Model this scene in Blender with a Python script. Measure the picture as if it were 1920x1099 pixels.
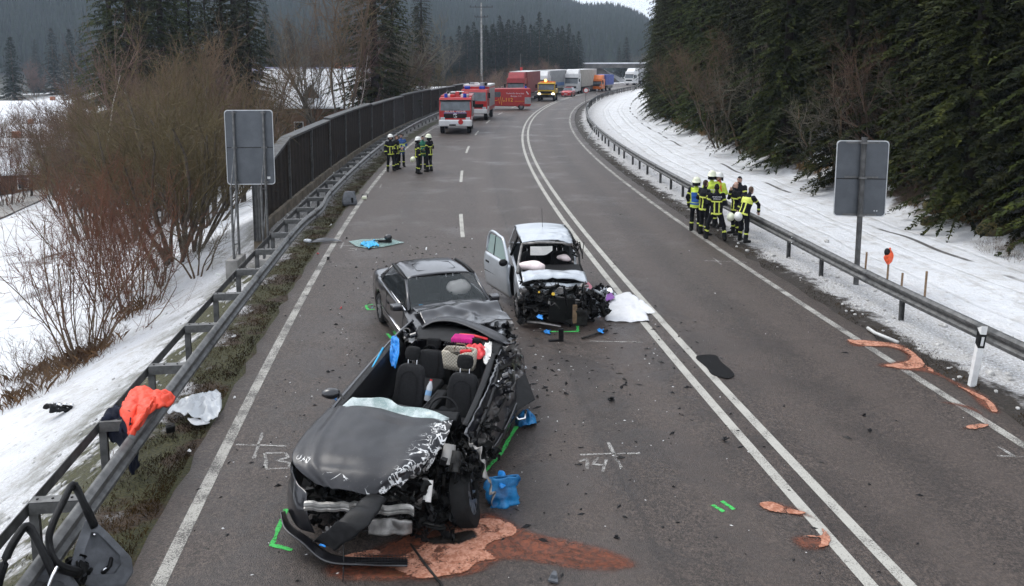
import bpy, math, random
import numpy as np
from mathutils import Vector, Matrix, noise as mnoise
from math import sin, cos, pi, radians, atan2, sqrt
for o in list(bpy.data.objects): bpy.data.objects.remove(o)
scene = bpy.context.scene
COL = scene.collection
rnd = random.Random(7)
nrs = np.random.RandomState(5)
# ------------------------------------------------------------------ camera
F, CY, YH, HC = 1550.0, 330.0, 115.0, 5.5
PITCH = math.atan((CY-YH)/F)
cam = bpy.data.cameras.new('camera'); camo = bpy.data.objects.new('camera', cam); COL.objects.link(camo)
cam.sensor_width = 36; cam.lens = F/1920*36; cam.shift_y = -(549.5-CY)/1920
cam.clip_start = .1; cam.clip_end = 6000
camo.location = (0, 0, HC); camo.rotation_euler = (pi/2-PITCH, 0, 0)
scene.camera = camo
# ------------------------------------------------------------------ overcast sky, weak broad sun
SUN_EL, SUN_AZ = radians(52), radians(-60)
w = bpy.data.worlds.new('World'); scene.world = w; w.use_nodes = True
nt = w.node_tree; nt.nodes.clear()
sky = nt.nodes.new('ShaderNodeTexSky'); sky.sky_type = 'NISHITA'; sky.sun_disc = False
sky.sun_elevation = SUN_EL; sky.sun_rotation = SUN_AZ; sky.dust_density = 6; sky.air_density = 1; sky.ozone_density = 1
hs = nt.nodes.new('ShaderNodeHueSaturation'); hs.inputs['Saturation'].default_value = .22
cl = nt.nodes.new('ShaderNodeMixRGB'); cl.inputs[0].default_value = .75; cl.inputs[2].default_value = (8.3, 8.9, 9.9, 1)
bg = nt.nodes.new('ShaderNodeBackground'); bg.inputs[1].default_value = .1
wo = nt.nodes.new('ShaderNodeOutputWorld')
nt.links.new(sky.outputs[0], hs.inputs['Color']); nt.links.new(hs.outputs[0], cl.inputs[1])
nt.links.new(cl.outputs[0], bg.inputs[0]); nt.links.new(bg.outputs[0], wo.inputs[0])
sl = bpy.data.lights.new('sun', 'SUN'); sl.energy = .7; sl.angle = radians(25); sl.color = (1, .96, .9)
so = bpy.data.objects.new('sun', sl); COL.objects.link(so)
sd = Vector((sin(SUN_AZ)*cos(SUN_EL), cos(SUN_AZ)*cos(SUN_EL), sin(SUN_EL)))
so.rotation_euler = (-sd).to_track_quat('-Z', 'Y').to_euler(); so.location = (0, 0, 50)
vs = scene.view_settings; vs.view_transform = 'Standard'; vs.look = 'None'; vs.gamma = 1; vs.use_curve_mapping = False
vs.exposure = .92
cy = scene.cycles; cy.use_denoising = True; cy.max_bounces = 4; cy.diffuse_bounces = 2; cy.glossy_bounces = 2
cy.transmission_bounces = 5; cy.transparent_max_bounces = 12; cy.volume_bounces = 0
cy.caustics_reflective = False; cy.caustics_refractive = False; cy.use_adaptive_sampling = True; cy.adaptive_threshold = .022
# ------------------------------------------------------------------ pixel -> place
def ray(px, py):
    return Vector(((px-960), F*cos(PITCH)-(py-CY)*sin(PITCH), -F*sin(PITCH)-(py-CY)*cos(PITCH)))
def G(px, py, z=0.0):
    d = ray(px, py); t = (z-HC)/d.z
    return Vector((d.x*t, d.y*t, z))
def AT(px, py, Y):
    d = ray(px, py); t = Y/d.y
    return Vector((d.x*t, Y, HC+d.z*t))
# road axis (left one of the two solid lines): heading integrated from slowly varying curvature
KS = [0, 15, 30, 45, 60, 80, 100, 130, 170, 220, 280, 400]
KV = [.0024, .0023, .0025, .0029, .0031, .0031, .0029, .0027, .0024, .0021, .0018, .0016]
_s = np.arange(-20, 400, 1.0)
_k = np.interp(_s, KS, KV); _k[_s < 0] = .0024
_th = np.cumsum(_k); _th += -.131-_th[20]
_x = np.concatenate([[0], np.cumsum(np.sin(_th))[:-1]]); _y = np.concatenate([[0], np.cumsum(np.cos(_th))[:-1]])
_x += 4.322-_x[20]; _y += 4-_y[20]
def RD(s, o, z=0.0):
    x = np.interp(s, _s, _x); y = np.interp(s, _s, _y); t = np.interp(s, _s, _th)
    return Vector((x+o*cos(t), y-o*sin(t), z))
def RH(s): return float(np.interp(s, _s, _th))
def SO(X, Y):
    X = np.atleast_1d(np.asarray(X, float)); Y = np.atleast_1d(np.asarray(Y, float))
    S = np.empty_like(X); O = np.empty_like(X)
    for a in range(0, len(X), 4000):
        dx = X[a:a+4000, None]-_x[None]; dy = Y[a:a+4000, None]-_y[None]
        i = (dx*dx+dy*dy).argmin(1); r = np.arange(len(i))
        ex, ey = dx[r, i], dy[r, i]; t = _th[i]
        S[a:a+4000] = _s[i]+ex*np.sin(t)+ey*np.cos(t); O[a:a+4000] = ex*np.cos(t)-ey*np.sin(t)
    return S, O
def sstep(a, b, x):
    t = np.clip((x-a)/(b-a), 0, 1); return t*t*(3-2*t)
def terr(X, Y):
    S, O = SO(X, Y); X = np.atleast_1d(np.asarray(X, float)); Y = np.atleast_1d(np.asarray(Y, float))
    t = -O
    st = 8.95+1.9*sstep(21, 27, S)-1.2*sstep(95, 110, S)
    a = np.maximum(t-st, 0)
    dep = 6.6*(1-np.exp(-(a*.5)/6.6*1.15)) + 4*sstep(30, 90, t)
    dep *= 1-.85*sstep(110, 190, S)*sstep(400, 60, t)
    z = -.05-dep
    b = np.maximum(O-11.6, 0)
    up = 1.9*sstep(0, 4.5, b)+.42*np.maximum(b-2, 0)
    up = np.minimum(up, 30)
    z = np.where(O > 0, -.05+up*(1-.9*sstep(150, 210, S)), z)
    # far hills across the valley
    D = np.hypot(X+60, Y); az = np.arctan2(X, Y)
    hh = 150-112*sstep(-.26, .15, az)+8*np.sin(az*23)+5*np.sin(az*61)
    hill = hh*sstep(430, 980, D)
    z = z*(1-sstep(380, 520, D))+np.where(D > 380, hill-10*(1-sstep(430, 700, D))*sstep(380, 430, D), 0)
    und = .05*np.sin(X*.9+Y*.31)*np.sin(Y*.7-X*.2)+.03*np.sin(X*2.3+1)*np.sin(Y*1.9)
    z = z+und*np.where((O > 6.2) | (O < -9.3), 1, 0)*np.clip(np.minimum(np.abs(O-6.2), np.abs(O+9.3)), 0, 1)
    return z
def TZ(x, y): return float(terr([x], [y])[0])
# ------------------------------------------------------------------ mesh builder
class MB:
    def __init__(s): s.v = []; s.f = []; s.m = []
    def add(s, vs, fs, mi=0):
        n = len(s.v); s.v.extend([tuple(p) for p in vs]); s.f.extend([tuple(i+n for i in f) for f in fs]); s.m.extend([mi]*len(fs)); return s
    def box(s, c, d, mi=0, rz=0, rx=0, ry=0, taper=1.0):
        R = Matrix.Rotation(rz, 3, 'Z') @ Matrix.Rotation(ry, 3, 'Y') @ Matrix.Rotation(rx, 3, 'X'); c = Vector(c)
        vs = []
        for z in (-.5, .5):
            k = taper if z > 0 else 1
            for x, y in ((-.5, -.5), (.5, -.5), (.5, .5), (-.5, .5)):
                vs.append(c+R@Vector((x*d[0]*k, y*d[1]*k, z*d[2])))
        return s.add(vs, [(3, 2, 1, 0), (4, 5, 6, 7), (0, 1, 5, 4), (1, 2, 6, 5), (2, 3, 7, 6), (3, 0, 4, 7)], mi)
    def loft(s, rings, mi=0, closed=True, caps=True):
        n = len(rings[0]); vs = [p for r in rings for p in r]; fs = []
        for i in range(len(rings)-1):
            for j in range(n if closed else n-1):
                k = (j+1) % n; fs.append((i*n+j, i*n+k, (i+1)*n+k, (i+1)*n+j))
        if caps and closed: fs.append(tuple(range(n-1, -1, -1))); fs.append(tuple((len(rings)-1)*n+j for j in range(n)))
        return s.add(vs, fs, mi)
    def tube(s, pts, r, n=6, mi=0, caps=True, flat=1.0):
        pts = [Vector(p) for p in pts]; rs = r if isinstance(r, (list, tuple)) else [r]*len(pts); rings = []
        for i, p in enumerate(pts):
            d = (pts[min(i+1, len(pts)-1)]-pts[max(i-1, 0)])
            if d.length < 1e-9: d = Vector((0, 0, 1))
            d.normalize(); a = Vector((0, 0, 1)) if abs(d.z) < .9 else Vector((1, 0, 0))
            u = d.cross(a).normalized(); v = d.cross(u)
            rings.append([p+u*(rs[i]*cos(2*pi*k/n))+v*(rs[i]*flat*sin(2*pi*k/n)) for k in range(n)])
        return s.loft(rings, mi, True, caps)
    def cyl(s, a, b, r, n=12, mi=0, r2=None): return s.tube([a, b], [r, r if r2 is None else r2], n, mi)
    def sph(s, c, r, n=10, m=7, mi=0, R=None):
        r = r if isinstance(r, (list, tuple)) else (r, r, r); c = Vector(c); vs = []; fs = []
        for i in range(m+1):
            t = pi*i/m
            for j in range(n):
                p = Vector((r[0]*sin(t)*cos(2*pi*j/n), r[1]*sin(t)*sin(2*pi*j/n), r[2]*cos(t)))
                vs.append(c+(R@p if R else p))
        for i in range(m):
            for j in range(n):
                k = (j+1) % n; fs.append((i*n+j, (i+1)*n+j, (i+1)*n+k, i*n+k))
        return s.add(vs, fs, mi)
    def grid(s, fn, nu, nv, mi=0, flip=False):
        vs = [fn(i/nu, j/nv) for j in range(nv+1) for i in range(nu+1)]; w_ = nu+1; fs = []
        for j in range(nv):
            for i in range(nu):
                q = (j*w_+i, j*w_+i+1, (j+1)*w_+i+1, (j+1)*w_+i); fs.append(q[::-1] if flip else q)
        return s.add(vs, fs, mi)
    def poly(s, pts, mi=0): return s.add(pts, [tuple(range(len(pts)))], mi)
    def prism(s, pts, ext, mi=0):
        ext = Vector(ext); n = len(pts); a = [Vector(p) for p in pts]; b = [p+ext for p in a]
        return s.add(a+b, [tuple(range(n-1, -1, -1)), tuple(range(n, 2*n))]+[(i, (i+1) % n, n+(i+1) % n, n+i) for i in range(n)], mi)
    def mesh(s, name, mats, smooth=False):
        me = bpy.data.meshes.new(name); me.from_pydata(s.v, [], s.f)
        for m in (mats if isinstance(mats, (list, tuple)) else [mats]): me.materials.append(MT(m))
        me.polygons.foreach_set('material_index', s.m)
        if smooth: me.polygons.foreach_set('use_smooth', [True]*len(s.f))
        me.update()
        if smooth and smooth is not True: me.set_sharp_from_angle(angle=radians(smooth))
        return me
    def build(s, name, mats, parent=None, smooth=False, bevel=0, solid=0, loc=None, rz=None, sub=0):
        return link(name, s.mesh(name, mats, smooth), parent, bevel, solid, loc, rz, sub)
def link(name, me, parent=None, bevel=0, solid=0, loc=None, rz=None, sub=0):
    o = bpy.data.objects.new(name, me); COL.objects.link(o); o.parent = parent
    if loc is not None: o.location = loc
    if rz is not None: o.rotation_euler = (0, 0, rz)
    if sub:
        b = o.modifiers.new('sub', 'SUBSURF'); b.levels = sub; b.render_levels = sub
    if solid:
        b = o.modifiers.new('solid', 'SOLIDIFY'); b.thickness = solid; b.offset = 0
    if bevel:
        b = o.modifiers.new('bevel', 'BEVEL'); b.width = bevel; b.segments = 2; b.limit_method = 'ANGLE'; b.angle_limit = radians(40)
    return o
def tag(o, label=None, cat=None, group=None, kind=None):
    if label: o['label'] = label
    if cat: o['category'] = cat
    if group: o['group'] = group
    if kind: o['kind'] = kind
    return o
def empty(name, loc=(0, 0, 0), rz=0, label=None, cat=None, group=None):
    o = bpy.data.objects.new(name, None); COL.objects.link(o); o.location = loc; o.rotation_euler = (0, 0, rz)
    o.empty_display_size = .2
    return tag(o, label, cat, group)
def text(name, body, size, mat_, parent, loc, rot, ext=.002, align='CENTER'):
    c = bpy.data.curves.new(name, 'FONT'); c.body = body; c.size = size; c.extrude = ext; c.align_x = align; c.align_y = 'CENTER'
    c.resolution_u = 2
    c.materials.append(MT(mat_)); tmp = bpy.data.objects.new('tmp', c); me = bpy.data.meshes.new_from_object(tmp); me.name = name; bpy.data.objects.remove(tmp); o = bpy.data.objects.new(name, me); COL.objects.link(o); o.parent = parent; o.location = loc; o.rotation_euler = rot
    return o
# ------------------------------------------------------------------ materials
MATS = {}
def MT(m): return MATS[m] if isinstance(m, str) else m
class NT:
    def __init__(s, name):
        s.mat = bpy.data.materials.new(name); s.mat.use_nodes = True; MATS[name] = s.mat
        s.t = s.mat.node_tree; s.n = s.t.nodes; s.b = s.n['Principled BSDF']; s.o = s.n['Material Output']
    def new(s, typ, **kw):
        n = s.n.new(typ)
        for k, v in kw.items():
            if k.startswith('i_'): n.inputs[k[2:].replace('_', ' ')].default_value = v
            elif k.startswith('n') and k[1:].isdigit(): n.inputs[int(k[1:])].default_value = v
            else: setattr(n, k, v)
        return n
    def ln(s, a, b): s.t.links.new(a, b)
    def math(s, op, a, b=None, c=None, clamp=False):
        n = s.new('ShaderNodeMath', operation=op, use_clamp=clamp)
        for i, x in enumerate((a, b, c)):
            if x is None: continue
            if isinstance(x, (int, float)): n.inputs[i].default_value = x
            else: s.ln(x, n.inputs[i])
        return n.outputs[0]
    def co(s, kind='Object'): return s.new('ShaderNodeTexCoord').outputs[kind]
    def noise(s, vec, scale, detail=4, rough=.55, dist=0):
        n = s.new('ShaderNodeTexNoise'); n.inputs['Scale'].default_value = scale; n.inputs['Detail'].default_value = detail
        n.inputs['Roughness'].default_value = rough; n.inputs['Distortion'].default_value = dist
        if vec is not None: s.ln(vec, n.inputs['Vector'])
        return n.outputs['Fac']
    def ramp(s, x, a, b):
        n = s.new('ShaderNodeMapRange', interpolation_type='SMOOTHSTEP'); s.ln(x, n.inputs[0]); n.inputs[1].default_value = a; n.inputs[2].default_value = b
        return n.outputs[0]
    def mix(s, f, a, b):
        n = s.new('ShaderNodeMix', data_type='RGBA')
        for i, x in ((0, f), (6, a), (7, b)):
            if isinstance(x, (int, float)): n.inputs[i].default_value = x
            elif isinstance(x, tuple): n.inputs[i].default_value = (*x[:3], 1)
            else: s.ln(x, n.inputs[i])
        return n.outputs[2]
    def bump(s, h, dist, strength=1):
        n = s.new('ShaderNodeBump'); n.inputs['Distance'].default_value = dist; n.inputs['Strength'].default_value = strength
        s.ln(h, n.inputs['Height']); s.ln(n.outputs[0], s.b.inputs['Normal']); return n
    def attr(s, name): return s.new('ShaderNodeAttribute', attribute_name=name).outputs['Fac']
def M(name, col, rough=.6, metal=0, var=.15, scale=6, bump=0, bscale=None, coat=0, alt=None, spec=.5, detail=4, emit=0):
    if max(col) < .07: col = tuple(c*.6 for c in col); alt = tuple(c*.6 for c in alt) if alt else None
    k = NT(name); b = k.b; v = k.co()
    n = k.noise(v, scale, detail)
    lo = alt if alt else tuple(c*(1-var) for c in col); hi = tuple(min(1, c*(1+var)) for c in col)
    c = k.mix(k.ramp(n, .3, .7), lo, hi); k.ln(c, b.inputs['Base Color'])
    b.inputs['Roughness'].default_value = rough; b.inputs['Metallic'].default_value = metal
    b.inputs['Specular IOR Level'].default_value = spec if max(col) > .045 or coat or rough < .3 else .22
    if coat: b.inputs['Coat Weight'].default_value = coat; b.inputs['Coat Roughness'].default_value = .08
    if bump: k.bump(k.noise(v, bscale or scale*4, 5), bump)
    if emit: b.inputs['Emission Color'].default_value = (*col, 1); b.inputs['Emission Strength'].default_value = emit
    return k
def glass(name, col=(.75, .85, .85), alpha=.35, rough=.05):
    k = NT(name); b = k.b; b.inputs['Base Color'].default_value = (*col, 1); b.inputs['Roughness'].default_value = rough
    b.inputs['Alpha'].default_value = alpha; b.inputs['IOR'].default_value = 1.5; b.inputs['Specular IOR Level'].default_value = .8
    return k
# ------------------------------------------------------------------ surface materials
k = NT('asphalt'); v = k.co()
fine = k.noise(v, 26, 6, .85); mid = k.noise(v, 9, 5, .6); big = k.noise(v, .35, 4, .6)
vor = k.new('ShaderNodeTexVoronoi', feature='F1'); vor.inputs['Scale'].default_value = 70; k.ln(v, vor.inputs['Vector'])
c = k.mix(k.ramp(fine, .38, .64), (.020, .0175, .0155), (.135, .121, .108))
c = k.mix(k.math('MULTIPLY', k.ramp(vor.outputs['Distance'], .35, .15), .5), c, (.19, .172, .155))
c = k.mix(k.math('MULTIPLY', k.ramp(big, .35, .7), .42), c, (.125, .113, .103))
c = k.mix(k.math('MULTIPLY', k.ramp(k.noise(v, 1.6, 6, .7), .45, .7), .4), c, (.036, .031, .027))
sep = k.new('ShaderNodeSeparateXYZ'); k.ln(v, sep.inputs[0])
for vs_, am in ((30, .5), (62, .45)):
    vc = k.new('ShaderNodeTexVoronoi', feature='F1'); vc.inputs['Scale'].default_value = vs_; k.ln(v, vc.inputs['Vector']); sc_ = k.new('ShaderNodeSeparateColor'); k.ln(vc.outputs['Color'], sc_.inputs[0])
    c = k.mix(k.math('MULTIPLY', k.ramp(sc_.outputs[0], .55, .8), am), c, (.205, .188, .17)); c = k.mix(k.math('MULTIPLY', k.ramp(sc_.outputs[1], .6, .8), am*1.2), c, (.014, .012, .011))
# oily, damp patch around the wrecks
dx = k.math('MULTIPLY', k.math('SUBTRACT', sep.outputs[0], .2), .19); dy = k.math('MULTIPLY', k.math('SUBTRACT', sep.outputs[1], 12.5), .10)
dd = k.math('ADD', k.math('MULTIPLY', dx, dx), k.math('MULTIPLY', dy, dy))
wet = k.math('MULTIPLY', k.ramp(dd, 1.6, .2), k.ramp(k.noise(v, .8, 6, .65, .6), .42, .6))
c = k.mix(k.math('MULTIPLY', wet, .5), c, (.034, .029, .027))
# long resurfacing seams and worn wheel tracks along the carriageway
off = k.attr('off')
tr = k.math('ABSOLUTE', k.math('SUBTRACT', k.math('ABSOLUTE', k.math('SUBTRACT', off, -1.75)), .85))
c = k.mix(k.math('MULTIPLY', k.ramp(tr, .55, .1), .36), c, (.13, .119, .109))
tr2 = k.math('ABSOLUTE', k.math('SUBTRACT', k.math('ABSOLUTE', k.math('SUBTRACT', off, 2.1)), .85))
c = k.mix(k.math('MULTIPLY', k.ramp(tr2, .55, .1), .36), c, (.13, .119, .109))
for lc in (-5.5, -1.75, 2.1):
    oc = k.math('ABSOLUTE', k.math('SUBTRACT', off, k.math('ADD', lc-.15, k.math('MULTIPLY', k.noise(v, .35, 3), .3))))
    c = k.mix(k.math('MULTIPLY', k.math('MULTIPLY', k.ramp(oc, .5, .1), k.ramp(k.noise(v, .7, 5), .35, .6)), .4), c, (.035, .031, .028))
seam = k.math('ABSOLUTE', k.math('ADD', k.math('SUBTRACT', off, -1.9), k.math('MULTIPLY', k.noise(v, .5, 2), .3)))
c = k.mix(k.math('MULTIPLY', k.ramp(seam, .05, .015), .5), c, (.035, .031, .029))
edge = k.math('ADD', k.math('ABSOLUTE', k.math('SUBTRACT', off, -1.75)), k.math('MULTIPLY', k.noise(v, 2.5, 5), .9))
c = k.mix(k.math('MULTIPLY', k.ramp(edge, 6.25, 6.75), .6), c, (.05, .042, .034))
wm = k.new('ShaderNodeMix', data_type='RGBA', blend_type='MULTIPLY'); wm.inputs[0].default_value = 1; wm.inputs[7].default_value = (.59, .485, .44, 1); k.ln(c, wm.inputs[6]); c = wm.outputs[2]
k.ln(c, k.b.inputs['Base Color'])
k.ln(k.math('SUBTRACT', .60, k.math('MULTIPLY', k.math('ADD', wet, k.ramp(big, .5, .75)), .2)), k.b.inputs['Roughness'])
k.bump(k.math('ADD', fine, vor.outputs['Distance']), .006)

def paint(name, col, wear, scale=55, under=(.075, .069, .063)):
    k = NT(name); v = k.co(); n = k.noise(v, scale*.9, 5, .85); n2 = k.noise(v, 2.2, 4)
    f = k.ramp(k.math('ADD', n, k.math('MULTIPLY', n2, .45)), wear, wear+.12)
    c = k.mix(k.noise(v, 6, 3), tuple(x*.78 for x in col), col)
    k.ln(k.mix(f, under, c), k.b.inputs['Base Color']); k.b.inputs['Roughness'].default_value = .7; k.bump(n, .004)
paint('line_white', (.45, .435, .39), .58)
paint('line_white_worn', (.42, .405, .365), .66)
def chalky(name, col, cover, scale=60):
    k = NT(name); v = k.co(); n = k.noise(v, scale, 3, .75); n2 = k.noise(v, 5, 3)
    f = k.ramp(k.math('ADD', n, k.math('MULTIPLY', n2, .4)), 1.0-cover, 1.12-cover)
    tr = k.new('ShaderNodeBsdfTransparent'); mx = k.new('ShaderNodeMixShader')
    k.b.inputs['Base Color'].default_value = (*col, 1); k.b.inputs['Roughness'].default_value = .8
    k.ln(f, mx.inputs[0]); k.ln(tr.outputs[0], mx.inputs[1]); k.ln(k.b.outputs[0], mx.inputs[2]); k.ln(mx.outputs[0], k.o.inputs[0])
chalky('chalk', (.38, .37, .35), .36)
chalky('spray_green', (.05, .46, .09), .44, 40)

k = NT('ground'); v = k.co(); off = k.attr('off'); alo = k.attr('along'); far = k.attr('far')
nA = k.noise(v, .8, 5, .6); nB = k.noise(v, 3.5, 5, .65); nC = k.noise(v, 22, 4, .7); nD = k.noise(v, .16, 4)
o1 = k.math('ADD', off, k.math('ADD', k.math('MULTIPLY', k.math('SUBTRACT', nB, .5), 1.1), k.math('MULTIPLY', k.math('SUBTRACT', nA, .5), 1.2)))
snow = k.mix(k.ramp(nB, .3, .75), (.72, .735, .76), (.83, .84, .86))
# grit thrown up by traffic lies in the snow beside the road
gr = k.math('MULTIPLY', k.ramp(o1, 8.6, 5.4), k.ramp(off, 0, 2))
grl = k.math('MULTIPLY', k.ramp(o1, -13.5, -9.2), k.ramp(off, 0, -2))
grit = k.math('MULTIPLY', k.math('MAXIMUM', gr, k.math('MULTIPLY', grl, .95)), k.ramp(nC, .3, .62))
snow = k.mix(k.math('MULTIPLY', grit, .85), snow, (.25, .23, .21))
snow = k.mix(k.math('MULTIPLY', k.ramp(k.math('MULTIPLY', nB, nA), .22, .36), .5), snow, (.46, .44, .41))
soil = k.mix(k.ramp(nC, .3, .7), (.012, .009, .0065), (.042, .031, .022))
moss = k.mix(k.ramp(nC, .3, .7), (.018, .019, .004), (.066, .062, .012))
brown = k.mix(k.ramp(nC, .3, .7), (.016, .008, .003), (.062, .032, .011))
verge = k.mix(k.ramp(k.math('ADD', nA, k.math('MULTIPLY', off, -.05)), 1.03, 1.14), brown, moss)
gravel = k.mix(k.ramp(nC, .35, .65), (.11, .105, .1), (.33, .32, .31))
c = snow
# right verge: bare dark soil strip between asphalt and snow
c = k.mix(k.math('MULTIPLY', k.ramp(o1, 5.3, 4.95), k.ramp(off, 0, 1)), c, soil)
# left verge: brown grass, moss patches reaching into the snow
lm = k.math('MULTIPLY', k.ramp(o1, -9.0, -8.6), k.ramp(off, 0, -1)); c = k.mix(lm, c, verge)
pm = k.math('MULTIPLY', k.math('MULTIPLY', k.ramp(nA, .41, .49), k.ramp(o1, -11.6, -9.8)), k.ramp(off, 0, -1)); c = k.mix(pm, c, moss)
# gravelly strip between safety rail and noise barrier
gm = k.math('MULTIPLY', k.math('MULTIPLY', k.ramp(alo, 19, 22), k.ramp(k.math('ABSOLUTE', k.math('ADD', o1, 9.6)), 1.05, .75)), k.ramp(off, 0, -1))
gm = k.math('MULTIPLY', gm, k.ramp(nB, .25, .45)); c = k.mix(gm, c, gravel)
# wheel ruts of the snowed-in field track, one thawed through
ow = k.math('ADD', off, k.math('MULTIPLY', k.math('SUBTRACT', k.noise(v, .06, 2), .5), .7))
rut = None
for ctr, wd in ((7.5, .16), (8.1, .1), (9.15, .16), (9.6, .08), (11.1, .12)):
    r_ = k.ramp(k.math('ABSOLUTE', k.math('SUBTRACT', ow, ctr)), wd, wd*.3); rut = r_ if rut is None else k.math('MAXIMUM', rut, r_)
c = k.mix(k.math('MULTIPLY', k.math('MULTIPLY', rut, k.ramp(k.noise(v, 1.6, 4), .42, .66)), .38), c, (.45, .43, .41))
dit = k.math('MULTIPLY', k.ramp(k.math('ABSOLUTE', k.math('SUBTRACT', ow, 10.45)), .11, .05), k.ramp(k.noise(v, .3, 3), .46, .56)); c = k.mix(k.math('MULTIPLY', dit, .9), c, soil)
# forest floor
ff = k.math('MULTIPLY', k.ramp(o1, 12.2, 13.2), k.math('MAXIMUM', k.ramp(nA, .40, .52), k.ramp(off, 17, 22)))
ff = k.math('MULTIPLY', ff, k.ramp(alo, 205, 190)); c = k.mix(ff, c, verge)
thaw = k.math('MULTIPLY', k.ramp(nD, .6, .7), k.ramp(off, -17, -24)); c = k.mix(thaw, c, brown)
c = k.mix(k.ramp(far, .2, .8), c, (.03, .032, .024))
spk = k.math('MULTIPLY', k.ramp(k.noise(v, 7, 5, .7), .58, .68), k.math('MAXIMUM', k.math('MULTIPLY', k.ramp(off, 10.5, 5.5), k.ramp(off, 4, 5)), k.math('MULTIPLY', k.ramp(off, -17, -10), k.ramp(off, -8, -9))))
c = k.mix(k.math('MULTIPLY', spk, .6), c, (.16, .14, .12))
k.ln(c, k.b.inputs['Base Color']); k.b.inputs['Roughness'].default_value = .75
hgt = k.math('ADD', k.math('ADD', k.math('MULTIPLY', nB, .7), k.math('MULTIPLY', nC, .4)), k.math('MULTIPLY', rut, -.25))
k.bump(hgt, .14, .9)

M('galv', (.13, .13, .128), .55, .55, .3, 7, .003, 60)
M('galv_old', (.085, .085, .084), .6, .45, .4, 5, .003, 60)
M('steel_dark', (.045, .042, .04), .6, .5, .4, 9, .003)
M('sign_back', (.085, .093, .104), .55, .3, .14, 2.5, .001, 30)
M('sign_rim', (.52, .53, .54), .5, .3, .1, 5)
M('barrier_wood', (.030, .020, .013), .85, 0, .45, 3, .004, 50)
M('barrier_wood_grey', (.05, .046, .044), .85, 0, .35, 3, .004, 50)
M('concrete', (.26, .25, .235), .85, 0, .3, 2.2, .006, 30)
M('concrete_mossy', (.13, .105, .075), .9, 0, .4, 2.5, .006, 30)
M('white_plastic', (.74, .74, .73), .45, 0, .08, 9)
M('black_plastic', (.014, .014, .015), .5, 0, .4, 14, .002, 60)
M('rubber', (.018, .018, .018), .85, 0, .35, 12, .003, 80)
M('red_paint', (.50, .018, .018), .4, 0, .12, 3, 0, None, .4)
M('wood', (.20, .13, .075), .8, 0, .3, 12, .002)
M('orange_bag', (.85, .11, .03), .45, 0, .2, 12, .01, 20)
M('reflect_white', (.8, .8, .8), .3, .2, .05)
M('soil_dark', (.05, .038, .028), .9, 0, .5, 14)

# ------------------------------------------------------------------ ground sheet
def axis(segs):
    out = [segs[0][0]]
    for a, b, st in segs:
        n = max(1, round((b-a)/st)); out += [a+(b-a)*(i+1)/n for i in range(n)]
    return np.array(out)
gx = axis([(-1300, -400, 60), (-400, -120, 15), (-120, -40, 3), (-40, -18, 1), (-18, 20, .4), (20, 60, 1.2), (60, 140, 4), (140, 400, 20), (400, 1300, 90)])
gy = axis([(-30, 2, 4), (2, 40, .4), (40, 90, .9), (90, 200, 2.2), (200, 400, 7), (400, 1100, 24), (1100, 2600, 150)])
XX, YY = np.meshgrid(gx, gy); X1, Y1 = XX.ravel(), YY.ravel()
Z1 = terr(X1, Y1); S1, O1 = SO(X1, Y1)
nx, ny = len(gx), len(gy)
idx = (np.arange(ny-1)[:, None]*nx+np.arange(nx-1)[None]).ravel()
faces = np.stack([idx, idx+1, idx+nx+1, idx+nx], 1)
me = bpy.data.meshes.new('ground'); me.from_pydata(np.stack([X1, Y1, Z1], 1).tolist(), [], faces.tolist())
me.polygons.foreach_set('use_smooth', [True]*len(faces)); me.materials.append(MATS['ground'])
fa = np.maximum(sstep(420, 500, np.hypot(X1+60, Y1)), sstep(112, 165, Y1)*sstep(-22, -30, O1)*np.where(Y1 < 330, 1, 1)*.78*(1-.75*(np.sin(X1*.11+2)*np.sin(Y1*.09) > .35)))
for nm, arr in (('off', O1), ('along', S1), ('far', fa)):
    a = me.attributes.new(nm, 'FLOAT', 'POINT'); a.data.foreach_set('value', arr.astype(np.float32))
ground = link('ground', me); tag(ground, 'snow covered ground falling to the valley and rising to the wood', kind='structure')

# ------------------------------------------------------------------ road and its markings
def strip(name, mat_, o0, o1, s0, s1, z, parent=None, step=1.0, no=1, wob=0):
    n = max(1, round((s1-s0)/step)); b = MB(); av = []
    for i in range(n+1):
        s_ = s0+(s1-s0)*i/n
        for j in range(no+1):
            oo = o0+(o1-o0)*j/no
            if wob and j in (0, no): oo += wob*mnoise.noise(Vector((s_*1.7, j*9.1, 3)))
            b.v.append(tuple(RD(s_, oo, z))); av.append(oo)
    for i in range(n):
        for j in range(no):
            q = i*(no+1)+j; b.f.append((q, q+1, q+no+2, q+no+1)); b.m.append(0)
    me = b.mesh(name, mat_); a = me.attributes.new('off', 'FLOAT', 'POINT'); a.data.foreach_set('value', av)
    return link(name, me, parent)
road = strip('road', 'asphalt', -7.86, 4.42, -14, 330, 0, None, .5, 10, .16)
tag(road, 'grey asphalt three lane main road curving away between snow banks', kind='structure')
strip('edge_line', 'line_white_worn', -7.57, -7.41, -12, 330, .004, road)
strip('edge_line', 'line_white_worn', 3.875, 4.03, -12, 330, .004, road)
strip('centre_line', 'line_white', -.075, .075, -12, 330, .004, road)
strip('centre_line', 'line_white', .33, .48, -12, 330, .004, road)
s0 = float(SO(*G(877, 445).xy)[0][0])
for i in range(-2, 22):
    a = s0+i*12
    if a < -3: continue
    if a < s0-1: continue
    strip('lane_dash', 'line_white', -3.62, -3.49, a, a+4, .004, road, 1)
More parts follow.
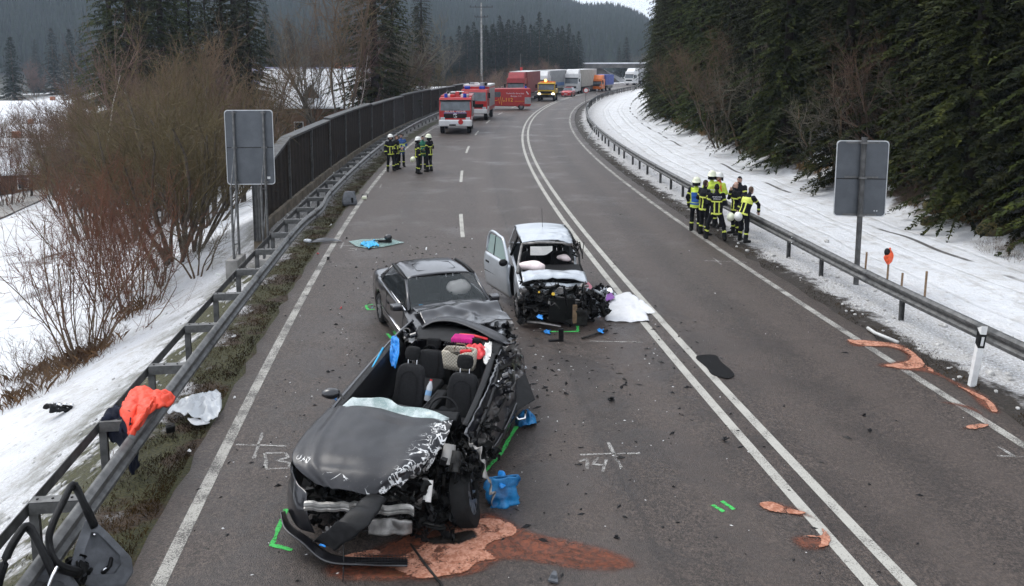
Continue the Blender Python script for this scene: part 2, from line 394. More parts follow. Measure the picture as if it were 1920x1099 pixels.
# chalk survey marks and green outline sprays, thin layers on the asphalt
def stroke(name, pts, wpx, mat_, parent=road, z=.0045, wob=.012, pix=True):
    P = [G(*p) if pix else Vector(p) for p in pts]; Q = [P[0]]
    for a, b_ in zip(P, P[1:]):
        n = max(1, int((b_-a).length/.06)); Q += [a.lerp(b_, (i+1)/n) for i in range(n)]
    b = MB(); n = len(Q)
    for i, p in enumerate(Q):
        d = Q[min(i+1, n-1)]-Q[max(i-1, 0)]; d = Vector((-d.y, d.x, 0)).normalized()
        ww = wpx*(.8+.5*mnoise.noise(p*6)); jit = d*wob*mnoise.noise(p*9+Vector((3, 1, 2)))
        b.v += [tuple(p+jit-d*ww/2+Vector((0, 0, z))), tuple(p+jit+d*ww/2+Vector((0, 0, z)))]
    b.f = [(2*i, 2*i+1, 2*i+3, 2*i+2) for i in range(n-1)]; b.m = [0]*(n-1)
    return b.build(name, mat_, parent)
CH = [[(443, 834), (537, 837)], [(492, 812), (476, 860)], [(497, 850), (499, 880)], [(497, 850), (535, 850), (541, 858), (520, 864), (545, 869), (541, 878), (499, 880)],
      [(1088, 853), (1200, 850)], [(1140, 830), (1165, 877)], [(1086, 866), (1101, 860), (1101, 880)], [(1122, 858), (1112, 871), (1134, 873)], [(1136, 862), (1130, 885)],
      [(618, 460), (662, 461)], [(644, 455), (638, 467)], [(655, 466), (668, 467), (668, 470), (652, 470)],
      [(700, 350), (735, 353)], [(715, 346), (712, 353)], [(1320, 489), (1400, 492)], [(1338, 484), (1352, 496)], [(1376, 490), (1388, 494)], [(1870, 855), (1919, 857)], [(1872, 838), (1905, 858)],
      [(1105, 640), (1205, 642)], [(1192, 372), (1218, 374)], [(900, 358), (930, 361)]]
for st in CH: stroke('chalk_mark', st, .055, 'chalk')
GS = [[(537, 955), (510, 1022), (548, 1032)], [(722, 1074), (738, 1078), (760, 1077)], [(968, 800), (940, 850), (908, 886)], [(1336, 947), (1357, 960)], [(1353, 940), (1376, 956)],
      [(700, 571), (686, 573), (690, 581), (703, 580)], [(726, 626), (738, 640)], [(1080, 596), (1084, 622), (1030, 622)]]
for st in GS: stroke('spray_mark', st, .07, 'spray_green', z=.005)

# ------------------------------------------------------------------ safety rails
WP = [(0, .43), (.035, .445), (.08, .485), (.08, .525), (.03, .565), (.03, .605), (.08, .645), (.08, .695), (.035, .735), (0, .75)]
def beam_section(parent, oo, sa, sb, side, mat_='galv', dent=None):
    n = max(2, int((sb-sa)/.5)); rings = []
    for i in range(n+1):
        s_ = sa+(sb-sa)*i/n; e = 0
        if dent: e = dent(s_)
        rings.append([RD(s_, oo+e+side*(a-.004*(i == n)), z) for a, z in WP])
    b = MB(); b.loft(rings, 0, closed=False)
    o = b.build('beam_section', mat_, parent, smooth=35, solid=.006)
    return o
lr = empty('guard_rail', RD(5, -8.4), 0, 'weathered steel safety rail with spacer arms along the left verge beside the noise barrier', 'guard rail')
lr.location = (0, 0, 0)
def dentL(s_): return .16*math.exp(-((s_-24.0)/1.6)**2)-.03*math.exp(-((s_-20)/3)**2)
for a in np.arange(-1, 104, 4): beam_section(lr, -8.42, a, a+4.02, 1, 'galv', dentL)
pb = MB(); pb.prism([(-.05, -.028, -.6), (.05, -.028, -.6), (.05, .028, -.6), (.043, .028, -.6), (.043, -.021, -.6), (-.043, -.021, -.6), (-.043, .028, -.6), (-.05, .028, -.6)], (0, 0, 1.27))
post_me = pb.mesh('post', 'galv_old')
bb = MB(); bb.box((.26, 0, .735), (.56, .14, .012)).box((.26, -.066, .67), (.56, .008, .13)).box((.26, .066, .67), (.56, .008, .13)); br_me = bb.mesh('spacer_arm', 'galv')
bo = MB(); bo.cyl((0, 0, .741), (0, 0, .752), .014, 6); bolt_me = bo.mesh('bolt', 'steel_dark')
sb0 = float(SO(*G(100, 935, .735).xy)[0][0])
for i in range(-1, 48):
    s_ = sb0+2*i
    if s_ > 103: break
    p = RD(s_, -8.93); q = link('post', post_me, lr, loc=(p.x, p.y, min(0, TZ(p.x, p.y)+.03)), rz=-RH(s_)); q.location.z = 0
    a_ = link('spacer_arm', br_me, lr, loc=(p.x, p.y, 0), rz=-RH(s_))
    if s_ < 25:
        for x in (.04, .2, .4): link('bolt', bolt_me, a_, loc=(x, 0, 0))
b = MB()
for sa in np.arange(-1, 104, 4):
    b = MB(); b.loft([[RD(s_, -9.0+x, z) for x, z in ((0, .56), (.012, .56), (.012, .70), (0, .70))] for s_ in np.linspace(sa, sa+4, 5)])
    b.build('rear_strap', 'galv_old', lr)
rr = empty('guard_rail', (0, 0, 0), 0, 'long steel safety rail curving along the right verge in the snow', 'guard rail')
def dentR(s_): return .05*math.sin(s_*.35)*math.exp(-((s_-14)/9)**2)
for a in np.arange(-2, 200, 4): beam_section(rr, 5.55, a, a+4.02, -1, 'galv', dentR)
sp = [float(SO(*G(*p).xy)[0][0]) for p in ((1686, 597), (1532, 515), (1477, 481))]
sp = [sp[0]-4] + sp + [sp[2]+4, sp[2]+8]
s_ = sp[-1]+2.9
while s_ < 198: sp.append(s_); s_ += 2.0 if (len(sp) % 3) else 2.9
for s_ in sp:
    p = RD(s_, 5.61); q = link('post', post_me, rr, loc=(p.x, p.y, 0), rz=-RH(s_)+pi); q.scale.z = 1.0
b = MB()
for a in np.arange(2, 60, 4):
    for dz in (.52, .66): b.sph(RD(a+.1, 5.46, dz), .016, 6, 4)
tag(b.build('reflector_bolt', 'reflect_white', rr), kind='stuff')

# ------------------------------------------------------------------ noise barrier
nb = empty('noise_barrier', (0, 0, 0), 0, 'long dark brown noise barrier wall with grey posts and stepped cap', 'noise barrier')
def nbo(s_): return -10.1
pk = [float(SO(*G(*p).xy)[0][0]) for p in ((505, 440), (554.6, 387))]
ps = [pk[0], pk[1]]
while ps[-1] < 100: ps.append(ps[-1]+4.6)
hts = []
for i in range(len(ps)): hts.append(2.62-.0*i+.09*((i//3) % 2))
for i in range(len(ps)-1):
    a, b_ = ps[i]+.07, ps[i+1]-.07; n = 14
    za = 1.8 if i == 0 else hts[i]; zb = hts[i]
    m = MB(); top = []; bot = []
    for j in range(n*2+1):
        t = j/(n*2); dd = .03 if (j//2) % 2 == 0 else .0
        s_ = a+(b_-a)*t; z = za+(zb-za)*t
        bot.append(RD(s_, nbo(s_)+dd*.5, .3)); top.append(RD(s_, nbo(s_)+dd*.5, z-.02))
    m.v = [tuple(p) for p in bot+top]; q = len(bot)
    m.f = [(j, j+1, q+j+1, q+j) for j in range(q-1)]; m.m = [0]*(q-1)
    grey = i in (8, 10, 13)
    m.build('panel', 'barrier_wood_grey' if grey else 'barrier_wood', nb, solid=.05)
    m = MB(); m.loft([[RD(s_, nbo(s_)+x, z+dz) for x, dz in ((-.22, -.04), (.14, -.06), (.14, .03), (-.22, .06))] for s_, z in ((a-.08, za), ((a+b_)/2-.01, (za+zb)/2))])
    m.build('cap', 'galv_old', nb)
    m = MB(); m.loft([[RD(s_, nbo(s_)+x, z+dz) for x, dz in ((-.22, -.04), (.14, -.06), (.14, .03), (-.22, .06))] for s_, z in (((a+b_)/2+.01, (za+zb)/2), (b_+.08, zb))])
    m.build('cap', 'galv_old', nb)
    m = MB(); m.loft([[RD(s_, nbo(s_)+x, z) for x, z in ((-.12, -.8), (.16, -.8), (.16, .3), (-.12, .3))] for s_ in (a-.06, b_+.06)])
    m.build('plinth', 'concrete_mossy', nb)
for i, s_ in enumerate(ps):
    h_ = 1.84 if i == 0 else hts[min(i, len(hts)-1)]
    p = RD(s_, nbo(s_)+.02); m = MB(); wd = .3 if i == 0 else .16
    m.box((0, .0, h_/2-.1), (.02, .10, h_+.2)).box((.09, 0, h_/2-.1), (.014, wd*.62, h_+.2)).box((-.09, 0, h_/2-.1), (.014, wd, h_+.2))
    m.box((0, 0, h_/2-.1), (.17, .014, h_+.2))
    m.build('post', 'galv', nb, loc=(p.x, p.y, 0), rz=-RH(s_))

# ------------------------------------------------------------------ traffic signs seen from behind
def rrect(w_, h_, r, n=5):
    pts = []
    for cx, cz, a0 in ((w_/2-r, h_/2-r, 0), (-w_/2+r, h_/2-r, pi/2), (-w_/2+r, -h_/2+r, pi), (w_/2-r, -h_/2+r, 1.5*pi)):
        for i in range(n+1):
            a = a0+pi/2*i/n; pts.append((cx+r*cos(a), cz+r*sin(a)))
    return pts
def sign_plate(parent, w_, h_, zc, y=0, seam=.5):
    m = MB()
    zs = -h_/2+h_*seam; pl = rrect(w_, h_, .09)
    m.prism([(x, y, zc+z) for x, z in pl], (0, .012, 0)); m.build('plate', 'sign_back', parent)
    m = MB(); m.box((0, y-.006, zc+zs), (w_-.06, .008, .02)); m.build('seam', 'steel_dark', parent)
    o = [(x, z) for x, z in pl]; n = len(o); m = MB(); rings = []
    for x, z in o+[o[0]]:
        d = Vector((x, z)).normalized(); k_ = 1-.022/max(abs(x), abs(z))
        rings.append([(x, y-.016, zc+z), (x*1.0, y+.02, zc+z), (x*k_, y+.02, zc+z*k_), (x*k_, y-.016, zc+z*k_)])
    m.loft(rings, 0, True, False); m.build('rim', 'sign_rim', parent)
p = G(1605, 530); s_, o_ = SO(p.x, p.y)
rs = empty('traffic_sign', (p.x, p.y, 0), radians(-6), 'grey back of a tall rectangular traffic sign on a single post behind the right rail', 'traffic sign')
m = MB(); m.cyl((0, 0, -.5), (0, 0, 3.62), .065, 14).cyl((0, 0, 3.62), (0, 0, 3.65), .07, 14); m.build('post', 'galv_old', rs, smooth=40)
sign_plate(rs, 1.24, 1.9, 2.62, .085)
for z in (1.72, 2.66, 3.52):
    m = MB(); m.box((0, .075, z), (.8, .02, .045)).box((0, .0, z), (.17, .17, .045)); m.build('clamp', 'galv', rs)
m = MB(); m.box((.42, .082, 1.82), (.03, .004, .03)).box((.36, .082, 1.82), (.03, .004, .03)); m.build('sticker', 'sign_rim', rs)
p = G(437, 488, -.25)
ls = empty('traffic_sign', (p.x+.62, p.y, -.25), radians(3), 'grey back of a rectangular traffic sign on a lattice frame beside the noise barrier', 'traffic sign')
for x in (-.42, .42):
    for y in (0, -.55):
        m = MB(); m.cyl((x, y, -.3), (x, y, 4.35 if y == 0 else 2.25), .036, 10); m.build('pole', 'galv', ls, smooth=40)
    for (a, b_) in (((x, 0, .5), (x, -.55, .6)), ((x, 0, 2.1), (x, -.55, 2.2)), ((x, 0, 1.9), (x, -.55, .7)), ((x, 0, .5), (x, -.55, .1)), ((x, 0, 3.2), (x, -.55, 2.22))):
        m = MB(); m.cyl(a, b_, .018, 8); m.build('brace', 'galv', ls, smooth=40)
sign_plate(ls, 1.36, 2.15, 3.3, .06)
for z in (2.3, 3.3, 4.3):
    for x in (-.42, .42): m = MB(); m.box((x, .03, z), (.15, .1, .04)); m.build('clamp', 'galv', ls)
for x in (-.45, .42): m = MB(); m.box((x, -.28, -.1), (.35, .9, .55)); m.build('footing', 'concrete', ls, bevel=.02)
m = MB(); m.box((.5, .05, 2.42), (.09, .006, .07)); m.build('sticker', 'white_plastic', ls)

# delineators, stakes
def delineator(loc, lab, lean=(0, 0), cat='marker post'):
    e = empty('marker_post', loc, radians(8), lab, cat, 'roadside marker posts'); e.rotation_euler = (lean[0], lean[1], radians(8))
    m = MB(); tri = lambda z, k_=1, dz=0: [(-.06*k_, -.05*k_, z), (.06*k_, -.05*k_, z), (.035*k_, .06*k_, z+dz), (-.035*k_, .06*k_, z+dz)]
    m.loft([tri(-.35), tri(.70)]); m.loft([tri(.88), tri(1.05, 1, -.06)]); m.build('body', 'white_plastic', e, bevel=.008)
    m = MB(); m.loft([tri(.66, 1.04, .06), tri(.90, 1.04, .06)]); m.build('band', 'black_plastic', e)
    m = MB(); m.box((0, -.054, .78), (.05, .006, .16)); m.build('reflector', 'reflect_white', e)
    return e
delineator(G(1822, 718)+Vector((0, 0, -.02)), 'white marker post with black band standing nearest on the right verge', (0, radians(7)))
delineator(G(1103, 258)+Vector((0, 0, -.02)), 'knocked over white marker post leaning on the soil strip in the bend', (radians(10), radians(28)))
delineator(G(1102, 212), 'white marker post upright at the inside of the bend before the round sign')
delineator(RD(118, 5.0), 'farthest white marker post on the right verge of the bend')
for px, py, h_, lab, bag in ((1733, 560, .72, 'wooden stake farther right of two bare stakes by the near rail', 0), (1689, 545, .5, 'short wooden stake between the orange bag and the longest stake', 0),
                             (1663, 527, .62, 'wooden stake capped with an orange plastic bag in the snow', 1), (1622, 505, .5, 'wooden stake just right of the sign post in the snow', 0)):
    p = G(px, py, 0); p.z = TZ(p.x, p.y)
    e = empty('wooden_stake', p, rnd.random(), lab, 'stake', 'stakes in the snow')
    m = MB(); m.cyl((0, 0, -.3), (.02, 0, h_), .026, 7); m.build('stick', 'wood', e, smooth=50)
    if bag:
        m = MB()
        def fb(u, v_):
            a = u*2*pi; z = v_*.42; r = .03+.14*math.sin(min(1, v_*1.15)*pi)**.8*(.75+.35*mnoise.noise(Vector((cos(a)*2, sin(a)*2, v_*4))))
            return (r*cos(a)+.05*v_, r*sin(a)*.7, h_-.12+z)
        m.grid(fb, 18, 10, 0); m.build('bag', 'orange_bag', e, smooth=True)
        m = MB(); m.sph((-.04, .02, h_+.2), (.09, .07, .1)); m.build('dark_lining', 'black_plastic', e, smooth=True)
# ------------------------------------------------------------------ vegetation
def GT(px, py):
    d = ray(px, py); lo = None
    for Y in np.geomspace(6, 400, 260):
        t = Y/d.y; z = HC+d.z*t
        if z < TZ(d.x*t, Y): return Vector((d.x*t, Y, TZ(d.x*t, Y)))
    return Vector((d.x*t, Y, TZ(d.x*t, Y)))
def leafy(name, a, b, rough=.8, rv=.35, c3=None):
    k = NT(name); v = k.co(); n = k.noise(v, .9, 3); oi = k.new('ShaderNodeObjectInfo')
    c = k.mix(k.ramp(n, .3, .7), a, b)
    if c3: c = k.mix(k.math('MULTIPLY', k.ramp(k.noise(v, 2.3, 2), .5, .75), .6), c, c3)
    h = k.new('ShaderNodeHueSaturation'); k.ln(c, h.inputs['Color'])
    k.ln(k.math('ADD', 1-rv/2, k.math('MULTIPLY', oi.outputs['Random'], rv)), h.inputs['Value'])
    k.ln(k.math('ADD', .485, k.math('MULTIPLY', oi.outputs['Random'], .03)), h.inputs['Hue'])
    k.ln(h.outputs[0], k.b.inputs['Base Color']); k.b.inputs['Roughness'].default_value = rough; k.b.inputs['Specular IOR Level'].default_value = .2
leafy('needles', (.008, .0125, .002), (.030, .038, .006), .8, 1.0, (.085, .088, .013))
leafy('needles_far', (.007, .014, .007), (.015, .024, .011))
leafy('twig_red', (.085, .036, .022), (.15, .066, .04))
leafy('twig_olive', (.07, .054, .026), (.135, .105, .054))
leafy('twig_brown', (.08, .052, .034), (.15, .10, .066))
leafy('twig_grey', (.09, .078, .058), (.18, .155, .12))
leafy('twig_mauve', (.10, .062, .052), (.18, .115, .098))
leafy('grass_dry', (.08, .045, .02), (.20, .125, .055))
leafy('grass_moss', (.017, .009, .0022), (.058, .033, .009))
M('bark', (.072, .056, .04), .9, 0, .4, 8, .01, 30)
M('bark_dark', (.035, .027, .02), .9, 0, .4, 8, .01, 30)
M('bark_pale', (.34, .31, .27), .85, 0, .4, 6, .004)
M('snow_roof', (.8, .81, .83), .7, 0, .04, 1.5, .03, 4)

def spruce(h, r, seed, low=.03, step=.42, fine=1.0, nb_=8, kw=1.0):
    R = random.Random(seed); tr = MB()
    tr.tube([(0, 0, -.6), (0, 0, .5), (.03*R.uniform(-1, 1), .03, h*.5), (0, 0, h*.985)], [h*.017, h*.0145, h*.009, .01], 7)
    V = []; Fc = []
    def kite(p, d, L, wd, droop):
        # small spray: folded pair of faces hanging off the twig
        side = Vector((-d.y, d.x, 0)); side = (side+Vector((0, 0, R.uniform(-.7, .5)))).normalized()*(wd*kw)
        t = p+d*L+Vector((0, 0, -droop)); m_ = p+d*(L*.45)+Vector((0, 0, -droop*.25))
        n = len(V); V.extend([p, m_+side, t, m_-side]); Fc.append((n, n+1, n+2)); Fc.append((n, n+2, n+3))
    z = h*low
    while z < h*.985:
        t = z/h
        L0 = r*((1-t)**.75)*(.55+.45*min(1, (t+.02)/.10)) if t < .1 else r*((1-t)**.78)
        nbr = max(4, int(nb_*(.6+.5*(1-t))))
        a0 = R.uniform(0, 7)
        for i in range(nbr):
            a = a0+2*pi*i/nbr+R.uniform(-.3, .3); L = max(.25, L0*R.uniform(.62, 1.12)); bz = z+R.uniform(-.2, .2)
            dr = (.22+.30*(1-t))*R.uniform(.7, 1.3); up = .10*R.uniform(.3, 1.5)
            d0 = Vector((cos(a), sin(a), 0)); n = max(3, int(L/(.19/fine)))
            for j in range(1, n+1):
                u = j/n
                if u < .18 and L > 1: continue
                p = d0*(L*u)+Vector((0, 0, bz-dr*L*u*u*.8+up*L*max(0, u-.6)*1.2+(.12*L*u*(t > .75))))
                tl = (.12+.32*L*.42*(1-u)**.7)*R.uniform(.7, 1.25); tl = min(tl, .62)
                for sg in (-1, 1):
                    aa = a+sg*R.uniform(.55, 1.15); dd = Vector((cos(aa), sin(aa), R.uniform(-.05, .12)))
                    if tl > .32:
                        q = p+dd*tl*.45+Vector((0, 0, -tl*.08)); kite(p, dd, tl*.6, .055*R.uniform(.8, 1.5), tl*.10)
                        for s2 in (-.6, 0, .6):
                            a2 = aa+s2+R.uniform(-.15, .15); kite(q, Vector((cos(a2), sin(a2), R.uniform(-.1, .1))), tl*.55, .05*R.uniform(.8, 1.6), tl*R.uniform(.12, .4))
                    else: kite(p, dd, tl, .06*R.uniform(.8, 1.5), tl*R.uniform(.1, .45))
                if R.random() < .5: kite(p, Vector((d0.x*.4, d0.y*.4, -.3)), .3, .07, .12)
            kite(d0*(L*.93)+Vector((0, 0, bz-dr*L*.7)), d0, .25, .05, .02)
        z += step*R.uniform(.8, 1.2)*(.6+.6*(1-t))
    for i in range(6):
        a = i; kite(Vector((0, 0, h*.985-.1*i)), Vector((cos(a)*.4, sin(a)*.4, .8)), .3, .04, 0)
    cr = MB(); cr.v = [tuple(p) for p in V]; cr.f = Fc; cr.m = [0]*len(Fc)
    return tr, cr
SPV = []
for i, (h, r) in enumerate(((21, 3.6), (18.5, 3.5), (23, 3.9), (16, 3.3))):
    t_, c_ = spruce(h, r, 30+i, .02, .42, 1.7, 10, .95); SPV.append((t_.mesh('trunk', 'bark_dark', True), c_.mesh('crown', 'needles'), h))
FSV = []
for i, (h, r) in enumerate(((17, 4.2), (15, 4.0), (19, 4.4))):
    t_, c_ = spruce(h, r, 60+i, .03, .6, .5, 9, 5); FSV.append((t_.mesh('trunk', 'bark', True), c_.mesh('crown', 'needles_far'), h))
def put_tree(name, var, loc, sc, lab, cat, group, rz=None, sz=None, crown='crown'):
    e = empty(name, loc, rnd.uniform(0, 6.28) if rz is None else rz, lab, cat, group); e.scale = (sc, sc, sc*(sz or 1))
    link('trunk', var[0], e); link(crown, var[1], e); return e
gsp = 'spruces of the wood above the right verge'
def in_view(p, m=60):
    d = Vector(p)-Vector((0, 0, HC)); return d.y > 3 and abs(d.x/d.y*F) < 960+m*1550/max(d.y, 1)*.05+m
rows = [(13.6, 17, 150, 3.1), (16.6, 20, 150, 3.6), (20.2, 26, 150, 4.4), (25, 34, 140, 5.5), (31, 44, 130, 7)]
fc = 0
for ri, (oo, sa, sb, st) in enumerate(rows):
    s_ = sa
    while s_ < sb:
        o2 = oo+rnd.uniform(-.8, .8)+(0 if s_ < 75 else (s_-75)*.035)
        if ri == 0 and (33.0 < s_ < 35.6 or 61 < s_ < 65): o2 += 2.2
        p = RD(s_, o2); p.z = TZ(p.x, p.y)-.1
        if in_view(p, 140):
            va = SPV[rnd.randrange(4)]; sc = rnd.uniform(.8, 1.12)*(.86 if ri == 0 else 1)
            put_tree('spruce_tree', va, p, sc, 'tall dark green spruce in the wood rising above the right verge', 'tree', gsp, sz=rnd.uniform(.95, 1.15)); fc += 1
        s_ += st*rnd.uniform(.75, 1.25)*(1 if s_ < 90 else 1.35)

def bare(seed, h, stems, spread, lv=(6, 5, 4), base=.35, lean=.35, tw=.0065, r0=.035, up=.35, hshape=1.0, tip=.75):
    R = random.Random(seed); tr = MB(); cr = MB()
    def rv(k=1): return Vector((R.uniform(-k, k), R.uniform(-k, k), R.uniform(-k, k)))
    def limb(p, d, L, r, lev, n, sides, mb, up_):
        pts = [p]; rs = [r]; dirs = []
        for i in range(n):
            d = (d+rv(.20)+Vector((0, 0, up_*.22))).normalized(); p = p+d*(L/n); pts.append(p); rs.append(r*(1-(i+1)/n*(.62 if lev == 0 else .7))); dirs.append(d)
        mb.tube(pts, rs, sides, 0, False); return pts, dirs
    for s in range(stems):
        a = 2*pi*s/stems+R.uniform(-.4, .4); l_ = lean*R.uniform(.15, 1.2); p = Vector((cos(a), sin(a), 0))*base*R.uniform(.1, 1); p.z = -.3
        d = Vector((cos(a)*l_, sin(a)*l_, 1)).normalized(); L = h*tip*R.uniform(.6, 1.05)
        pts, dirs = limb(p, d, L, r0*R.uniform(.7, 1.2), 0, 6, 6, tr, up*.4)
        for i in range(lv[0]):
            f = R.uniform(.22, 1); k_ = f*6; j = min(5, int(k_)); q = pts[j].lerp(pts[j+1], k_-j)
            dd = (dirs[j]*.7+Vector((R.uniform(-1, 1), R.uniform(-1, 1), R.uniform(-.1, .7)))*spread).normalized(); L1 = L*R.uniform(.25, .5)*(1.25-f*.55)
            p1, d1 = limb(q, dd, L1, r0*.42*(1.1-f*.5), 1, 4, 4, cr, up)
            for i2 in range(lv[1]):
                f2 = R.uniform(.2, 1); k2 = f2*4; j2 = min(3, int(k2)); q2 = p1[j2].lerp(p1[j2+1], k2-j2)
                dd2 = (d1[j2]*.9+rv(.9)).normalized(); L2 = L1*R.uniform(.35, .65)
                p2, d2 = limb(q2, dd2, L2, max(tw*1.2, r0*.17), 2, 3, 3, cr, up)
                for i3 in range(lv[2]):
                    f3 = R.uniform(.1, 1); k3 = f3*3; j3 = min(2, int(k3)); q3 = p2[j3].lerp(p2[j3+1], k3-j3)
                    dd3 = (d2[j3]+rv(.8)).normalized(); limb(q3, dd3, L2*R.uniform(.4, .9), tw, 3, 2, 3, cr, up)
    return tr, cr
def bare_var(seed, mt, mc, **kw):
    t_, c_ = bare(seed, **kw); return (t_.mesh('trunk', mt, True), c_.mesh('crown', mc), kw['h'])
BV = {
 'red': [bare_var(1, 'twig_brown', 'twig_red', h=4.6, stems=22, spread=.5, lv=(6, 4, 3), base=.55, lean=.55, tw=.005, r0=.022, up=.6, tip=.95),
         bare_var(2, 'twig_brown', 'twig_red', h=3.8, stems=18, spread=.5, lv=(6, 4, 3), base=.5, lean=.45, tw=.005, r0=.02, up=.6, tip=.95)],
 'olive': [bare_var(3, 'bark', 'twig_olive', h=9, stems=11, spread=.75, lv=(8, 6, 4), base=.7, lean=.5, tw=.008, r0=.07, up=.45),
           bare_var(4, 'bark', 'twig_olive', h=8, stems=9, spread=.8, lv=(8, 6, 4), base=.6, lean=.55, tw=.008, r0=.065, up=.4)],
 'brown': [bare_var(5, 'bark', 'twig_brown', h=9, stems=10, spread=.7, lv=(8, 6, 4), base=.6, lean=.4, tw=.008, r0=.06, up=.5),
           bare_var(6, 'bark', 'twig_mauve', h=7, stems=10, spread=.6, lv=(8, 6, 4), base=.6, lean=.35, tw=.009, r0=.05, up=.6)],
 'tall': [bare_var(7, 'bark', 'twig_grey', h=15, stems=2, spread=.75, lv=(16, 6, 4), base=.25, lean=.12, tw=.010, r0=.15, up=.5, tip=.98),
          bare_var(8, 'bark', 'twig_brown', h=16, stems=3, spread=.7, lv=(14, 6, 4), base=.4, lean=.14, tw=.010, r0=.13, up=.5, tip=.98)],
 'birch': [bare_var(9, 'bark_pale', 'twig_mauve', h=10, stems=1, spread=.6, lv=(16, 5, 4), base=.05, lean=.1, tw=.008, r0=.09, up=.4, tip=1)],
 'thin': [bare_var(10, 'twig_brown', 'twig_grey', h=6, stems=5, spread=.9, lv=(7, 5, 4), base=.4, lean=.6, tw=.006, r0=.05, up=.2)],
 'low': [bare_var(11, 'twig_brown', 'twig_brown', h=1.3, stems=16, spread=.6, lv=(4, 3, 2), base=.45, lean=.8, tw=.004, r0=.009, up=.4, tip=1)],
}
def shrub(px, py, key, i, sc, lab, group, name='bare_shrub', cat='shrub', off=(0, 0)):
    p = GT(px, py); p.x += off[0]; p.y += off[1]; p.z = TZ(p.x, p.y)
    return put_tree(name, BV[key][i % len(BV[key])], p, sc, lab, cat, group)
def shrub_at(px, Y, key, i, sc, lab, group, name='bare_shrub', cat='shrub', dz=0):
    x = (px-960)/F*Y*.985; return put_tree(name, BV[key][i % len(BV[key])], (x, Y, TZ(x, Y)+dz), sc, lab, cat, group)
shrub(165, 668, 'red', 0, 1.05, 'large reddish bare shrub nearest on the snow slope left of the rail', 'red twigged shrubs')
shrub(258, 588, 'red', 1, 1.15, 'reddish bare shrub just behind the nearest red shrub on the slope', 'red twigged shrubs')
shrub(205, 560, 'red', 0, .95, 'reddish bare shrub half hidden behind the two near red shrubs', 'red twigged shrubs')
gl = 'bare shrubs crowding the left embankment'; ll = 'big tangled bare shrub in the thicket on the left embankment'
for px, py, key, i, sc in ((330, 490, 'olive', 0, 1.0), (250, 455, 'olive', 1, 1.05), (355, 478, 'olive', 1, .95), (165, 450, 'brown', 0, 1.0), (300, 425, 'brown', 0, 1.15),
                           (200, 415, 'brown', 1, 1.2), (380, 430, 'olive', 0, .95), (345, 408, 'brown', 0, 1.2), (115, 400, 'olive', 1, .8)):
    shrub(px, py, key, i, sc*1.0, ll, gl)
for px, py, sc in ((370, 520, 1.0), (300, 545, .8)): shrub(px, py, 'red' if px > 420 else 'thin', 0, sc*.6, 'slender bare shrub on the snow edge near the lattice sign', 'slender shrubs by the sign')
for px, Y, key, i, sc in ((505, 60, 'brown', 1, 1.0), (480, 62, 'olive', 0, 1.1), (430, 66, 'brown', 1, 1.3), (350, 60, 'brown', 1, 1.2), (240, 62, 'brown', 1, 1.2), (130, 64, 'brown', 0, 1.1), (705, 82, 'brown', 0, 1.15), (740, 86, 'olive', 0, 1.15), (770, 92, 'brown', 1, 1.4), (800, 100, 'olive', 1, 1.25)):
    shrub_at(px, Y, key, i, sc, 'brown bare shrub standing behind the thicket and the noise barrier', 'bare shrubs behind the barrier')
for px, Y, i, sc in ((600, 76, 0, 1.1), (640, 72, 1, 1.05), (575, 82, 1, .9), (735, 84, 0, 1.0)): shrub_at(px, Y, 'tall', i, sc, 'tall leafless tree rising before the dark hillside', 'tall leafless trees', 'bare_tree', 'tree')
shrub_at(135, 50, 'birch', 0, 1.05, 'pale stemmed leafless birch topping the left thicket', None, 'birch_tree', 'tree')
shrub_at(655, 70, 'birch', 0, .85, 'slim pale birch in front of the brown shrubs by the house', None, 'birch_tree', 'tree')
for i in range(9):
    shrub_at(rnd.uniform(120, 450), rnd.uniform(42, 60), ('brown', 'olive', 'brown')[i % 3], i, rnd.uniform(1.1, 1.45), 'tall brown bare shrub in the back of the left thicket', 'rear shrubs of the left thicket')
for i in range(30):
    shrub_at(rnd.uniform(-20, 240), rnd.uniform(70, 170), ('brown', 'red', 'brown')[i % 3], i, rnd.uniform(.7, 1.2)*(1.6 if i % 3 == 1 else 1), 'small bare garden tree among the valley houses', 'bare garden trees in the valley', 'bare_tree', 'tree')
lw = 'leafless tree of the wood across the valley behind the house'
for i in range(34):
    px = rnd.uniform(0, 860); Y = rnd.uniform(125, 300); shrub_at(px, Y, 'tall' if i % 3 else 'brown', i, rnd.uniform(.8, 1.15)*(1 if i % 3 else 1.6), lw, 'leafless wood across the valley', 'bare_tree', 'tree')
for i, px in enumerate(np.linspace(848, 1052, 15)):
    Y = 128+rnd.uniform(-6, 40)+(px-848)*.18; shrub_at(px+rnd.uniform(-8, 8), Y, 'brown', 1 if i % 3 else 0, rnd.uniform(.75, 1.0), 'rounded brown bush beyond the parked trucks', 'bushes beyond the trucks')
for px, py, dz, lab, sc in ((300, 70, 0, 'broad dark spruce rising behind the left thicket', 1.0), (415, 70, 0, 'pointed dark spruce behind the right end of the thicket', .98), (240, 66, 0, 'dark spruce behind the left thicket beside the broad one', 1.0), (355, 74, 0, 'dark spruce between the two spruces behind the thicket', 1.0), (465, 72, 0, 'rightmost dark spruce behind the thicket', .8),
                        (700, 78, 0, 'tall olive green spruce behind the noise barrier', 1.02), (735, 92, 0, 'second olive green spruce behind the noise barrier', .95), (790, 125, 0, 'smaller spruce behind the barrier towards the trucks', .8)):
    x = (px-960)/F*py*.985; put_tree('spruce_tree', SPV[int(px) % 4], (x, py, TZ(x, py)), sc*1.55, lab, 'tree', None, sz=.8)
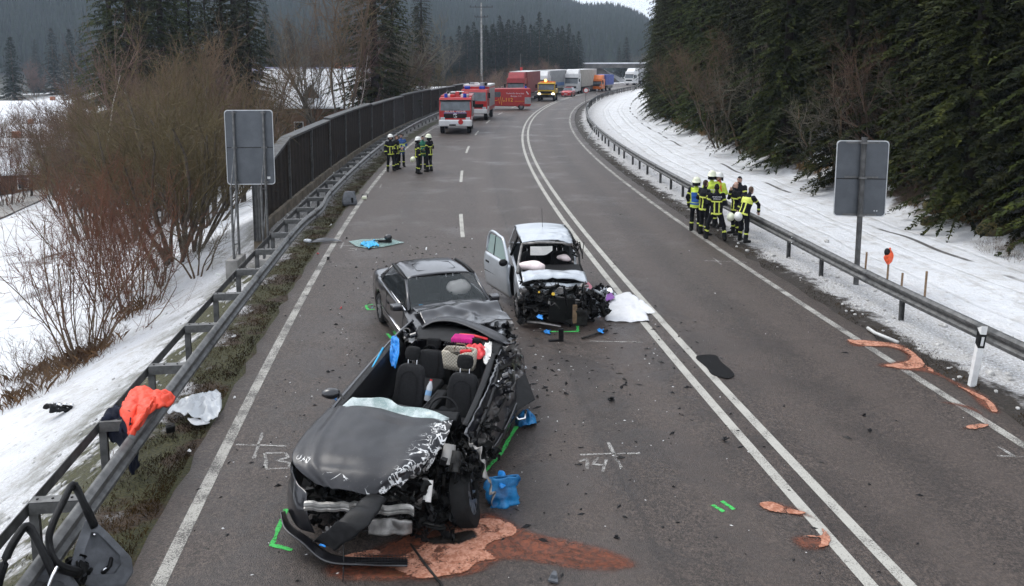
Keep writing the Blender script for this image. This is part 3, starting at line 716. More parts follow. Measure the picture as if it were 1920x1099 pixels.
for i, (px, Y) in enumerate(((270, 84), (330, 88), (440, 86), (385, 90), (205, 86))):
    x = (px-960)/F*Y*.985; put_tree('spruce_tree', SPV[i % 4], (x, Y, TZ(x, Y)), rnd.uniform(1.3, 1.5), 'dark spruce in the clump behind the left thicket', 'tree', 'spruce clump behind the thicket')
gg = 'spruces of the dark grove behind the trucks'
for i in range(54):
    px = 818+(i+rnd.random())*4.96; Y = 225+rnd.uniform(-8, 30); x = (px-960)/F*Y*.985
    k_ = (.78 if px < 850 else 1)*(.85 if px > 1070 else 1)
    put_tree('spruce_tree', FSV[i % 3], (x, Y, TZ(x, Y)-.5), rnd.uniform(.85, 1.08)*k_, 'dark spruce in the grove behind the parked trucks', 'tree', gg)
for i in range(34):
    px = rnd.uniform(0, 800); Y = rnd.uniform(170, 340); x = (px-960)/F*Y*.985
    put_tree('spruce_tree', FSV[i % 3], (x, Y, TZ(x, Y)), rnd.uniform(.8, 1.2), 'dark spruce scattered across the far valley floor', 'tree', 'spruces across the valley')
for px, Y, sc in ((1175, 300, 1.0), (1162, 305, .75)): x = (px-960)/F*Y*.985; put_tree('spruce_tree', FSV[1], (x, Y, 0), sc*.95, 'lone rounded spruce beyond the bridge' if sc == 1 else 'small spruce beside the lone spruce beyond the bridge', 'tree', None)
for px, Y in ((1205, 290), (1222, 275), (1195, 315)): shrub_at(px, Y, 'tall', 0, .8, 'bare tree beyond the bridge at the wood edge', 'bare trees beyond the bridge', 'bare_tree', 'tree')
lr_ = 'leafless shrub growing in front of the spruces on the right bank'
for s_, o_, key, i, sc in ((52, 13.4, 'thin', 0, 1.4), (48, 13.0, 'brown', 0, .95), (44, 13.6, 'thin', 0, 1.7), (31, 13.2, 'thin', 0, 1.35), (29, 14.0, 'brown', 0, .8), (26, 14.2, 'thin', 0, 1.3), (38, 14, 'thin', 0, 1.2), (62, 13.6, 'brown', 0, .8)):
    p = RD(s_, o_-.4); p.z = TZ(p.x, p.y); put_tree('bare_shrub', BV[key][i], p, sc, lr_, 'shrub', 'leafless shrubs before the spruces')
# dry stalks and tufts
ld = 'low tangle of dry stems sticking out of the snow'
for px, py, sc in ((60, 700, 1.0), (110, 690, .9), (150, 690, .8), (25, 760, .8), (85, 735, .7), (190, 655, .7), (270, 570, .8), (1480, 315, .5), (1690, 380, .35), (1755, 430, .4), (1860, 480, .45), (1900, 490, .5), (1600, 340, .45), (1335, 262, .6), (1420, 300, .6)):
    shrub(px, py, 'low', 0, sc, ld, 'dry stems in the snow', 'dry_stems', 'plant')
def blades(name, gen, n, hmin, hmax, mat_, lab, wd=.006):
    b = MB(); pts_ = [q_ for q_ in (gen() for _ in range(n)) if q_ is not None]
    zz_ = terr([q_.x for q_ in pts_], [q_.y for q_ in pts_])
    for p, z_ in zip(pts_, zz_):
        p.z = z_; h = rnd.uniform(hmin, hmax); a = rnd.uniform(0, 6.28); l = h*rnd.uniform(.2, 1.1); q = len(b.v)
        d = Vector((cos(a), sin(a), 0)); s = Vector((-d.y, d.x, 0))*wd*rnd.uniform(.7, 1.5)
        b.v += [tuple(p-s), tuple(p+s), tuple(p+d*l*.4+Vector((0, 0, h*.7))+s*.6), tuple(p+d*l+Vector((0, 0, h)))]
        b.f += [(q, q+1, q+2), (q, q+2, q+3)]; b.m += [0, 0]
    return tag(b.build(name, mat_), lab, 'grass', kind='stuff')
def gl_():
    s_ = 2+46*rnd.random()**1.7; o_ = -7.95-abs(rnd.gauss(0, .55)); p = RD(s_, o_)
    return None if (mnoise.noise(p*2.3)+.6*mnoise.noise(p*6) < rnd.uniform(-.6, .35) or o_ < -9.3) else p
blades('grass', gl_, 52000, .012, .06, 'grass_moss', 'short brown and mossy grass on the left verge under the rail', .004)
def gr_():
    s_ = 4+40*rnd.random()**1.5; p = RD(s_, rnd.uniform(4.45, 5.1)+rnd.gauss(0, .08))
    return p if mnoise.noise(p*.9) > -.1 else None
blades('grass', gr_, 12000, .012, .045, 'grass_moss', 'short dark grass on the soil strip of the right verge', .004)
def gb_():
    s_ = 16+110*rnd.random()**1.4; p = RD(s_, 12.7+abs(rnd.gauss(0, 1.1)))
    return p if mnoise.noise(p*.5) > 0 else None
blades('grass', gb_, 26000, .12, .42, 'grass_dry', 'dry rusty grass at the foot of the right wood', .009)
def gd_():
    c_ = rnd.choice(((170, 665), (255, 590), (60, 705), (150, 690), (25, 760), (115, 690))); p = GT(*c_) if False else _tc[c_].copy()
    p.x += rnd.gauss(0, .4); p.y += rnd.gauss(0, .4); return p
_tc = {c_: GT(*c_) for c_ in ((170, 665), (255, 590), (60, 705), (150, 690), (25, 760), (115, 690))}
blades('grass', gd_, 1100, .1, .35, 'grass_dry', 'rusty dry grass around the feet of the red shrubs', .005)
# mossy boulders on the right bank
M('mossy_rock', (.075, .06, .018), .95, 0, .5, 5, .03, 14, alt=(.03, .026, .016))
for px, py, r in ((1760, 400, .55), (1745, 425, .4), (1790, 375, .6), (1870, 440, .6), (1440, 292, .4), (1735, 350, .5)):
    p = GT(px, py); b = MB(); b.sph((0, 0, 0), (r, r*.8, r*.62), 14, 9)
    b.v = [tuple(Vector(q)*(1+.28*mnoise.noise(Vector(q)*2.2+p))) for q in b.v]
    tag(b.build('boulder', 'mossy_rock', None, True, loc=p), 'mossy boulder in the snow at the foot of the right wood', 'boulder', 'mossy boulders on the right bank')

# far wooded hills: one mass of small conifers
b = MB(); R = random.Random(3); N = 0; V = []; Fc = []
PX = nrs.uniform(-.66, .24, 60000); DD = 430+620*nrs.random_sample(60000)**.8
hx = np.sin(PX)*DD; hy = np.cos(PX)*DD; hz = terr(hx, hy)
dpt = hy; sx = hx/dpt*F+960; sy = CY+F*((HC-hz)*cos(PITCH)-hy*sin(PITCH))/(hy*cos(PITCH)+(HC-hz)*sin(PITCH))
ok = (sx > -40) & (sx < 1300) & (sy > -40) & (hz > -2)
cl_ = np.array([mnoise.noise(Vector((a*.012, b_*.012, 1))) for a, b_ in zip(hx[:30000], hy[:30000])])
cnt = 0
for i in range(30000):
    if not ok[i] or cl_[i] < -.55: continue
    h = R.uniform(14, 24); r = h*R.uniform(.13, .19); n = len(V); x, y, z = hx[i], hy[i], hz[i]
    for lev, (zz, rr_) in enumerate(((.05, 1), (.35, .78), (.66, .48))):
        a0 = R.uniform(0, 6)
        q = len(V)
        for j in range(5): V.append((x+r*rr_*R.uniform(.7, 1.25)*cos(a0+j*1.2566), y+r*rr_*R.uniform(.7, 1.25)*sin(a0+j*1.2566), z+h*(zz-.03*R.random())))
        V.append((x, y, z+h*min(1, zz+.45)))
        Fc += [(q+j, q+(j+1) % 5, q+5) for j in range(5)]
    cnt += 1
    if cnt > 11000: break
b.v = V; b.f = Fc; b.m = [0]*len(Fc)
tag(b.build('forest', 'needles_far'), 'blue grey conifer forest covering the distant hills', 'forest', kind='stuff')

# ------------------------------------------------------------------ buildings
M('timber', (.16, .085, .045), .8, 0, .3, 5, .006, 40)
M('plaster', (.40, .37, .33), .85, 0, .12, 2, .003, 40)
M('plaster_rust', (.30, .12, .07), .85, 0, .2, 2)
M('slate_blue', (.13, .13, .2), .7, 0, .2, 3)
M('window_dark', (.02, .025, .03), .15, 0, .2, 3)
M('yellow_paint', (.68, .48, .03), .5, 0, .1, 4)
M('hedge_brown', (.04, .024, .022), .95, 0, .5, 2, .1, 8)
def house(X, Y, zb, wd, dp, eave, ridge, rz, lab, wall, roofm='snow_roof', dormer=False, nwin=4, zmin=None):
    e = empty('house', (X, Y, zb), rz, lab, 'house')
    m = MB(); m.box((0, 0, eave/2-.5), (wd, dp, eave+1)); m.prism([(-wd/2, -dp/2, eave), (-wd/2, dp/2, eave), (-wd/2, 0, ridge-.12)], (wd, 0, 0)); m.build('wall', wall, e)
    m = MB()
    for sg in (-1, 1):
        a = Vector((0, sg*(dp/2+.6), eave-.25)); c_ = Vector((0, 0, ridge))
        m.prism([(-wd/2-.5, a.y, a.z), (-wd/2-.5, c_.y, c_.z), (-wd/2-.5, c_.y, c_.z+.28), (-wd/2-.5, a.y, a.z+.22)], (wd+1, 0, 0))
    rf = m.build('roof', roofm, e)
    m = MB(); m.box((wd*.22, .5, ridge+.3), (.7, .7, 1.3)); m.build('chimney', 'plaster_rust', rf)
    for i in range(nwin):
        x = -wd/2+wd*(i+.5)/nwin; m = MB(); m.box((x, -dp/2-.02, eave*.55), (1.0, .08, 1.15)); w_ = m.build('window', 'white_plastic', e)
        m = MB(); m.box((x, -dp/2-.07, eave*.55), (.84, .04, 1.0)); m.build('pane', 'window_dark', w_)
    if dormer:
        y0 = -dp/2+.4; m = MB(); m.prism([(-1.15, y0, eave+.45), (1.15, y0, eave+.45), (0, y0, eave+2.1)], (0, 2.2, 0)); d_ = m.build('dormer', 'timber', e)
        m = MB()
        for sg in (-1, 1): m.prism([(sg*1.45, y0-.25, eave+.28), (0, y0-.25, eave+2.3), (0, y0-.25, eave+2.48), (sg*1.45, y0-.25, eave+.46)], (0, 2.6, 0))
        m.build('dormer_roof', 'snow_roof', d_)
    return e
house(-21.6, 92, -4.2, 10.5, 8, 5.0, 8.6, radians(3), 'house with a snowy roof and a timber gable behind the bare trees', 'timber', dormer=True)
house(-28, 118, -5, 22, 9, 7.6, 9.4, radians(2), 'long house with a bluish ridge behind the timber gabled house', 'plaster', 'slate_blue')
x = (20-960)/F*118; house(x, 118, TZ(x, 118), 11, 9, 3.2, 6.4, radians(25), 'house with a snowy roof at the left edge behind the thicket', 'plaster')
x = (70-960)/F*150; house(x, 150, TZ(x, 150), 12, 9, 4.2, 8, radians(10), 'rust walled house with a snowy roof beyond the left thicket', 'plaster_rust')
x = (150-960)/F*135; house(x, 135, TZ(x, 135), 9, 9, 4, 7.5, radians(-20), 'pale house seen through the twigs of the left thicket', 'plaster')
x = (95-960)/F*98; house(x, 98, TZ(x, 98), 8, 7, 2.8, 5.6, radians(-12), 'brown timber house with snowy roof showing through the left twigs', 'timber')
x = (-20-960)/F*85; house(x, 85, TZ(x, 85), 10, 8, 2.6, 5.4, radians(15), 'low snowy roofed house cut by the left picture edge', 'timber')
for px, Y, dz, lab in ((1107, 430, 9, 'tiny far house with a white roof left of the smoke column'), (1130, 440, 8, 'tiny far white roofed house on the hillside above the bridge'), (1128, 415, 3, 'lowest of the tiny far white houses above the bridge')):
    x = (px-960)/F*Y; house(x, Y, TZ(x, Y)+2, 6, 6, 3, 6, radians(40), lab, 'plaster')
# long snowy flat roof behind the barrier end
p = RD(104, -17.5); e = empty('shed', (p.x, p.y, -1), radians(-6), 'long low building with a thick snowy flat roof behind the fire engines', 'building')
m = MB(); m.box((0, 0, 1.1), (12, 7, 2.6)); m.build('wall', 'timber', e); m = MB(); m.box((0, 0, 2.62), (13, 8, .3)); m.build('roof', 'concrete', e)
m = MB()
def fs(u, v_): return (-6.5+13*u, -4+8*v_, 2.78+.32*min(1, 6*min(u, 1-u, v_, 1-v_)+.1)+.1*mnoise.noise(Vector((u*7, v_*4, 2))))
m.grid(fs, 30, 10); m.build('snow_cover', 'snow_roof', e, True)
# lane, hedge and shelter in the valley on the left
def lane():
    b = MB(); pts = [GT(-60, 420), GT(20, 385), GT(110, 345), GT(190, 315), GT(260, 300)]
    L_ = [];
    for i, p in enumerate(pts):
        d = (pts[min(i+1, 4)]-pts[max(i-1, 0)]).normalized(); n = Vector((-d.y, d.x, 0))
        L_.append((p, n))
    for p, n in L_:
        for k_ in (-2.2, 2.2):
            q = p+n*k_; b.v.append((q.x, q.y, TZ(q.x, q.y)+.12))
    b.f = [(2*i, 2*i+1, 2*i+3, 2*i+2) for i in range(4)]; b.m = [0]*4
    tag(b.build('lane', 'concrete'), 'grey lane running through the snow in the valley', kind='structure')
    h = MB(); rings = []
    for i in range(17):
        t = i/16*4; j = min(3, int(t)); p = L_[j][0].lerp(L_[j+1][0], t-j)+L_[j][1]*4.6; z = TZ(p.x, p.y)
        a_ = .2*mnoise.noise(Vector((i, 2, 3))); n = L_[j][1]
        rings.append([p+n*-.6+Vector((0, 0, z-p.z-.3)), p+n*-.7+Vector((0, 0, z-p.z+1.2+a_)), p+n*.1+Vector((0, 0, z-p.z+1.9+a_)), p+n*.8+Vector((0, 0, z-p.z+1.2)), p+n*.6+Vector((0, 0, z-p.z-.3))])
    h.loft(rings); tag(h.build('hedge', 'hedge_brown', None, True), 'dark brown clipped hedge along the valley lane', 'hedge')
lane()
p = GT(15, 335); e = empty('bus_shelter', p, .3, 'small shelter with yellow posts beside the valley hedge', 'shelter')
for x in (-1, 0, 1): m = MB(); m.box((x, 0, 1), (.14, .14, 2.2)); m.build('post', 'yellow_paint', e)
m = MB(); m.box((0, .4, 2.2), (2.8, 1.8, .14)); m.build('roof', 'timber', e); m = MB(); m.box((0, .4, 2.37), (2.7, 1.7, .2)); m.build('snow_cover', 'snow_roof', e, bevel=.06)
# overpass
M('bridge_concrete', (.10, .095, .09), .85, 0, .3, .8, .01, 12)
M('snow_parapet', (.75, .76, .78), .7, 0, .05, 2)
e = empty('road_bridge', (0, 0, 0), 0, 'concrete road bridge with snow along its parapet crossing beyond the trucks', 'bridge')
YB = 245
def bx(px): return (px-960)/F*YB
m = MB(); m.box((bx(1190), YB, 4.25), (bx(1290)-bx(1090), 7, 1.25), 0, 0, 0, radians(-.3)); m.build('deck', 'bridge_concrete', e)
m = MB(); m.box((bx(1190), YB-3.55, 5.0), (bx(1290)-bx(1090), .35, .35), 0, 0, 0, radians(-.3)); m.build('parapet', 'snow_parapet', e)
m = MB()
for i in range(30): m.box((bx(1092)+i*1.05, YB-3.5, 5.55), (.05, .05, .9))
m.box((bx(1190), YB-3.5, 6.0), (bx(1290)-bx(1090), .05, .06)); tag(m.build('railing', 'galv_old', e), kind='stuff')
m = MB(); m.prism([(bx(1100), YB+1, -1), (bx(1163), YB-2, -1), (bx(1124), YB-2, 3.8), (bx(1060), YB-2, 4.5), (bx(1040), YB, -1)], (0, 5, 0)); m.build('abutment', 'bridge_concrete', e)
m = MB(); m.prism([(bx(1134), YB+4, -1), (bx(1185), YB+4, -1), (bx(1134), YB+4, 3.2)], (0, .6, 0)); m.build('snowy_bank', 'snow_parapet', e)
# utility pole
p = AT(903, 140, 190); e = empty('power_pole', (p.x, p.y, 0), 0, 'tall concrete power pole with two cross arms before the dark grove', 'power pole')
m = MB(); m.cyl((0, 0, -1), (0, 0, 18.6), .26, 10, 0, .16); m.build('pole', 'concrete', e, smooth=40)
for z, hw in ((17.6, 2.6), (15.4, 1.5)):
    m = MB(); m.box((0, -.2, z), (hw*2, .14, .14)); m.build('cross_arm', 'steel_dark', e)
    for x in (-hw*.95, -hw*.5, hw*.5, hw*.95): m = MB(); m.cyl((x, -.2, z+.05), (x, -.2, z+.4), .07, 6); m.build('insulator', 'steel_dark', e)
p = AT(976, 185, 122); e = empty('warning_mast', (p.x, p.y, 0), 0, 'thin mast with a red lamp standing before the red truck', 'mast')
m = MB(); m.cyl((0, 0, 0), (0, 0, 6.6), .05, 8); m.build('pole', 'galv', e); m = MB(); m.box((.1, 0, 4.4), (.35, .3, .45)); m.build('lamp', 'red_paint', e)
# round sign behind the inside of the bend
p = RD(92, 5.3); e = empty('round_sign', (p.x, p.y, 0), 0, 'small round red and white sign on a thin post in the bend', 'traffic sign')
m = MB(); m.cyl((0, 0, 0), (0, 0, 2.35), .035, 8); m.build('post', 'galv', e)
m = MB(); m.cyl((0, -.05, 2.2), (0, -.03, 2.2), .3, 20); d_ = m.build('disc', 'red_paint', e); m = MB(); m.cyl((0, -.075, 2.2), (0, -.052, 2.2), .22, 20); m.build('face', 'white_plastic', d_)
# haze
k = bpy.data.materials.new('haze'); k.use_nodes = True; MATS['haze'] = k; t = k.node_tree; t.nodes.remove(t.nodes['Principled BSDF'])
pv = t.nodes.new('ShaderNodeVolumePrincipled'); pv.inputs['Color'].default_value = (.72, .83, 1, 1); pv.inputs['Density'].default_value = .00028; pv.inputs['Anisotropy'].default_value = .0
t.links.new(pv.outputs[0], t.nodes['Material Output'].inputs['Volume'])
b = MB(); b.box((0, 1160, 80), (2560, 2400, 220)); tag(b.build('haze', 'haze'), 'thin bluish haze over the valley', kind='stuff')
# ------------------------------------------------------------------ vehicle materials
M('car_black', (.021, .021, .026), .32, .3, .15, 3, 0, None, .8)
M('car_anthracite', (.016, .016, .022), .3, .35, .15, 3, 0, None, .9)
M('car_silver', (.47, .50, .53), .38, .45, .06, 3, 0, None, .6)
M('trim_black', (.013, .013, .014), .55, 0, .4, 12, .001, 60)
M('cloth_black', (.018, .018, .019), .92, 0, .35, 30, .002, 120)
M('cloth_seat', (.030, .030, .032), .9, 0, .25, 40, .002, 150)
M('alu', (.40, .39, .37), .42, .8, .3, 8, .003, 30)
M('alu_dirty', (.22, .21, .2), .5, .7, .4, 8, .004, 30)
M('chrome', (.75, .75, .76), .12, 1, .05, 5)
M('engine_dark', (.009, .009, .0085), .6, .2, .6, 9, .004, 40)
M('engine_grey', (.06, .058, .055), .55, .5, .5, 9, .004, 40)
M('rim_alloy', (.30, .30, .31), .4, .8, .15, 8)
M('airbag', (.78, .76, .72), .85, 0, .06, 8, .01, 18)
M('airbag_pink', (.80, .68, .66), .85, 0, .08, 8, .012, 16)
M('lamp_glass', (.6, .62, .64), .12, .3, .1, 9)
M('lamp_lit', (1, .95, .85), .3, 0, .02, 3, emit=6)
M('lamp_amber_lit', (1, .45, .05), .3, 0, .02, 3, emit=8)
M('lamp_red', (.35, .01, .01), .2, 0, .1, 9)
M('lamp_blue', (.02, .06, .45), .2, 0, .1, 9)
M('fire_red', (.46, .014, .014), .35, 0, .08, 2, 0, None, .5)
M('truck_white', (.68, .68, .68), .5, 0, .06, 2)
M('truck_red', (.30, .025, .03), .55, 0, .12, 2)
M('tarp_red', (.22, .045, .05), .75, 0, .12, 1.5)
M('tarp_grey', (.33, .34, .35), .75, 0, .08, 1.5)
M('truck_yellow', (.62, .40, .02), .4, 0, .08, 2)
M('truck_orange', (.72, .17, .02), .4, 0, .08, 2)
M('tarp_blue', (.06, .09, .32), .7, 0, .15, 1.5)
M('stripe_blue', (.08, .17, .38), .6, 0, .1, 2)
M('text_white', (.75, .76, .8), .5, 0, .03)
M('text_yellow', (.85, .5, .02), .5, 0, .03)
M('shutter', (.34, .35, .36), .45, .5, .1, 3)
M('blue_wrap', (.01, .22, .62), .45, 0, .25, 9, .01, 30)
M('blue_cyan', (.02, .36, .66), .45, 0, .25, 9, .01, 30)
M('pink_plastic', (.72, .03, .30), .5, 0, .12, 9)
M('red_plastic', (.58, .02, .025), .4, 0, .2, 9, .006, 30)
M('purple_cloth', (.26, .10, .36), .8, 0, .15, 9, .01, 20)
M('pink_cloth', (.62, .25, .29), .85, 0, .18, 9, .01, 20)
M('white_cloth', (.66, .66, .67), .85, 0, .04, 4, .01, 10)
M('water_blue', (.25, .45, .7), .3, 0, .2, 9)
glass('glass_car', (.03, .04, .042), .42, .03)
glass('glass_side', (.03, .036, .04), .6, .03)
M('glass_truck', (.10, .115, .13), .12, 0, .25, 1.5)
# shattered laminated windscreen
k = NT('glass_crazed'); v = k.co(); vo = k.new('ShaderNodeTexVoronoi', feature='DISTANCE_TO_EDGE'); vo.inputs['Scale'].default_value = 45; k.ln(v, vo.inputs['Vector'])
n = k.noise(v, 5, 4, .6); c = k.mix(k.ramp(n, .35, .7), (.25, .36, .35), (.70, .77, .76)); c = k.mix(k.ramp(vo.outputs['Distance'], .03, .0), c, (.85, .9, .9))
k.ln(c, k.b.inputs['Base Color']); k.b.inputs['Roughness'].default_value = .35; k.ln(k.math('ADD', .62, k.math('MULTIPLY', n, .4), clamp=True), k.b.inputs['Alpha']); k.bump(vo.outputs['Distance'], .01)
glass('glass_green', (.35, .5, .47), .6, .1)
glass('plastic_clear', (.86, .89, .92), .48, .2)
# scraped bonnet: bare primer and metal where the paint was torn off
k = NT('bonnet_scraped'); v = k.co(); dm = k.attr('dmg'); n = k.noise(v, 5.5, 3, .5, 1.2); n2 = k.noise(v, 40, 4)
ridge = k.math('ABSOLUTE', k.math('SUBTRACT', n, .5))
f = k.math('MULTIPLY', k.ramp(k.math('SUBTRACT', ridge, k.math('MULTIPLY', dm, .05)), .0, -.016), k.ramp(dm, .12, .5))
base = k.mix(k.ramp(k.noise(v, 2.5, 5), .4, .7), (.009, .009, .012), (.019, .0185, .022))
base = k.mix(k.math('MULTIPLY', k.ramp(n2, .6, .72), .3), base, (.13, .125, .12))
k.ln(k.mix(f, base, (.66, .66, .65)), k.b.inputs['Base Color']); k.b.inputs['Metallic'].default_value = .25; k.b.inputs['Coat Weight'].default_value = .3; k.b.inputs['Coat Roughness'].default_value = .3
k.ln(k.math('ADD', .36, k.math('MULTIPLY', n2, .25)), k.b.inputs['Roughness'])
# woven bag
k = NT('bag_check'); v = k.co(); ch = k.new('ShaderNodeTexChecker'); ch.inputs['Scale'].default_value = 38; k.ln(v, ch.inputs['Vector'])
k.ln(k.mix(ch.outputs['Fac'], (.62, .57, .47), (.36, .31, .24)), k.b.inputs['Base Color']); k.b.inputs['Roughness'].default_value = .7

def wheel(parent, loc, r=.31, w_=.19, axis=(1, 0, 0), rim='rim_alloy', name='wheel', spokes=8, flat=0):
    e = empty(name, loc); e.parent = parent; e.rotation_euler = Vector((1, 0, 0)).rotation_difference(Vector(axis)).to_euler()
    m = MB(); N_ = 28; prof = [(-w_*.5, r*.66), (-w_*.5, r*.9), (-w_*.4, r*.985), (-w_*.16, r), (w_*.16, r), (w_*.4, r*.985), (w_*.5, r*.9), (w_*.5, r*.66)]
    m.loft([[(x, q*cos(2*pi*i/N_), q*sin(2*pi*i/N_)-(flat if q*sin(2*pi*i/N_) < -r*.8 else 0)) for x, q in prof] for i in range(N_+1)], 0, True, False)
    m.build('tyre', 'rubber', e, smooth=40)
    m = MB()
    for sg in (-1, 1):
        x = sg*w_*.42
        for i in range(N_):
            a, b_ = 2*pi*i/N_, 2*pi*(i+1)/N_
            m.add([(x, r*.68*cos(a), r*.68*sin(a)), (x, r*.68*cos(b_), r*.68*sin(b_)), (x*1.04, r*.58*cos(b_), r*.58*sin(b_)), (x*1.04, r*.58*cos(a), r*.58*sin(a))], [(0, 1, 2, 3)])
        for i in range(spokes): a = 2*pi*i/spokes; m.box((x, r*.34*cos(a), r*.34*sin(a)), (.02, r*.62, r*.17), 0, 0, a)
        m.cyl((x*.8, 0, 0), (x*1.15, 0, 0), r*.17, 12)
    m.cyl((-w_*.3, 0, 0), (w_*.3, 0, 0), r*.62, 20, 1)
    m.build('rim', [rim, 'engine_dark'], e, smooth=40); return e
def shell(ys, W, zl, zb, zt, open_=None, arches=(), crown=.03, deform=None):
    """car body skin between lower edge, belt line and deck; open_ = (y0,y1) leaves the cabin open"""
    m = MB(); rows = []
    for y in ys:
        w_, l, b_, t = W(y), zl(y), zb(y), zt(y)
        for ya, ra, za in arches:
            if abs(y-ya) < ra: l = max(l, za+sqrt(max(0, ra*ra-(y-ya)**2)))
        l = min(l, b_-.1)
        half = [(w_*.955, l), (w_*.985, l+(b_-l)*.22), (w_, l+(b_-l)*.5), (w_*.985, l+(b_-l)*.8), (w_*.955, b_-.03), (w_*.90, b_), (w_*.62, t-.012), (w_*.3, t+crown*.75), (0, t+crown)]
        row = [(-x, y, z) for x, z in half]+[(x, y, z) for x, z in half[-2::-1]]
        if deform: row = [deform(*p) for p in row]
        rows.append(row)
    n = len(rows[0]); vs = [p for r in rows for p in r]; fs = []
    for i in range(len(rows)-1):
        ym = (ys[i]+ys[i+1])/2
        for j in range(n-1):
            if open_ and open_[0] < ym < open_[1] and 5 <= j < n-6: continue
            fs.append((i*n+j, (i+1)*n+j, (i+1)*n+j+1, i*n+j+1))
    m.add(vs, fs)
    for q in (0, len(rows)-1): m.add(rows[q], [tuple(range(n))])
    return m
def lin(*kv):
    xs = [a for a, _ in kv]; vs_ = [b_ for _, b_ in kv]
    return lambda y: float(np.interp(y, xs, vs_))
def seat(parent, loc, rz=0, h=.62, wd=.5, rec=.28, head=True, mat_='cloth_seat', name='seat'):
    e = empty(name, loc, rz); e.parent = parent
    def pad(w0, w1, dp, hh, mt, nm, off, bulge=.03):
        m = MB(); rings = []
        for i in range(9):
            t = i/8; ww = (w0+(w1-w0)*t)*(1 if t < .85 else 1-(t-.85)*1.6)*(.93 if i == 0 else 1); d_ = dp*(.8 if i in (0, 8) else 1); z = hh*t; y = off+rec*z
            rings.append([(ww/2*cx, y+d_/2*cy_+(-bulge*(1-abs(cx)) if cy_ < 0 else 0)-(.035 if abs(cx) > .8 and cy_ < 0 else 0), z) for cx, cy_ in ((-1, -.6), (-.8, -1), (-.35, -.8), (0, -.8), (.35, -.8), (.8, -1), (1, -.6), (1, .7), (.6, 1), (-.6, 1), (-1, .7))])
        m.loft(rings); return m.build(nm, mt, e, True, sub=1)
    pad(wd, wd*.86, .13, h, mat_, 'backrest', 0)
    m = MB()
    for sx in (-1, 1):  # stitched bolster edges
        m.tube([(sx*wd*.27, -.075, .06), (sx*wd*.29, -.075+rec*.25, .28), (sx*wd*.24, -.075+rec*.47, .47), (sx*wd*.08, -.08+rec*.53, .525), (0, -.08+rec*.53, .53)], .006, 5)
    m.build('seam', 'trim_black', e)
    m = MB(); m.box((0, -.27, -.03), (wd, .5, .14)); m.build('cushion', mat_, e, bevel=.05)
    if head:
        m = MB(); rings = []
        for i in range(7):
            t = i/6; ww = .27*(1-.25*(2*t-1)**2); z = h+.05+.19*t; y = rec*z
            rings.append([(ww/2*cos(a), y-.01+.055*sin(a)*(1-.3*(2*t-1)**2), z) for a in np.linspace(0, 2*pi, 13)[:-1]])
        m.loft(rings); m.build('headrest', 'cloth_black', e, True, sub=1)
        m = MB()
        for x in (-.07, .07): m.cyl((x, rec*(h-.03), h-.03), (x, rec*(h+.08), h+.09), .007, 6)
        tag(m.build('headrest_bar', 'chrome', e), kind='stuff')
    return e
def steering(parent, loc, tilt, r=.185, mat_='trim_black'):
    e = empty('steering_wheel', loc); e.parent = parent; e.rotation_euler = (tilt, 0, .1)
    m = MB(); N_ = 24; m.loft([[((r+.016*cos(b_))*cos(a), (r+.016*cos(b_))*sin(a), .016*sin(b_)) for b_ in np.linspace(0, 2*pi, 7)[:-1]] for a in np.linspace(0, 2*pi, N_+1)], 0, True, False); m.build('ring', mat_, e, True)
    m = MB(); m.cyl((0, 0, -.05), (0, 0, .02), .07, 14)
    for a in (.2, pi-.2, -pi/2): m.box((.11*cos(a), .11*sin(a), 0), (.16, .035, .015), 0, a)
    m.build('hub', mat_, e); return e
def clutter(name, parent, cx, size, n, seed, mats=('engine_dark', 'engine_grey', 'alu_dirty', 'black_plastic'), big=1.0):
    R = random.Random(seed); m = MB(); c_ = Vector(cx); s_ = Vector(size)
    def rp(): return c_+Vector((R.uniform(-.5, .5)*s_.x, R.uniform(-.5, .5)*s_.y, R.uniform(-.5, .5)*s_.z))
    wts = [0, 0, 0, 0, 0, 3 % len(mats), 3 % len(mats), 1 % len(mats), 1 % len(mats), 2 % len(mats)]
    for i in range(n):
        mi = R.choice(wts); t = R.random(); p = rp()
        if t < .10:
            k_ = big*R.uniform(.5, 1.1); m.box(p, (.16*k_*R.uniform(.4, 1.4), .14*k_*R.uniform(.4, 1.4), .12*k_*R.uniform(.4, 1.4)), mi, R.uniform(0, 3), R.uniform(-.5, .5), R.uniform(-.5, .5), R.uniform(.6, 1))
        elif t < .55:
            q = rp(); d = (q-p); L = min(d.length, .55*big); d.normalize(); a = p+d*L*.5+Vector((R.uniform(-.1, .1), R.uniform(-.1, .1), R.uniform(-.12, .05))); e_ = p+d*L
            pts = [p.lerp(a, u)*(1-u)+a.lerp(e_, u)*u for u in (0, .2, .4, .6, .8, 1)]; m.tube(pts, R.choice((.007, .012, .02, .028))*big, 6, mi)
        elif t < .62: d = Vector((R.uniform(-1, 1), R.uniform(-1, 1), R.uniform(-.6, .6))).normalized(); m.cyl(p, p+d*R.uniform(.08, .22)*big, R.uniform(.03, .08)*big, 10, mi)
        else:  # torn, bent sheet
            u_ = Vector((R.uniform(-1, 1), R.uniform(-1, 1), R.uniform(-.6, .6))).normalized(); w_ = u_.cross(Vector((R.uniform(-1, 1), R.uniform(-1, 1), 1))).normalized(); l_ = R.uniform(.12, .42)*big; b_ = R.uniform(.05, .2)*big; sd_ = R.uniform(0, 50)
            nn = u_.cross(w_); m.grid(lambda a, b2: p+u_*(a-.5)*l_+w_*(b2-.5)*b_*(1-.5*a)+nn*.10*mnoise.noise(Vector((a*3.4+sd_, b2*2.6, 1))), 8, 4, mi)
    o = m.build(name, list(mats), parent, smooth=30); return tag(o, kind='stuff')
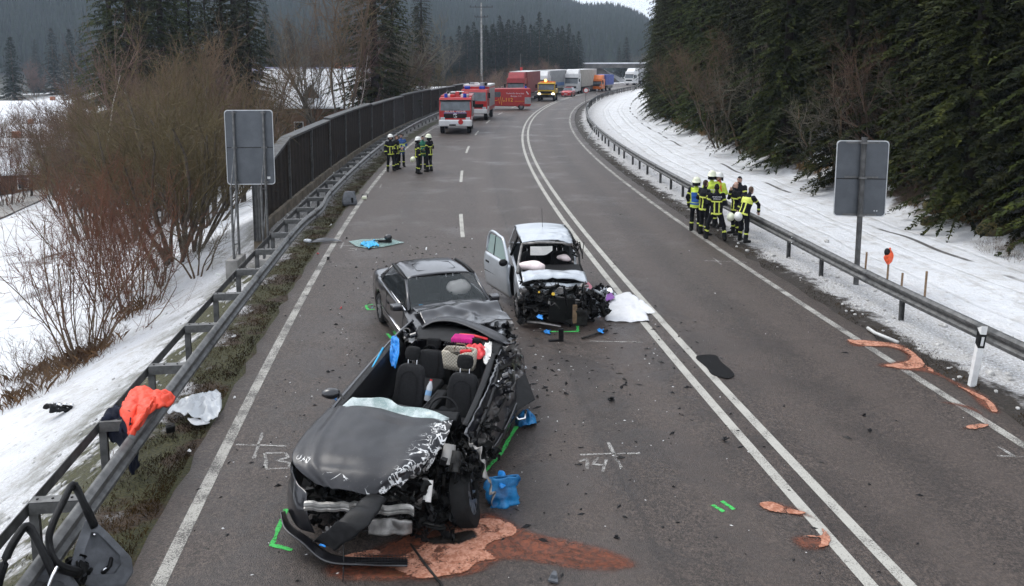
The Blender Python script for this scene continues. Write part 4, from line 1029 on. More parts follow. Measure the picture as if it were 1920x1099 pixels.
def crumple(p, amp, fr, sd=0):
    p = Vector(p); q = p*fr+Vector((sd, sd*.7, sd*1.3))
    r_ = 1-abs(mnoise.noise(q))*2; s_ = 1-abs(mnoise.noise(q*2.1+Vector((5, 1, 2))))*2
    return amp*(r_*.7+s_*.3-.3)
def curve_at(pts, t):
    n = len(pts)-1; f = t*n; i = min(n-1, int(f)); u = f-i
    P = [Vector(pts[max(0, i-1)]), Vector(pts[i]), Vector(pts[i+1]), Vector(pts[min(n, i+2)])]
    return .5*((2*P[1])+(P[2]-P[0])*u+(2*P[0]-5*P[1]+4*P[2]-P[3])*u*u+(3*P[1]-P[0]-3*P[2]+P[3])*u**3)

# ------------------------------------------------------------------ car one: dark estate with roof cut away and front torn open
LOC1 = Vector((-1.3, 11.2, 0))
def Q(px, py, z): return G(px, py, z)-LOC1
def loftp(curves, name, mats, parent, nu=24, nv=8, solid=.006, fn=None, smooth=35, attr=None, sub=0):
    """panel skinned through curves; every curve is a list of (px,py,z) marks on the wreck"""
    C = [[Q(*p) for p in c_] for c_ in curves]; m = MB(); av = []
    for j in range(nv+1):
        v_ = j/nv
        for i in range(nu+1):
            u = i/nu; col_ = [curve_at(c_, u) for c_ in C]; p = curve_at(col_, v_) if len(col_) > 2 else col_[0].lerp(col_[1], v_)
            if fn: p = fn(p, u, v_)
            m.v.append(tuple(p))
            if attr: av.append(attr(u, v_))
    for j in range(nv):
        for i in range(nu): q = j*(nu+1)+i; m.f.append((q, q+nu+1, q+nu+2, q+1)); m.m.append(0)
    me = m.mesh(name, mats, smooth)
    if attr: a = me.attributes.new('dmg', 'FLOAT', 'POINT'); a.data.foreach_set('value', av)
    return link(name, me, parent, solid=solid, sub=sub)
c1 = empty('wrecked_car', LOC1, 0, 'dark grey car nearest to the viewer with its roof cut off and front torn open', 'car')
def bonnet(p, u, v_):
    p = p+Vector((0, 0, .04*sin(pi*u)*(1-.5*v_)-.03*math.exp(-((u-.5-.12*v_)/.10)**2)*(v_ > .1)+.018*abs(sin(5*(u+.4*v_)))))
    d = max(0, u-.58+.22*(v_-.5))/.42; d = min(1, d)
    p = p+Vector((.4, .3, 1))*crumple(p, .24*d*d, 3.6, 2)+Vector((0, 0, .022*mnoise.noise(p*2.2)+.010*crumple(p, 1, 3.5, 1)))
    cr = abs(u-.13-.05*v_); p.z += .012*math.exp(-(cr/.02)**2)-.010*math.exp(-((cr-.05)/.03)**2)
    p.z += -.02*math.exp(-((v_-.62)/.06)**2)*math.exp(-((u-.3)/.12)**2)
    return p
def bdm(u, v_):
    d = max(0, min(1, (u-.6+.3*(v_-.5))/.3))
    for a, b_, ru, rv_ in ((.1, .62, .055, .05), (.30, .80, .09, .05)): d = max(d, .9*math.exp(-((u-a)/ru)**2-((v_-b_)/rv_)**2))
    return d
# rows run from the cowl to the nose
loftp([[(616, 767, .99), (690, 771, 1.02), (780, 788, 1.02), (847, 792, .98)], [(566, 822, .96), (660, 828, .99), (760, 838, .98), (838, 822, .93)], [(549, 868, .88), (640, 880, .91), (740, 890, .9), (815, 862, .85)], [(594, 912, .74), (640, 923, .75), (690, 930, .73), (735, 937, .67)]],
      'bonnet', 'bonnet_scraped', c1, 64, 44, .012, bonnet, 40, bdm)
loftp([[(636, 766, 1.0), (700, 772, 1.02), (745, 780, 1.03), (780, 789, 1.03), (815, 791, 1.02), (842, 787, 1.0)], [(662, 745, 1.13), (703, 746, 1.16), (733, 752, 1.14), (750, 762, 1.12), (790, 766, 1.11), (842, 783, 1.04)]],
      'windscreen', 'glass_crazed', c1, 40, 8, .006, lambda p, u, v_: p+Vector((0, .02, .03))*mnoise.noise(p*5)*v_, 40)
# body sides: door line on the far side, torn door shell on the near side
loftp([[(566, 862, .84), (590, 812, .93), (628, 762, .99), (655, 730, .98), (700, 677, .97), (742, 630, .96), (775, 600, .96)], [(548, 872, .6), (570, 822, .6), (612, 776, .6), (640, 742, .6), (688, 690, .6), (730, 645, .6), (765, 615, .6)], [(556, 940, .28), (585, 860, .25), (625, 805, .22), (655, 770, .22), (700, 712, .22), (740, 668, .22), (772, 640, .25)]],
      'body_side', 'car_black', c1, 40, 10, .05, None)
loftp([[(628, 766, .99), (655, 732, .99), (700, 679, .98), (742, 632, .97)], [(643, 768, .97), (670, 736, .97), (713, 684, .96), (752, 637, .95)], [(655, 800, .6), (682, 765, .6), (726, 707, .6), (763, 660, .6)], [(668, 832, .3), (695, 795, .3), (738, 735, .3), (775, 690, .3)]],
      'inner_door_trim', 'trim_black', c1, 24, 12, .02, lambda p, u, v_: p+Vector((.02*sin(v_*14), 0, 0)))
def torn(p, u, v_): return p+Vector((1, .2, .3))*crumple(p, .06, 4, 5)
loftp([[(868, 815, .9), (890, 770, .93), (916, 715, .93), (932, 675, .93), (938, 642, .93)], [(884, 842, .7), (912, 790, .72), (940, 735, .72), (955, 690, .74), (958, 655, .76)], [(899, 872, .36), (932, 825, .38), (962, 765, .4), (980, 715, .44), (978, 670, .5)], [(895, 892, .2), (925, 848, .2), (952, 800, .2), (970, 755, .2), (976, 715, .25)]],
      'body_side', 'car_anthracite', c1, 36, 16, .03, torn)
loftp([[(876, 800, .92), (898, 755, .95), (918, 705, .95), (930, 665, .95)], [(866, 800, .9), (886, 757, .92), (905, 707, .93), (918, 668, .93)], [(872, 850, .5), (890, 805, .5), (908, 755, .5), (918, 715, .5)]], 'sill_trim', 'trim_black', c1, 20, 8, .02)
for k_, pts in enumerate((((884, 832, .8), (905, 790, .85), (925, 735, .88), (934, 690, .9)), ((892, 850, .62), (922, 800, .64), (948, 745, .66), (962, 700, .68)), ((905, 868, .4), (938, 822, .42), (966, 764, .44), (982, 716, .46)))):
    m = MB(); m.tube([curve_at([Q(*p) for p in pts], t) for t in np.linspace(0, 1, 12)], (.028, .014, .02)[k_], 8); m.build('door_seal', ('trim_black', 'engine_grey', 'car_black')[k_], c1, True)
for px, py, z in ((935, 716, .9), (905, 785, .82), (912, 808, .6)):
    m = MB(); p = Q(px, py, z); m.sph(p, .022, 8, 5).box(p+Vector((.0, -.03, -.06)), (.03, .05, .1)); m.build('latch', 'chrome', c1)
# floor tub, dashboard, tunnel, bulkheads
m = MB(); fl = [Q(640, 880, .22), Q(890, 905, .22), Q(945, 760, .22), Q(960, 700, .22), Q(770, 690, .22), Q(690, 745, .22)]; m.prism(fl, (0, 0, .06)); m.build('floor', 'cloth_black', c1)
loftp([[(640, 772, .97), (720, 778, 1.0), (790, 790, 1.0), (856, 790, .95)], [(668, 752, .98), (735, 758, 1.02), (800, 770, 1.02), (862, 775, .96)], [(672, 775, .8), (738, 785, .8), (805, 797, .8), (866, 800, .78)], [(668, 800, .6), (735, 810, .6), (802, 822, .6), (862, 825, .6)]], 'dashboard', 'trim_black', c1, 24, 12, .03)
sA = Q(766, 770, .42); seat(c1, (sA.x-.02, sA.y+.12, .42), radians(-18)); sB = Q(866, 790, .42); seat(c1, (sB.x-.02, sB.y+.12, .42), radians(-16))
m = MB(); p = Q(812, 770, .45); m.box((p.x, p.y+.1, .42), (.2, .9, .28), 0, radians(-14)); m.build('centre_console', 'trim_black', c1, bevel=.04)
p = Q(830, 776, .97); steering(c1, p+Vector((0, .06, .0)), radians(58))
for i, (px, wd) in enumerate(((800, .5), (880, .5))):
    p = Q(px, 705, .7); e = seat(c1, (p.x, p.y+.45, .48), radians(-14), .44, .52, .3, False, name='rear_seat')
    m = MB(); m.box((0, .22, .52), (.24, .09, .15), 0, 0, -.2); m.build('headrest', 'cloth_black', e, bevel=.035)
# rear deck and bent tail edge
loftp([[(778, 636, .95), (830, 640, .97), (890, 655, .96), (935, 668, .9)], [(782, 622, 1.0), (835, 622, 1.03), (895, 636, 1.02), (938, 655, .95)], [(786, 612, 1.0), (838, 611, 1.04), (900, 626, 1.03), (944, 648, .96)]], 'parcel_shelf', 'trim_black', c1, 24, 8, .02)
loftp([[(790, 616, 1.03), (815, 604, 1.13), (850, 604, 1.16), (890, 618, 1.12), (920, 634, 1.05), (944, 645, .98)], [(794, 609, 1.05), (820, 597, 1.14), (855, 598, 1.17), (896, 612, 1.13), (930, 628, 1.06), (952, 641, .98)], [(800, 610, .95), (828, 596, 1.0), (860, 597, 1.02), (902, 610, 1.0), (938, 626, .95), (956, 640, .9)], [(800, 620, .7), (830, 612, .7), (862, 612, .7), (905, 622, .7), (942, 640, .65), (958, 650, .62)]],
      'tailgate', 'bonnet_scraped', c1, 30, 12, .012, None, 35, lambda u, v_: 0.0)
clutter('torn_rear_corner', c1, Q(952, 668, .75), (.3, .5, .5), 34, 11, ('car_anthracite', 'alu_dirty', 'engine_dark', 'chrome'))
clutter('torn_side', c1, Q(940, 720, .72), (.22, 1.1, .45), 60, 14, ('car_anthracite', 'alu_dirty', 'engine_dark', 'engine_grey'), .8)
clutter('torn_side', c1, Q(905, 820, .62), (.3, .7, .5), 50, 15, ('engine_dark', 'alu_dirty', 'car_anthracite', 'engine_grey'), .7)
clutter('torn_pillar', c1, Q(772, 628, .95), (.3, .3, .22), 16, 12, ('car_anthracite', 'alu_dirty', 'engine_dark', 'white_plastic'), .7)
# mirror
m = MB(); p = Q(622, 735, 1.02); rings = [[p+Vector((x*.12, -.05+.09*cos(a)*(1-x*x*.5), .075*sin(a)*(1-x*x*.55))) for a in np.linspace(0, 2*pi, 13)[:-1]] for x in np.linspace(-1, 1, 9)]; m.loft(rings); mi_ = m.build('mirror', 'car_black', c1, True)
m = MB(); m.tube([p+Vector((.08, 0, -.03)), Q(645, 752, .97)], [.03, .04], 8); m.build('mirror_arm', 'trim_black', mi_)
# nose: bumper beam, cooling pack, torn grille, splitter, hoses
for sa, sb in (((570, 952, .56), (690, 953, .58)), ((692, 954, .58), (776, 960, .55))):
    a, b_ = Q(*sa), Q(*sb); m = MB(); n = 14
    m.loft([[a.lerp(b_, i/n)+Vector((0, dy+crumple(a.lerp(b_, i/n), .06, 5), dz+crumple(a.lerp(b_, i/n), .035, 6, 3))) for dy, dz in ((0, -.05), (-.04, -.045), (-.045, -.015), (-.02, 0), (-.045, .015), (-.04, .045), (0, .05), (.03, 0))] for i in range(n+1)]); m.build('bumper_beam', 'alu', c1, smooth=30)
loftp([[(689, 926, .76), (724, 932, .74)], [(640, 970, .70), (690, 982, .68)], [(586, 1012, .40), (626, 1030, .38)]], 'grille_panel', 'black_plastic', c1, 8, 24, .03, lambda p, u, v_: p+Vector((0, 0, .03*(.5 if int(v_*9) % 2 else 0)-.03*(2*u-1)**2)))
loftp([[(548, 880, .8), (556, 905, .72), (575, 925, .68)], [(540, 915, .55), (552, 945, .52), (576, 962, .5)], [(541, 960, .3), (560, 990, .26), (590, 1000, .25)]], 'wing', 'car_black', c1, 14, 12, .01, lambda p, u, v_: p+Vector((0, .1, 0))*crumple(p, .3, 3))
loftp([[(526, 960, .34), (534, 992, .28), (566, 1018, .22), (612, 1054, .12), (690, 1060, .1), (764, 1062, .1)], [(534, 958, .2), (545, 984, .18), (578, 1008, .14), (624, 1040, .08), (695, 1046, .06), (764, 1048, .06)]], 'splitter', 'car_black', c1, 34, 5, .012)
g_ = MB()
for i in range(17): a = Q(664+i*6, 1040, .1); b_ = Q(664+i*6.1, 1060, .1); g_.cyl(a, b_, .004, 5)
for j in range(5): a = Q(664, 1041+j*4.6, .1); b_ = Q(766, 1041+j*4.6, .1); g_.cyl(a, b_, .004, 5)
tag(g_.build('lower_grille_mesh', 'black_plastic', c1), kind='stuff')
loftp([[(690, 978, .48), (735, 974, .5), (772, 978, .46)], [(690, 1004, .34), (735, 1004, .34), (770, 1000, .32)]], 'radiator', 'alu_dirty', c1, 16, 8, .05, lambda p, u, v_: p+Vector((0, .3, 0))*crumple(p, .2, 4))
clutter('engine_parts', c1, Q(680, 965, .42)+Vector((0, .25, 0)), (1.5, .5, .5), 150, 21, ('engine_dark', 'engine_grey', 'alu_dirty', 'black_plastic'), .7)
clutter('engine_parts', c1, Q(835, 880, .5), (.75, .9, .75), 240, 22, ('engine_dark', 'engine_grey', 'alu_dirty', 'black_plastic'), .7)
clutter('engine_parts', c1, Q(800, 975, .16), (.75, .45, .22), 70, 23, ('engine_dark', 'black_plastic', 'engine_grey'), .55)
clutter('engine_parts', c1, Q(575, 955, .3)+Vector((.1, .3, 0)), (.35, .5, .45), 40, 24)
for i, (px, py, z, r_) in enumerate(((838, 872, .75, .09), (851, 885, .7, .075), (800, 941, .5, .05))):
    m = MB(); p = Q(px, py, z); m.cyl(p, p+Vector((.03, .12, .2)), r_, 14, 0, r_*.8); m.build('reservoir', ('concrete', 'engine_grey', 'airbag')[i], c1, smooth=40)
m = MB(); p = Q(852, 850, .78)
for i in range(5): s_ = Q(842+i*11, 885+i*13, .75-.1*i); m.tube([p+Vector((.02*i, 0, 0)), s_.lerp(p, .4)+Vector((.05, 0, .08)), s_], .012, 6)
tag(m.build('hose', 'engine_dark', c1, True), kind='stuff')
loftp([[(872, 830, .85), (895, 862, .7), (905, 905, .5), (915, 945, .25)], [(886, 832, .85), (906, 870, .68), (920, 915, .45), (924, 950, .22)]], 'torn_wing', 'alu_dirty', c1, 30, 6, .006, lambda p, u, v_: p+Vector((1, 1, 1))*crumple(p, .10, 6, 8))
wf = Q(870, 938, .31); wheel(c1, wf+Vector((0, .05, 0)), .315, .22, Vector((1, -.12, .22)).normalized(), flat=.05)
wheel(c1, Vector((.25, 2.0, .31)), .315, .21, (1, -.15, 0)); wheel(c1, Vector((-.95, -1.35, .31)), .315, .21, (1, -.1, 0)); wheel(c1, Vector((-1.0+.1, 2.2, .31)), .315, .21, (1, -.15, 0))
m = MB(); a = [Q(958, 720, .6), Q(985, 700, .62), Q(1003, 748, .42), Q(962, 772, .42)]; m.prism(a, (.0, -.012, -.012)); m.build('door_skin', 'trim_black', c1)
m = MB(); m.tube([Q(962, 775, .35), Q(972, 787, .3), Q(984, 785, .3), Q(986, 770, .35)], .018, 8); m.build('mirror_frame', 'chrome', c1, True)
m = MB(); m.tube([Q(776, 786, 1.03), Q(796, 762, 1.1), Q(818, 738, 1.18)], .009, 6); m.build('wiper', 'trim_black', c1, True)
# things lying in the open cabin
def crumpled(name, pts, mats, lab, cat, amp=.05, fr=6, n=22, h=.08, parent=None, thick=.004, z0=None, sharp=False):
    C = [G(*p) for p in pts]; ctr = sum(C, Vector())/len(C); m = MB(); nr = 12; N_ = n*2
    def ring(t):
        f = t*len(C); i = int(f) % len(C)
        if sharp: return C[i].lerp(C[(i+1) % len(C)], f-int(f))
        return curve_at([C[i-1], C[i], C[(i+1) % len(C)], C[(i+2) % len(C)]], 1/3+(f-int(f))/3)
    vs = [ctr+Vector((0, 0, h))]; fs = []
    for r_ in range(1, nr+1):
        for j in range(N_):
            p = ctr.lerp(ring(j/N_), r_/nr); p.z += h*(1-(r_/nr)**2)
            d = crumple(p, amp, fr, 3); p.z = max(p.z+d, (C[0].z if z0 is None else z0)+.006); vs.append(p)
    for j in range(N_): fs.append((0, 1+j, 1+(j+1) % N_))
    for r_ in range(nr-1):
        for j in range(N_): a = 1+r_*N_+j; b_ = 1+r_*N_+(j+1) % N_; fs.append((a, a+N_, b_+N_, b_))
    m.add([v_-ctr for v_ in vs], fs); o = m.build(name, mats, None, smooth=True, solid=thick, loc=ctr)
    return tag(o, lab, cat)
e = empty('handbag', G(862, 690, .86), radians(-14), 'cream checked handbag with dark opening on the rear seat of the roofless car', 'bag')
m = MB(); m.loft([[((.23+.03*t)*cx*(1-.12*(t > .9)), (.10+.02*t)*cy_, .30*t-.05*(abs(cx) < .5)*(t > .9)) for cx, cy_ in ((-1, -.7), (-.6, -1), (0, -1.1), (.6, -1), (1, -.7), (1, .7), (.6, 1), (-.6, 1), (-1, .7))] for t in (0, .3, .6, .9, 1)], 0, True, False)
m.build('body', 'bag_check', e, True, solid=.01); m = MB(); m.sph((0, 0, .2), (.22, .09, .04), 12, 5); m.build('lining', 'trim_black', e, True)
m = MB(); m.tube([(-.1, .05, .27), (-.06, .06, .36), (.06, .06, .36), (.14, .02, .25)], .012, 6); m.build('handle', 'wood', e, True)
m = MB(); m.box((.1, .0, .26), (.18, .05, .08), 0, .4); m.build('red_pouch', 'red_plastic', e, bevel=.02)
crumpled('plastic_bag', [(872, 655, .98), (905, 652, .98), (908, 672, .98), (880, 672, .98)], 'red_plastic', 'crumpled red plastic bag behind the handbag in the roofless car', 'bag', .09, 7, h=.08)
e = empty('basket', G(868, 638, 1.02), radians(-12), 'bright pink plastic basket lying on the rear shelf of the roofless car', 'basket')
m = MB()
for i in range(7): m.box((-.15+i*.05, 0, .045), (.014, .2, .014))
for i in range(5): m.box((0, -.09+i*.045, .06), (.32, .012, .014))
tag(m.build('lattice', 'pink_plastic', e), kind='stuff'); m = MB(); m.box((0, -.1, .02), (.34, .014, .06)).box((0, .1, .02), (.34, .014, .06)).box((-.165, 0, .02), (.014, .2, .06)).box((.165, 0, .02), (.014, .2, .06)); m.build('rim', 'pink_plastic', e)
a, b_ = G(862, 627, 1.06), G(914, 636, 1.04); m = MB(); m.tube([Vector(), (b_-a)*.5+Vector((0, 0, .02)), b_-a], .032, 8, 0, True, .6); tag(m.build('red_bar', 'red_plastic', None, True, loc=a), 'flat red plastic bar across the rear shelf of the roofless car', 'bar')
e = empty('crate', G(858, 648, .99), radians(-12), 'black slotted plastic tray in front of the pink basket', 'tray')
m = MB()
for i in range(11): m.box((-.2+i*.04, 0, .02), (.012, .09, .05))
tag(m.build('slats', 'black_plastic', e), kind='stuff'); m = MB(); m.box((0, 0, 0), (.46, .1, .014)); m.build('base', 'black_plastic', e)
e = empty('water_bottle', G(800, 752, .58), 0, 'clear plastic bottle with red cap between the front seats', 'bottle'); e.rotation_euler = (radians(-25), radians(12), 0)
m = MB(); m.tube([(0, 0, 0), (0, 0, .01), (0, 0, .2), (0, 0, .25), (0, 0, .29)], [.03, .045, .045, .03, .016], 14); m.build('body', 'plastic_clear', e, True)
m = MB(); m.cyl((0, 0, .08), (0, 0, .15), .0465, 14); m.build('paper_wrap', 'water_blue', e); m = MB(); m.cyl((0, 0, .29), (0, 0, .315), .019, 10); m.build('cap', 'red_plastic', e)
crumpled('towel', [(736, 634, 1.0), (748, 642, 1.0), (747, 672, .96), (741, 694, .8), (733, 688, .82), (731, 660, .98)], 'blue_wrap', 'bright blue plastic draped over the far door edge of the roofless car', 'plastic sheet', .12, 9, h=.01, z0=.7)
a, b_ = G(718, 653, .99), G(698, 690, .99); m = MB(); m.tube([Vector(), (b_-a)*.5, b_-a], .018, 6); tag(m.build('blue_strip', 'blue_cyan', None, True, loc=a), 'thin blue strip along the far door edge of the roofless car', 'strip')
crumpled('white_padding', [(908, 650, 1.0), (922, 645, 1.0), (918, 678, .95), (907, 684, .93)], 'airbag', 'piece of white padding hanging at the rear pillar of the roofless car', 'padding', .1, 9, h=.01, z0=.8)
# ------------------------------------------------------------------ car two: dark coupe
c2 = empty('wrecked_car', (-1.45, 15.82, 0), radians(20), 'black closed coupe pushed into the back of the roofless car', 'car'); c2.scale = (1.05, 1.14, 1.02)
ysA = list(np.arange(-1.72, 2.27, .045))
def dfm2(x, y, z):
    k_ = max(0, min(1, (-1.0-y)/.7)); q = Vector((x, y, z))
    return Vector((x+k_*.10*mnoise.noise(q*3), y+k_*.14*mnoise.noise(q*2.6+Vector((3, 0, 0)))+.10*k_*(x < 0), z+crumple(q, .10*k_, 2.6)-.05*k_*(x > .4)))
zb2 = lin((-1.75, .78), (-1, .86), (-.7, .91), (1.5, .94), (2.27, .90)); zt2 = lin((-1.75, .80), (-.75, .93), (1.45, .95), (2.1, .96), (2.27, .88))
W2 = lin((-1.75, .80), (-1.2, .865), (1.6, .87), (2.1, .82), (2.27, .74))
sh = shell(ysA, W2, lambda y: .2, zb2, zt2, (-.72, 1.52), ((1.36, .36, .31), (-1.30, .36, .31)), .035, dfm2)
# bonnet gets its own folded sheet, so the skin in front of the cowl stays open
sh.build('body', 'car_anthracite', c2, smooth=35, solid=.01)
def bon2(u, v_):
    x = -.70+1.42*u; y = -.76-1.02*v_; z = .95+.05*sin(pi*u)*(1-v_)+.03
    z += .11*math.exp(-((v_-.32-.25*abs(u-.55))/.13)**2)*(.5+.5*u)+crumple((x, y, 0), .07*(.25+v_), 2.3, 7)-.05*v_
    return (x+.05*v_, y+.05*mnoise.noise(Vector((x*3, y*3, 1))), z)
m = MB(); m.grid(bon2, 40, 30, 0, True); m.build('bonnet', 'car_anthracite', c2, smooth=35, solid=.01)
def roof2(u, v_):
    y = -.13+1.12*v_; hw = .635+.01*v_-.03*v_*v_; x = (2*u-1)*hw; return (x, y, 1.345+.05*(1-(2*u-1)**2)*(.7+.3*sin(pi*v_))+.018*sin(pi*v_)-.05*max(0, abs(2*u-1)-.85)/.15)
m = MB(); m.grid(roof2, 24, 16); m.build('roof', 'car_anthracite', c2, True, solid=.02)
m = MB(); n_ = 40; rr2 = []
for x, z in rrect(.74, .46, .05, 4): rr2.append(Vector((x, .33+z, 1.345+.05*(1-(x/.64)**2)*(.7+.3*sin(pi*(.46+z)/1.12))+.018*sin(pi*(.46+z)/1.12)+.0115)))
m.tube(rr2+[rr2[0]], .006, 4); m.build('sunroof_seam', 'trim_black', c2)
for sx in (-1, 1):
    m = MB(); m.tube([(sx*.755, -.76, .93), (sx*.70, -.5, 1.1), (sx*.645, -.12, 1.335)], [.035, .032, .03], 8); m.build('front_pillar', 'car_anthracite', c2, True)
    m = MB(); m.tube([(sx*.645, -.14, 1.335), (sx*.66, .4, 1.352), (sx*.635, .95, 1.335)], .03, 8); m.build('roof_rail', 'trim_black', c2, True)
    m = MB(); m.loft([[(sx*.635, .86, 1.335), (sx*.635, 1.02, 1.33), (sx*.58, 1.02, 1.335)], [(sx*.69, 1.18, 1.12), (sx*.66, 1.36, 1.13), (sx*.60, 1.36, 1.14)], [(sx*.80, 1.28, .94), (sx*.75, 1.62, .94), (sx*.68, 1.62, .95)]]); m.build('rear_pillar', 'car_anthracite', c2, True)
    m = MB(); m.poly([(sx*.765, -.66, .95), (sx*.66, -.12, 1.32), (sx*.665, .9, 1.32), (sx*.79, 1.22, .95)])
    m.build('side_window', 'glass_side', c2)
    m = MB(); m.tube([(sx*.80, -.7, .925), (sx*.80, .3, .935), (sx*.79, 1.3, .945)], .014, 6); m.build('chrome_strip', 'chrome', c2, True)
    m = MB(); m.tube([(sx*.872, -.9, .50), (sx*.878, .2, .5), (sx*.876, .95, .5)], .014, 6); m.build('door_moulding', 'chrome', c2, True)
    m = MB(); m.tube([(sx*.845, -.72, .90), (sx*.868, -.72, .6), (sx*.85, -.7, .28)], .006, 4); m.tube([(sx*.845, .58, .92), (sx*.872, .58, .6), (sx*.85, .56, .28)], .006, 4); tag(m.build('door_gap', 'trim_black', c2), kind='stuff')
    m = MB(); m.loft([[(sx*(.92+dx), -.48+dy, .93+dz) for dx, dy, dz in ((-.11, -.02, -.07), (.11, .01, -.06), (.11, .03, .07), (-.11, .0, .08))], [(sx*(.92+dx), -.60+dy, .93+dz) for dx, dy, dz in ((-.08, 0, -.05), (.07, 0, -.04), (.07, 0, .05), (-.08, 0, .05))]]); m.build('mirror', 'car_anthracite', c2, bevel=.02)
    m = MB(); m.box((sx*.865, .47, .73), (.03, .18, .05)); m.build('door_handle', 'trim_black', c2, bevel=.01)
def quadg(a, b_, c_, d_, bul, ax): 
    a, b_, c_, d_ = map(Vector, (a, b_, c_, d_)); ax = Vector(ax)
    return lambda u, v_: a.lerp(b_, u).lerp(d_.lerp(c_, u), v_)+ax*(bul*sin(pi*u))
m = MB(); m.grid(quadg((-.75, -.74, .945), (.75, -.74, .945), (.63, -.14, 1.345), (-.63, -.14, 1.345), .06, (0, -1, .3)), 12, 6); m.build('windscreen', 'glass_car', c2, True)
m = MB(); m.grid(quadg((.70, 1.55, .955), (-.70, 1.55, .955), (-.61, .99, 1.345), (.61, .99, 1.345), .05, (0, 1, .2)), 10, 5); m.build('rear_window', 'glass_side', c2, True)
m = MB(); m.box((-.52, -.70, .985), (.07, .01, .045), 0, 0, -.9); m.build('sticker', 'blue_cyan', c2)
m = MB(); m.box((0, .45, .5), (1.5, 2.1, .06)); m.build('floor', 'cloth_black', c2); m = MB(); m.box((0, -.55, .82), (1.4, .35, .22), 0, 0, .12); m.build('dashboard', 'trim_black', c2, bevel=.05)
for x in (-.36, .36): seat(c2, (x, .32, .55), 0, .58, .5, .25, True, 'cloth_black')
seat(c2, (0, 1.12, .58), 0, .38, 1.15, .3, False, 'cloth_black', 'rear_seat')
steering(c2, (.36, -.22, .92), radians(62), .19)
m = MB(); m.sph((.36, -.10, 1.06), (.24, .14, .17), 18, 12); m.v = [tuple(Vector(p)*(1+.05*mnoise.noise(Vector(p)*5))) for p in m.v]; m.build('airbag', 'airbag', c2, True)
for x in (-.75, .75):
    for y in (1.36, -1.30): wheel(c2, (x, y, .31), .31, .2, (1, 0, 0) if y > 0 else (1, .2, 0), spokes=8)
clutter('crushed_front', c2, (0, -1.72, .55), (1.5, .35, .5), 70, 31, ('engine_dark', 'car_anthracite', 'alu_dirty', 'black_plastic'))
clutter('torn_wing', c2, (.72, -1.62, .66), (.25, .4, .25), 24, 32, ('car_anthracite', 'alu_dirty', 'chrome', 'lamp_glass'), .7)
m = MB(); m.sph((.62, -1.72, .68), (.11, .06, .09), 12, 8); m.build('headlight', 'lamp_glass', c2, True)
for x in (-.3, .1): m = MB(); m.tube([(x, -.78, .975), (x+.2, -.80, .985), (x+.5, -.79, .985)], .01, 5); m.build('wiper', 'trim_black', c2)
m = MB(); m.box((-.56, -1.12, .80), (.34, .5, .06), 0, .15); m.build('open_wheel_arch', 'engine_dark', c2)

# ------------------------------------------------------------------ car three: silver hatchback with its front gone
c3 = empty('wrecked_car', (.80, 18.75, 0), radians(4), 'silver hatchback with front torn off and its passenger door swung open', 'car')
def dfm3(x, y, z):
    q = Vector((x, y, z)); k_ = max(0, min(1, (x-.3)/.5))*max(0, min(1, (.9-y)/1.2)); g_ = max(0, min(1, (-1.3-y)/.35))
    return Vector((x-.16*k_+.05*k_*mnoise.noise(q*3), y+.1*g_*mnoise.noise(q*4), z+crumple(q, .05*(k_+g_), 3)))
sh = shell(list(np.arange(-1.75, 1.78, .045)), lin((-1.75, .78), (-1, .82), (1.3, .83), (1.78, .76)), lambda y: .2, lin((-1.75, .80), (-1.2, .93), (1.78, .98)), lin((-1.75, .82), (-1.2, .98), (1.78, .98)), (-1.9, 1.62), ((1.12, .35, .3), (-1.46, .36, .3)), .02, dfm3)
sh.build('body', 'car_silver', c3, smooth=35, solid=.012)
def roof3(u, v_):
    y = -.42+1.98*v_; hw = .60+.02*sin(pi*v_); a = 2*u-1; x = a*hw-.03*v_; z = 1.44+.055*(1-a*a)+.03*sin(pi*min(1, v_*1.1))
    dmg = max(0, a)*max(0, 1-v_*1.3)+.35*math.exp(-((v_-.18)/.1)**2)
    z += crumple((x, y, 0), .11*dmg, 3.4, 4)-.10*max(0, a-.3)*max(0, .7-v_); x -= .10*max(0, a-.2)*max(0, .6-v_)
    return (x, y, z)
m = MB(); m.grid(roof3, 36, 40); m.build('roof', 'car_silver', c3, smooth=40, solid=.02)
m = MB(); m.tube([(-.60, -.43, 1.41), (-.2, -.47, 1.45), (.3, -.46, 1.43), (.52, -.42, 1.36)], .028, 8); m.build('windscreen_header', 'alu_dirty', c3, True)
m = MB(); m.tube([(-.60, -.42, 1.41), (-.70, -.85, 1.2), (-.77, -1.3, .97)], [.03, .03, .04], 8); m.build('front_pillar', 'alu_dirty', c3, True)
m = MB(); m.tube([(.5, -.40, 1.37), (.66, -.65, 1.2), (.62, -1.0, 1.08), (.68, -1.3, .9)], .022, 7); m.build('front_pillar', 'engine_dark', c3, True)
for i in range(9):
    R = random.Random(80+i); a = Vector((.58+R.uniform(-.05, .12), -.45+R.uniform(-.2, .5), 1.32+R.uniform(-.25, .12))); m = MB()
    m.tube([a, a+Vector((R.uniform(.0, .16), R.uniform(-.15, .2), R.uniform(-.2, .15))), a+Vector((R.uniform(.02, .22), R.uniform(-.3, .3), R.uniform(-.45, .2)))], [.018, .014, .01], 6); m.build('bent_frame', 'engine_dark', c3, True)
